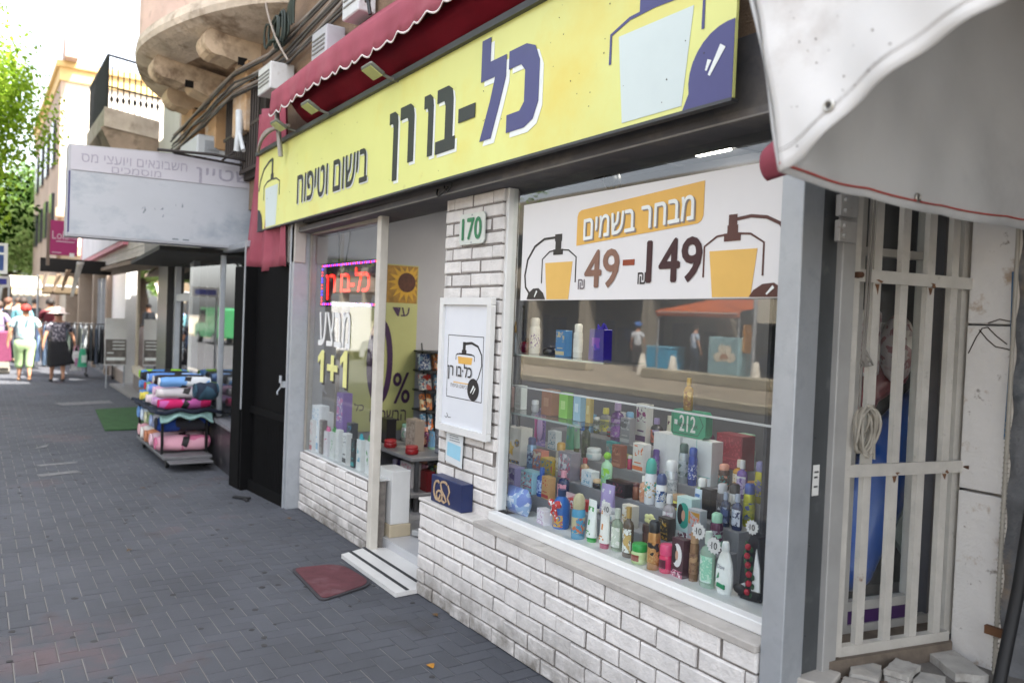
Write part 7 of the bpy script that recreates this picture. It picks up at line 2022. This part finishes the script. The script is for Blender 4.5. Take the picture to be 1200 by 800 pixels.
# ------------------------------------------------------------------ trees
def tree(label, name, x, y, h, rx, rz_, n, c1, c2, leaf, trunk_r=.18, cz=None, seed=1, trans=.45, clusters=26):
    rn = random.Random(seed)
    t = thing(name, label, 'tree', (x, y, 0))
    cz = cz if cz else h - rz_
    k = B()
    top_ = Vector((x + rn.uniform(-.3, .3), y + rn.uniform(-.3, .3), cz))
    k.tube([(x, y, -.1), (x + .05, y, h * .2), (x + .12 * rn.uniform(-1, 1), y + .1, h * .4), top_], [trunk_r * 1.25, trunk_r, trunk_r * .8, trunk_r * .35], 10)
    cl = []
    for i in range(clusters):
        a = rn.uniform(0, 2 * pi); b_ = rn.uniform(-.75, .95); r_ = rn.uniform(.45, .92)
        cc = Vector((x + rx * r_ * cos(a) * sqrt(1 - b_ * b_ * .8), y + rx * r_ * sin(a) * sqrt(1 - b_ * b_ * .8), cz + rz_ * b_ * r_))
        cl.append((cc, rn.uniform(.24, .42) * rx))
        if i % 2 == 0:
            st_ = Vector((x, y, h * .38)).lerp(top_, rn.uniform(0, .8))
            md = st_.lerp(cc, .5) + Vector((0, 0, -.1 * rx))
            k.tube([st_, md, cc], [trunk_r * .4, trunk_r * .25, trunk_r * .08], 6)
    k.build('trunk', mat('bark', '4d4036', rough=1., var=.3, vscale=6, bump=.8, bscale=25), t)
    vs = []; fs = []
    for i in range(n):
        cc, cr = cl[rn.randrange(len(cl))]
        d = Vector((rn.gauss(0, 1), rn.gauss(0, 1), rn.gauss(0, 1))).normalized()
        p = cc + d * cr * rn.uniform(.35, 1.05) ** .6
        nrm = (d + Vector((rn.gauss(0, .6), rn.gauss(0, .6), rn.gauss(.5, .6)))).normalized()
        u = nrm.orthogonal().normalized(); w2 = nrm.cross(u); an = rn.uniform(0, 2 * pi)
        u, w2 = u * cos(an) + w2 * sin(an), w2 * cos(an) - u * sin(an)
        l_ = leaf * rn.uniform(.6, 1.3); q = len(vs)
        vs += [p - u * l_ * .5, p + w2 * l_ * .28 - nrm * l_ * .05, p + u * l_ * .5, p - w2 * l_ * .28 + nrm * l_ * .05]
        fs.append((q, q + 1, q + 2, q + 3))
    cB = B(); cB.add(vs, fs)
    cB.build('crown', leaf_mat('leaves_' + name, c1, c2, trans), t, recalc=False)
    return t
tree('bright yellow green street tree whose crown hangs into the upper left corner', 'street_tree', -14.0, -1.75, 8.6, 2.45, 3.2, 80000, '5f8220', '97b03e', .085, .2, 5.3, 3, .4, 70)
tree('street tree with shade-dark leaves low at the left edge behind the bright one', 'street_tree', -15.6, -1.25, 4.7, 1.75, 1.1, 16000, '182c10', '2b4618', .10, .14, 3.45, 5, .15)  # leaf colours darkened to paint the crown's shaded bottom
tree('pale green leafy tree at the end of the street', 'far_tree', -48, 1.3, 7.5, 3.0, 3.0, 26000, '7f9c58', 'a8b878', .18, .25, 4.6, 7)
tree('taller dark green tree behind the pale tree at the end of the street', 'far_tree', -58, 3.6, 11.5, 4.2, 4.4, 26000, '56763c', '7a9452', .22, .3, 7.2, 9)
tree('mid green tree at the far left end of the street', 'far_tree', -55, -2.5, 9.0, 4.0, 3.6, 22000, '5f8042', '8fa85a', .2, .3, 5.4, 13)

# ------------------------------------------------------------------ across the road (seen in the glass)
ob = thing('opposite_building', 'row of dark open shops across the road under a long flat block', 'building', (-18, -18, 0))
k = B(); k.box(-60, 8, -25, -17.4, 3.3, 7.5); k.box(-60, 8, -25, -24.6, 0, 3.3)
for i in range(18):
    k.box(-60 + i * 4, -59.6 + i * 4, -18.0, -17.4, 0, 3.3)
k.build('wall', mat('opposite_wall', '8f8778', rough=.9, var=.2, vscale=.8), ob)
for i in range(17):
    k = B(); k.box(-58.9 + i * 4, -56.6 + i * 4, -17.46, -17.35, 4.4, 5.9); k.build('window', mat('dark_window', '2f3236', rough=.2, var=.1), ob)
k = B(); k.box(-60, 8, -24.6, -17.4, -.1, .06); k.build('floor', mat('dark_floor', '4a4744', rough=.8, var=.2), ob)
k = B()
for i in range(26):
    x = -40 + i * 1.75
    k.box(x, x + RND.uniform(.5, 1.4), -20.0, -19.4, .06, RND.uniform(.8, 2.2))
k.build('stock', print_mat('2a2c34', '4a3f3a', '2f3f68', 1.2, .8), ob)
oa = thing('orange_awning', 'orange canvas awning on the shop across the road', 'awning', (-19, -15.4, 2))
k = B()
k.grid(lambda u, v: (-20.9 + 3.75 * u + (.5 * (1 - v) if u < .5 else 0), -17.4 + 2.2 * v, 2.75 - .50 * v), 20, 8)
k.grid(lambda u, v: (-20.9 + 3.75 * u, -15.2, 2.25 - .19 * v), 20, 2)
k.build('cloth', cloth_mat('orange_canvas', 'd0641f', .3, var=.1), oa, solid=.01)
k = B(); k.cone((-20.8, -15.25, .03), (-20.8, -15.25, 2.25), .03, .03, 8); k.cone((-17.2, -15.25, .03), (-17.2, -15.25, 2.25), .03, .03, 8); k.build('post', GALV, oa)
k = B(); k.box(-20.8, -17.2, -15.19, -15.18, 2.19, 2.22); k.build('white_stripe', WHITEP, oa)
kw = thing('kerb_wall', 'pale kerb edging the sunlit pavement across the road', 'kerb', (-12, -9.4, 0))
k = B(); k.box(-60, 6, -9.6, -9.38, -.14, .06); k.build('kerb_body', mat('tan_concrete', 'a89f88', rough=.95, var=.25, vscale=1.5), kw, bevel=.02)
for x in (-24, -16):
    k = B(); k.box(x - 3.4, x + 1.8, -13.6, -13.2, .031, .34); tag(k.build('stone_planter', mat('tan_concrete', 'a89f88', rough=.95, var=.25, vscale=1.5), None, bevel=.03), 'low tan concrete edging on the pavement across the road, %s the orange awning' % ('left of' if x < -20 else 'right of'), 'edging')
cbx = thing('utility_cabinet', 'pale blue street cabinet with a painted cloud across the road', 'cabinet', (-17.6, -15.2, 0))
k = B(); k.box(-18.2, -16.95, -15.6, -15.0, .031, 1.42); k.build('cabinet_body', mat('cabinet_blue', '8fb4bc', rough=.6, var=.08), cbx, bevel=.02)
CF = (Vector((0, -14.998, 0)), Vector((-1, 0, 0)), Vector((0, 0, 1)))
k = B()
for (u, v, r) in ((17.5, .86, .26), (17.75, .78, .19), (17.25, .79, .2), (17.6, 1.05, .17), (17.38, 1.04, .16)):
    k.prism([(u + r * cos(a), v + r * .8 * sin(a)) for a in [i * pi / 8 for i in range(16)]], CF, .002 + r * .01, .004 + r * .01)
k.build('painted_cloud', mat('cloud_paint', 'e0d8c4', rough=.6, var=.06), cbx)
k = B(); k.prism([(17.3, .74), (17.7, .72), (17.62, .88), (17.42, .9)], CF, .009, .011); k.build('painted_accent', mat('accent_paint', 'b88a6a', rough=.6), cbx)
fz = thing('blue_chest', 'bright blue chest freezer across the road', 'chest', (-20.8, -15.6, 0))
k = B(); k.box(-21.4, -20.2, -16.0, -15.3, .031, .92); k.build('chest_body', mat('chest_blue', '3f9fc8', rough=.5, var=.06), fz, bevel=.02)
k = B(); k.box(-21.42, -20.18, -16.02, -15.28, .93, 1.0); k.build('lid', mat('chest_lid', '6fb8d8', rough=.4), fz, bevel=.01)
os_ = thing('orange_banner_sign', 'narrow orange vertical sign across the road', 'sign', (-16.8, -15.2, 0))
k = B(); k.box(-16.95, -16.55, -15.22, -15.16, .95, 1.85); k.build('plate', mat('sign_orange', 'd8922a', rough=.5, var=.06), os_)
k = B(); k.cone((-16.75, -15.2, .031), (-16.75, -15.2, .95), .025, .025, 8); k.build('pole', GALV, os_)
lp_ = thing('street_pole', 'grey steel pole with a pale hanging box across the road', 'pole', (-16.3, -14.9, 0))
k = B(); k.cone((-16.3, -14.9, .031), (-16.3, -14.9, 6.5), .07, .06, 12); k.build('shaft', GALV, lp_)
k = B(); k.box(-16.2, -14.9, -15.0, -14.9, 1.9, 2.75); k.build('hanging_box', mat('box_cream', 'd0c8b4', rough=.7, var=.06), lp_)
for n_, x in enumerate((-20.4, -18.95, -15.6)):
    k = B(); k.lathe([(.20, .031), (.19, .12), (.08, .72), (.0, .75)], (x, -14.2, 0), 14)
    tag(k.build('bollard', mat('white_bollard', 'd0cabc', rough=.8, var=.1), None), 'white cone bollard, %s along the pavement edge across the road' % ['first', 'second', 'third'][n_], 'bollard', 'cone bollards across the road')
person('person in a striped blue shirt standing across the road', (-19.1, -15.3, .031), radians(200), 1.72, 1.05, .05, ((.1, .06), (.05, .08)), '9fb0c4', ('3f5a86', 'c8ccd4'), 'short', ('trousers', '24303f', .1), '2a1d16')
person('person in a white shirt and blue cap across the road near the blue chest', (-22.0, -15.4, .031), radians(160), 1.7, 1.05, .05, ((.2, .06), (.05, .08)), 'c4c8cc', None, 'short', ('trousers', '3a3230', .1), '2a1d16', '3a66a8')
def vehicle(lb_, x, y, L_, Hh, c, van=False):
    t = thing('parked_van' if van else 'parked_car', lb_, 'van' if van else 'car', (x, y, -.14))
    W2 = .88
    z0 = -.14
    if van:
        prof = [(-L_ / 2, .35), (-L_ / 2, Hh * .95), (-L_ / 2 + .15, Hh), (L_ / 2 - 1.3, Hh), (L_ / 2 - .75, Hh * .60), (L_ / 2 - .05, Hh * .50), (L_ / 2, .35)]
        gl = [(L_ / 2 - 2.2, Hh * .58), (L_ / 2 - .82, Hh * .58), (L_ / 2 - 1.3, Hh * .93), (L_ / 2 - 2.2, Hh * .93)]
    else:
        prof = [(-L_ / 2, .3), (-L_ / 2 + .02, Hh * .62), (-L_ / 2 + .5, Hh * .68), (-L_ / 2 + .9, Hh * .97), (-L_ / 2 + 1.6, Hh), (.35, Hh * .97), (1.0, Hh * .66), (L_ / 2 - .2, Hh * .58), (L_ / 2, Hh * .42), (L_ / 2 - .02, .3)]
        gl = [(-L_ / 2 + .72, Hh * .68), (.92, Hh * .67), (.33, Hh * .93), (-L_ / 2 + 1.05, Hh * .93)]
    fr = (Vector((x, y + W2, z0)), Vector((-1, 0, 0)), Vector((0, 0, 1)))
    k = B(); k.prism(prof, fr, -2 * W2, 0); k.build('car_body', mat('car_paint', c, rough=.25, var=.03, coat=.6), t, bevel=.06, seg=3)
    k = B(); k.prism(gl, fr, .0, .006); k.prism(gl, fr, -2 * W2 - .006, -2 * W2); k.build('window', mat('car_glass', '14181c', rough=.08, var=0), t)
    for wx in (-L_ * .31, L_ * .31):
        for wy in (-W2 + .08, W2 - .08):
            k = B(); k.cone((x - wx, y + wy - .1, z0 + .31), (x - wx, y + wy + .1, z0 + .31), .31, .31, 22); wh = k.build('wheel', mat('tyre', '141414', rough=.8), t, bevel=.02)
            k = B(); s_ = 1 if wy > 0 else -1; k.cone((x - wx, y + wy + s_ * .1, z0 + .31), (x - wx, y + wy + s_ * .115, z0 + .31), .19, .17, 16); k.build('rim', mat('rim', 'a8aaac', rough=.3, metal=.8), wh)
    for s_ in (-1, 1):
        k = B(); k.ellipsoid((x - L_ / 2 + .06, y + s_ * (W2 - .25), z0 + Hh * .45), (.06, .16, .08)); k.build('headlight', mat('lamp_clear', 'c8ccd0', rough=.1), t)
vehicle('white hatchback parked across the road', -25.5, -7.9, 4.1, 1.48, 'c4c6c8')
vehicle('white delivery van parked across the road', -33.0, -7.8, 5.2, 2.3, 'c8c8c6', True)
vehicle('green van parked across the road', -44.0, -7.9, 4.6, 1.9, '2f7a4a', True)
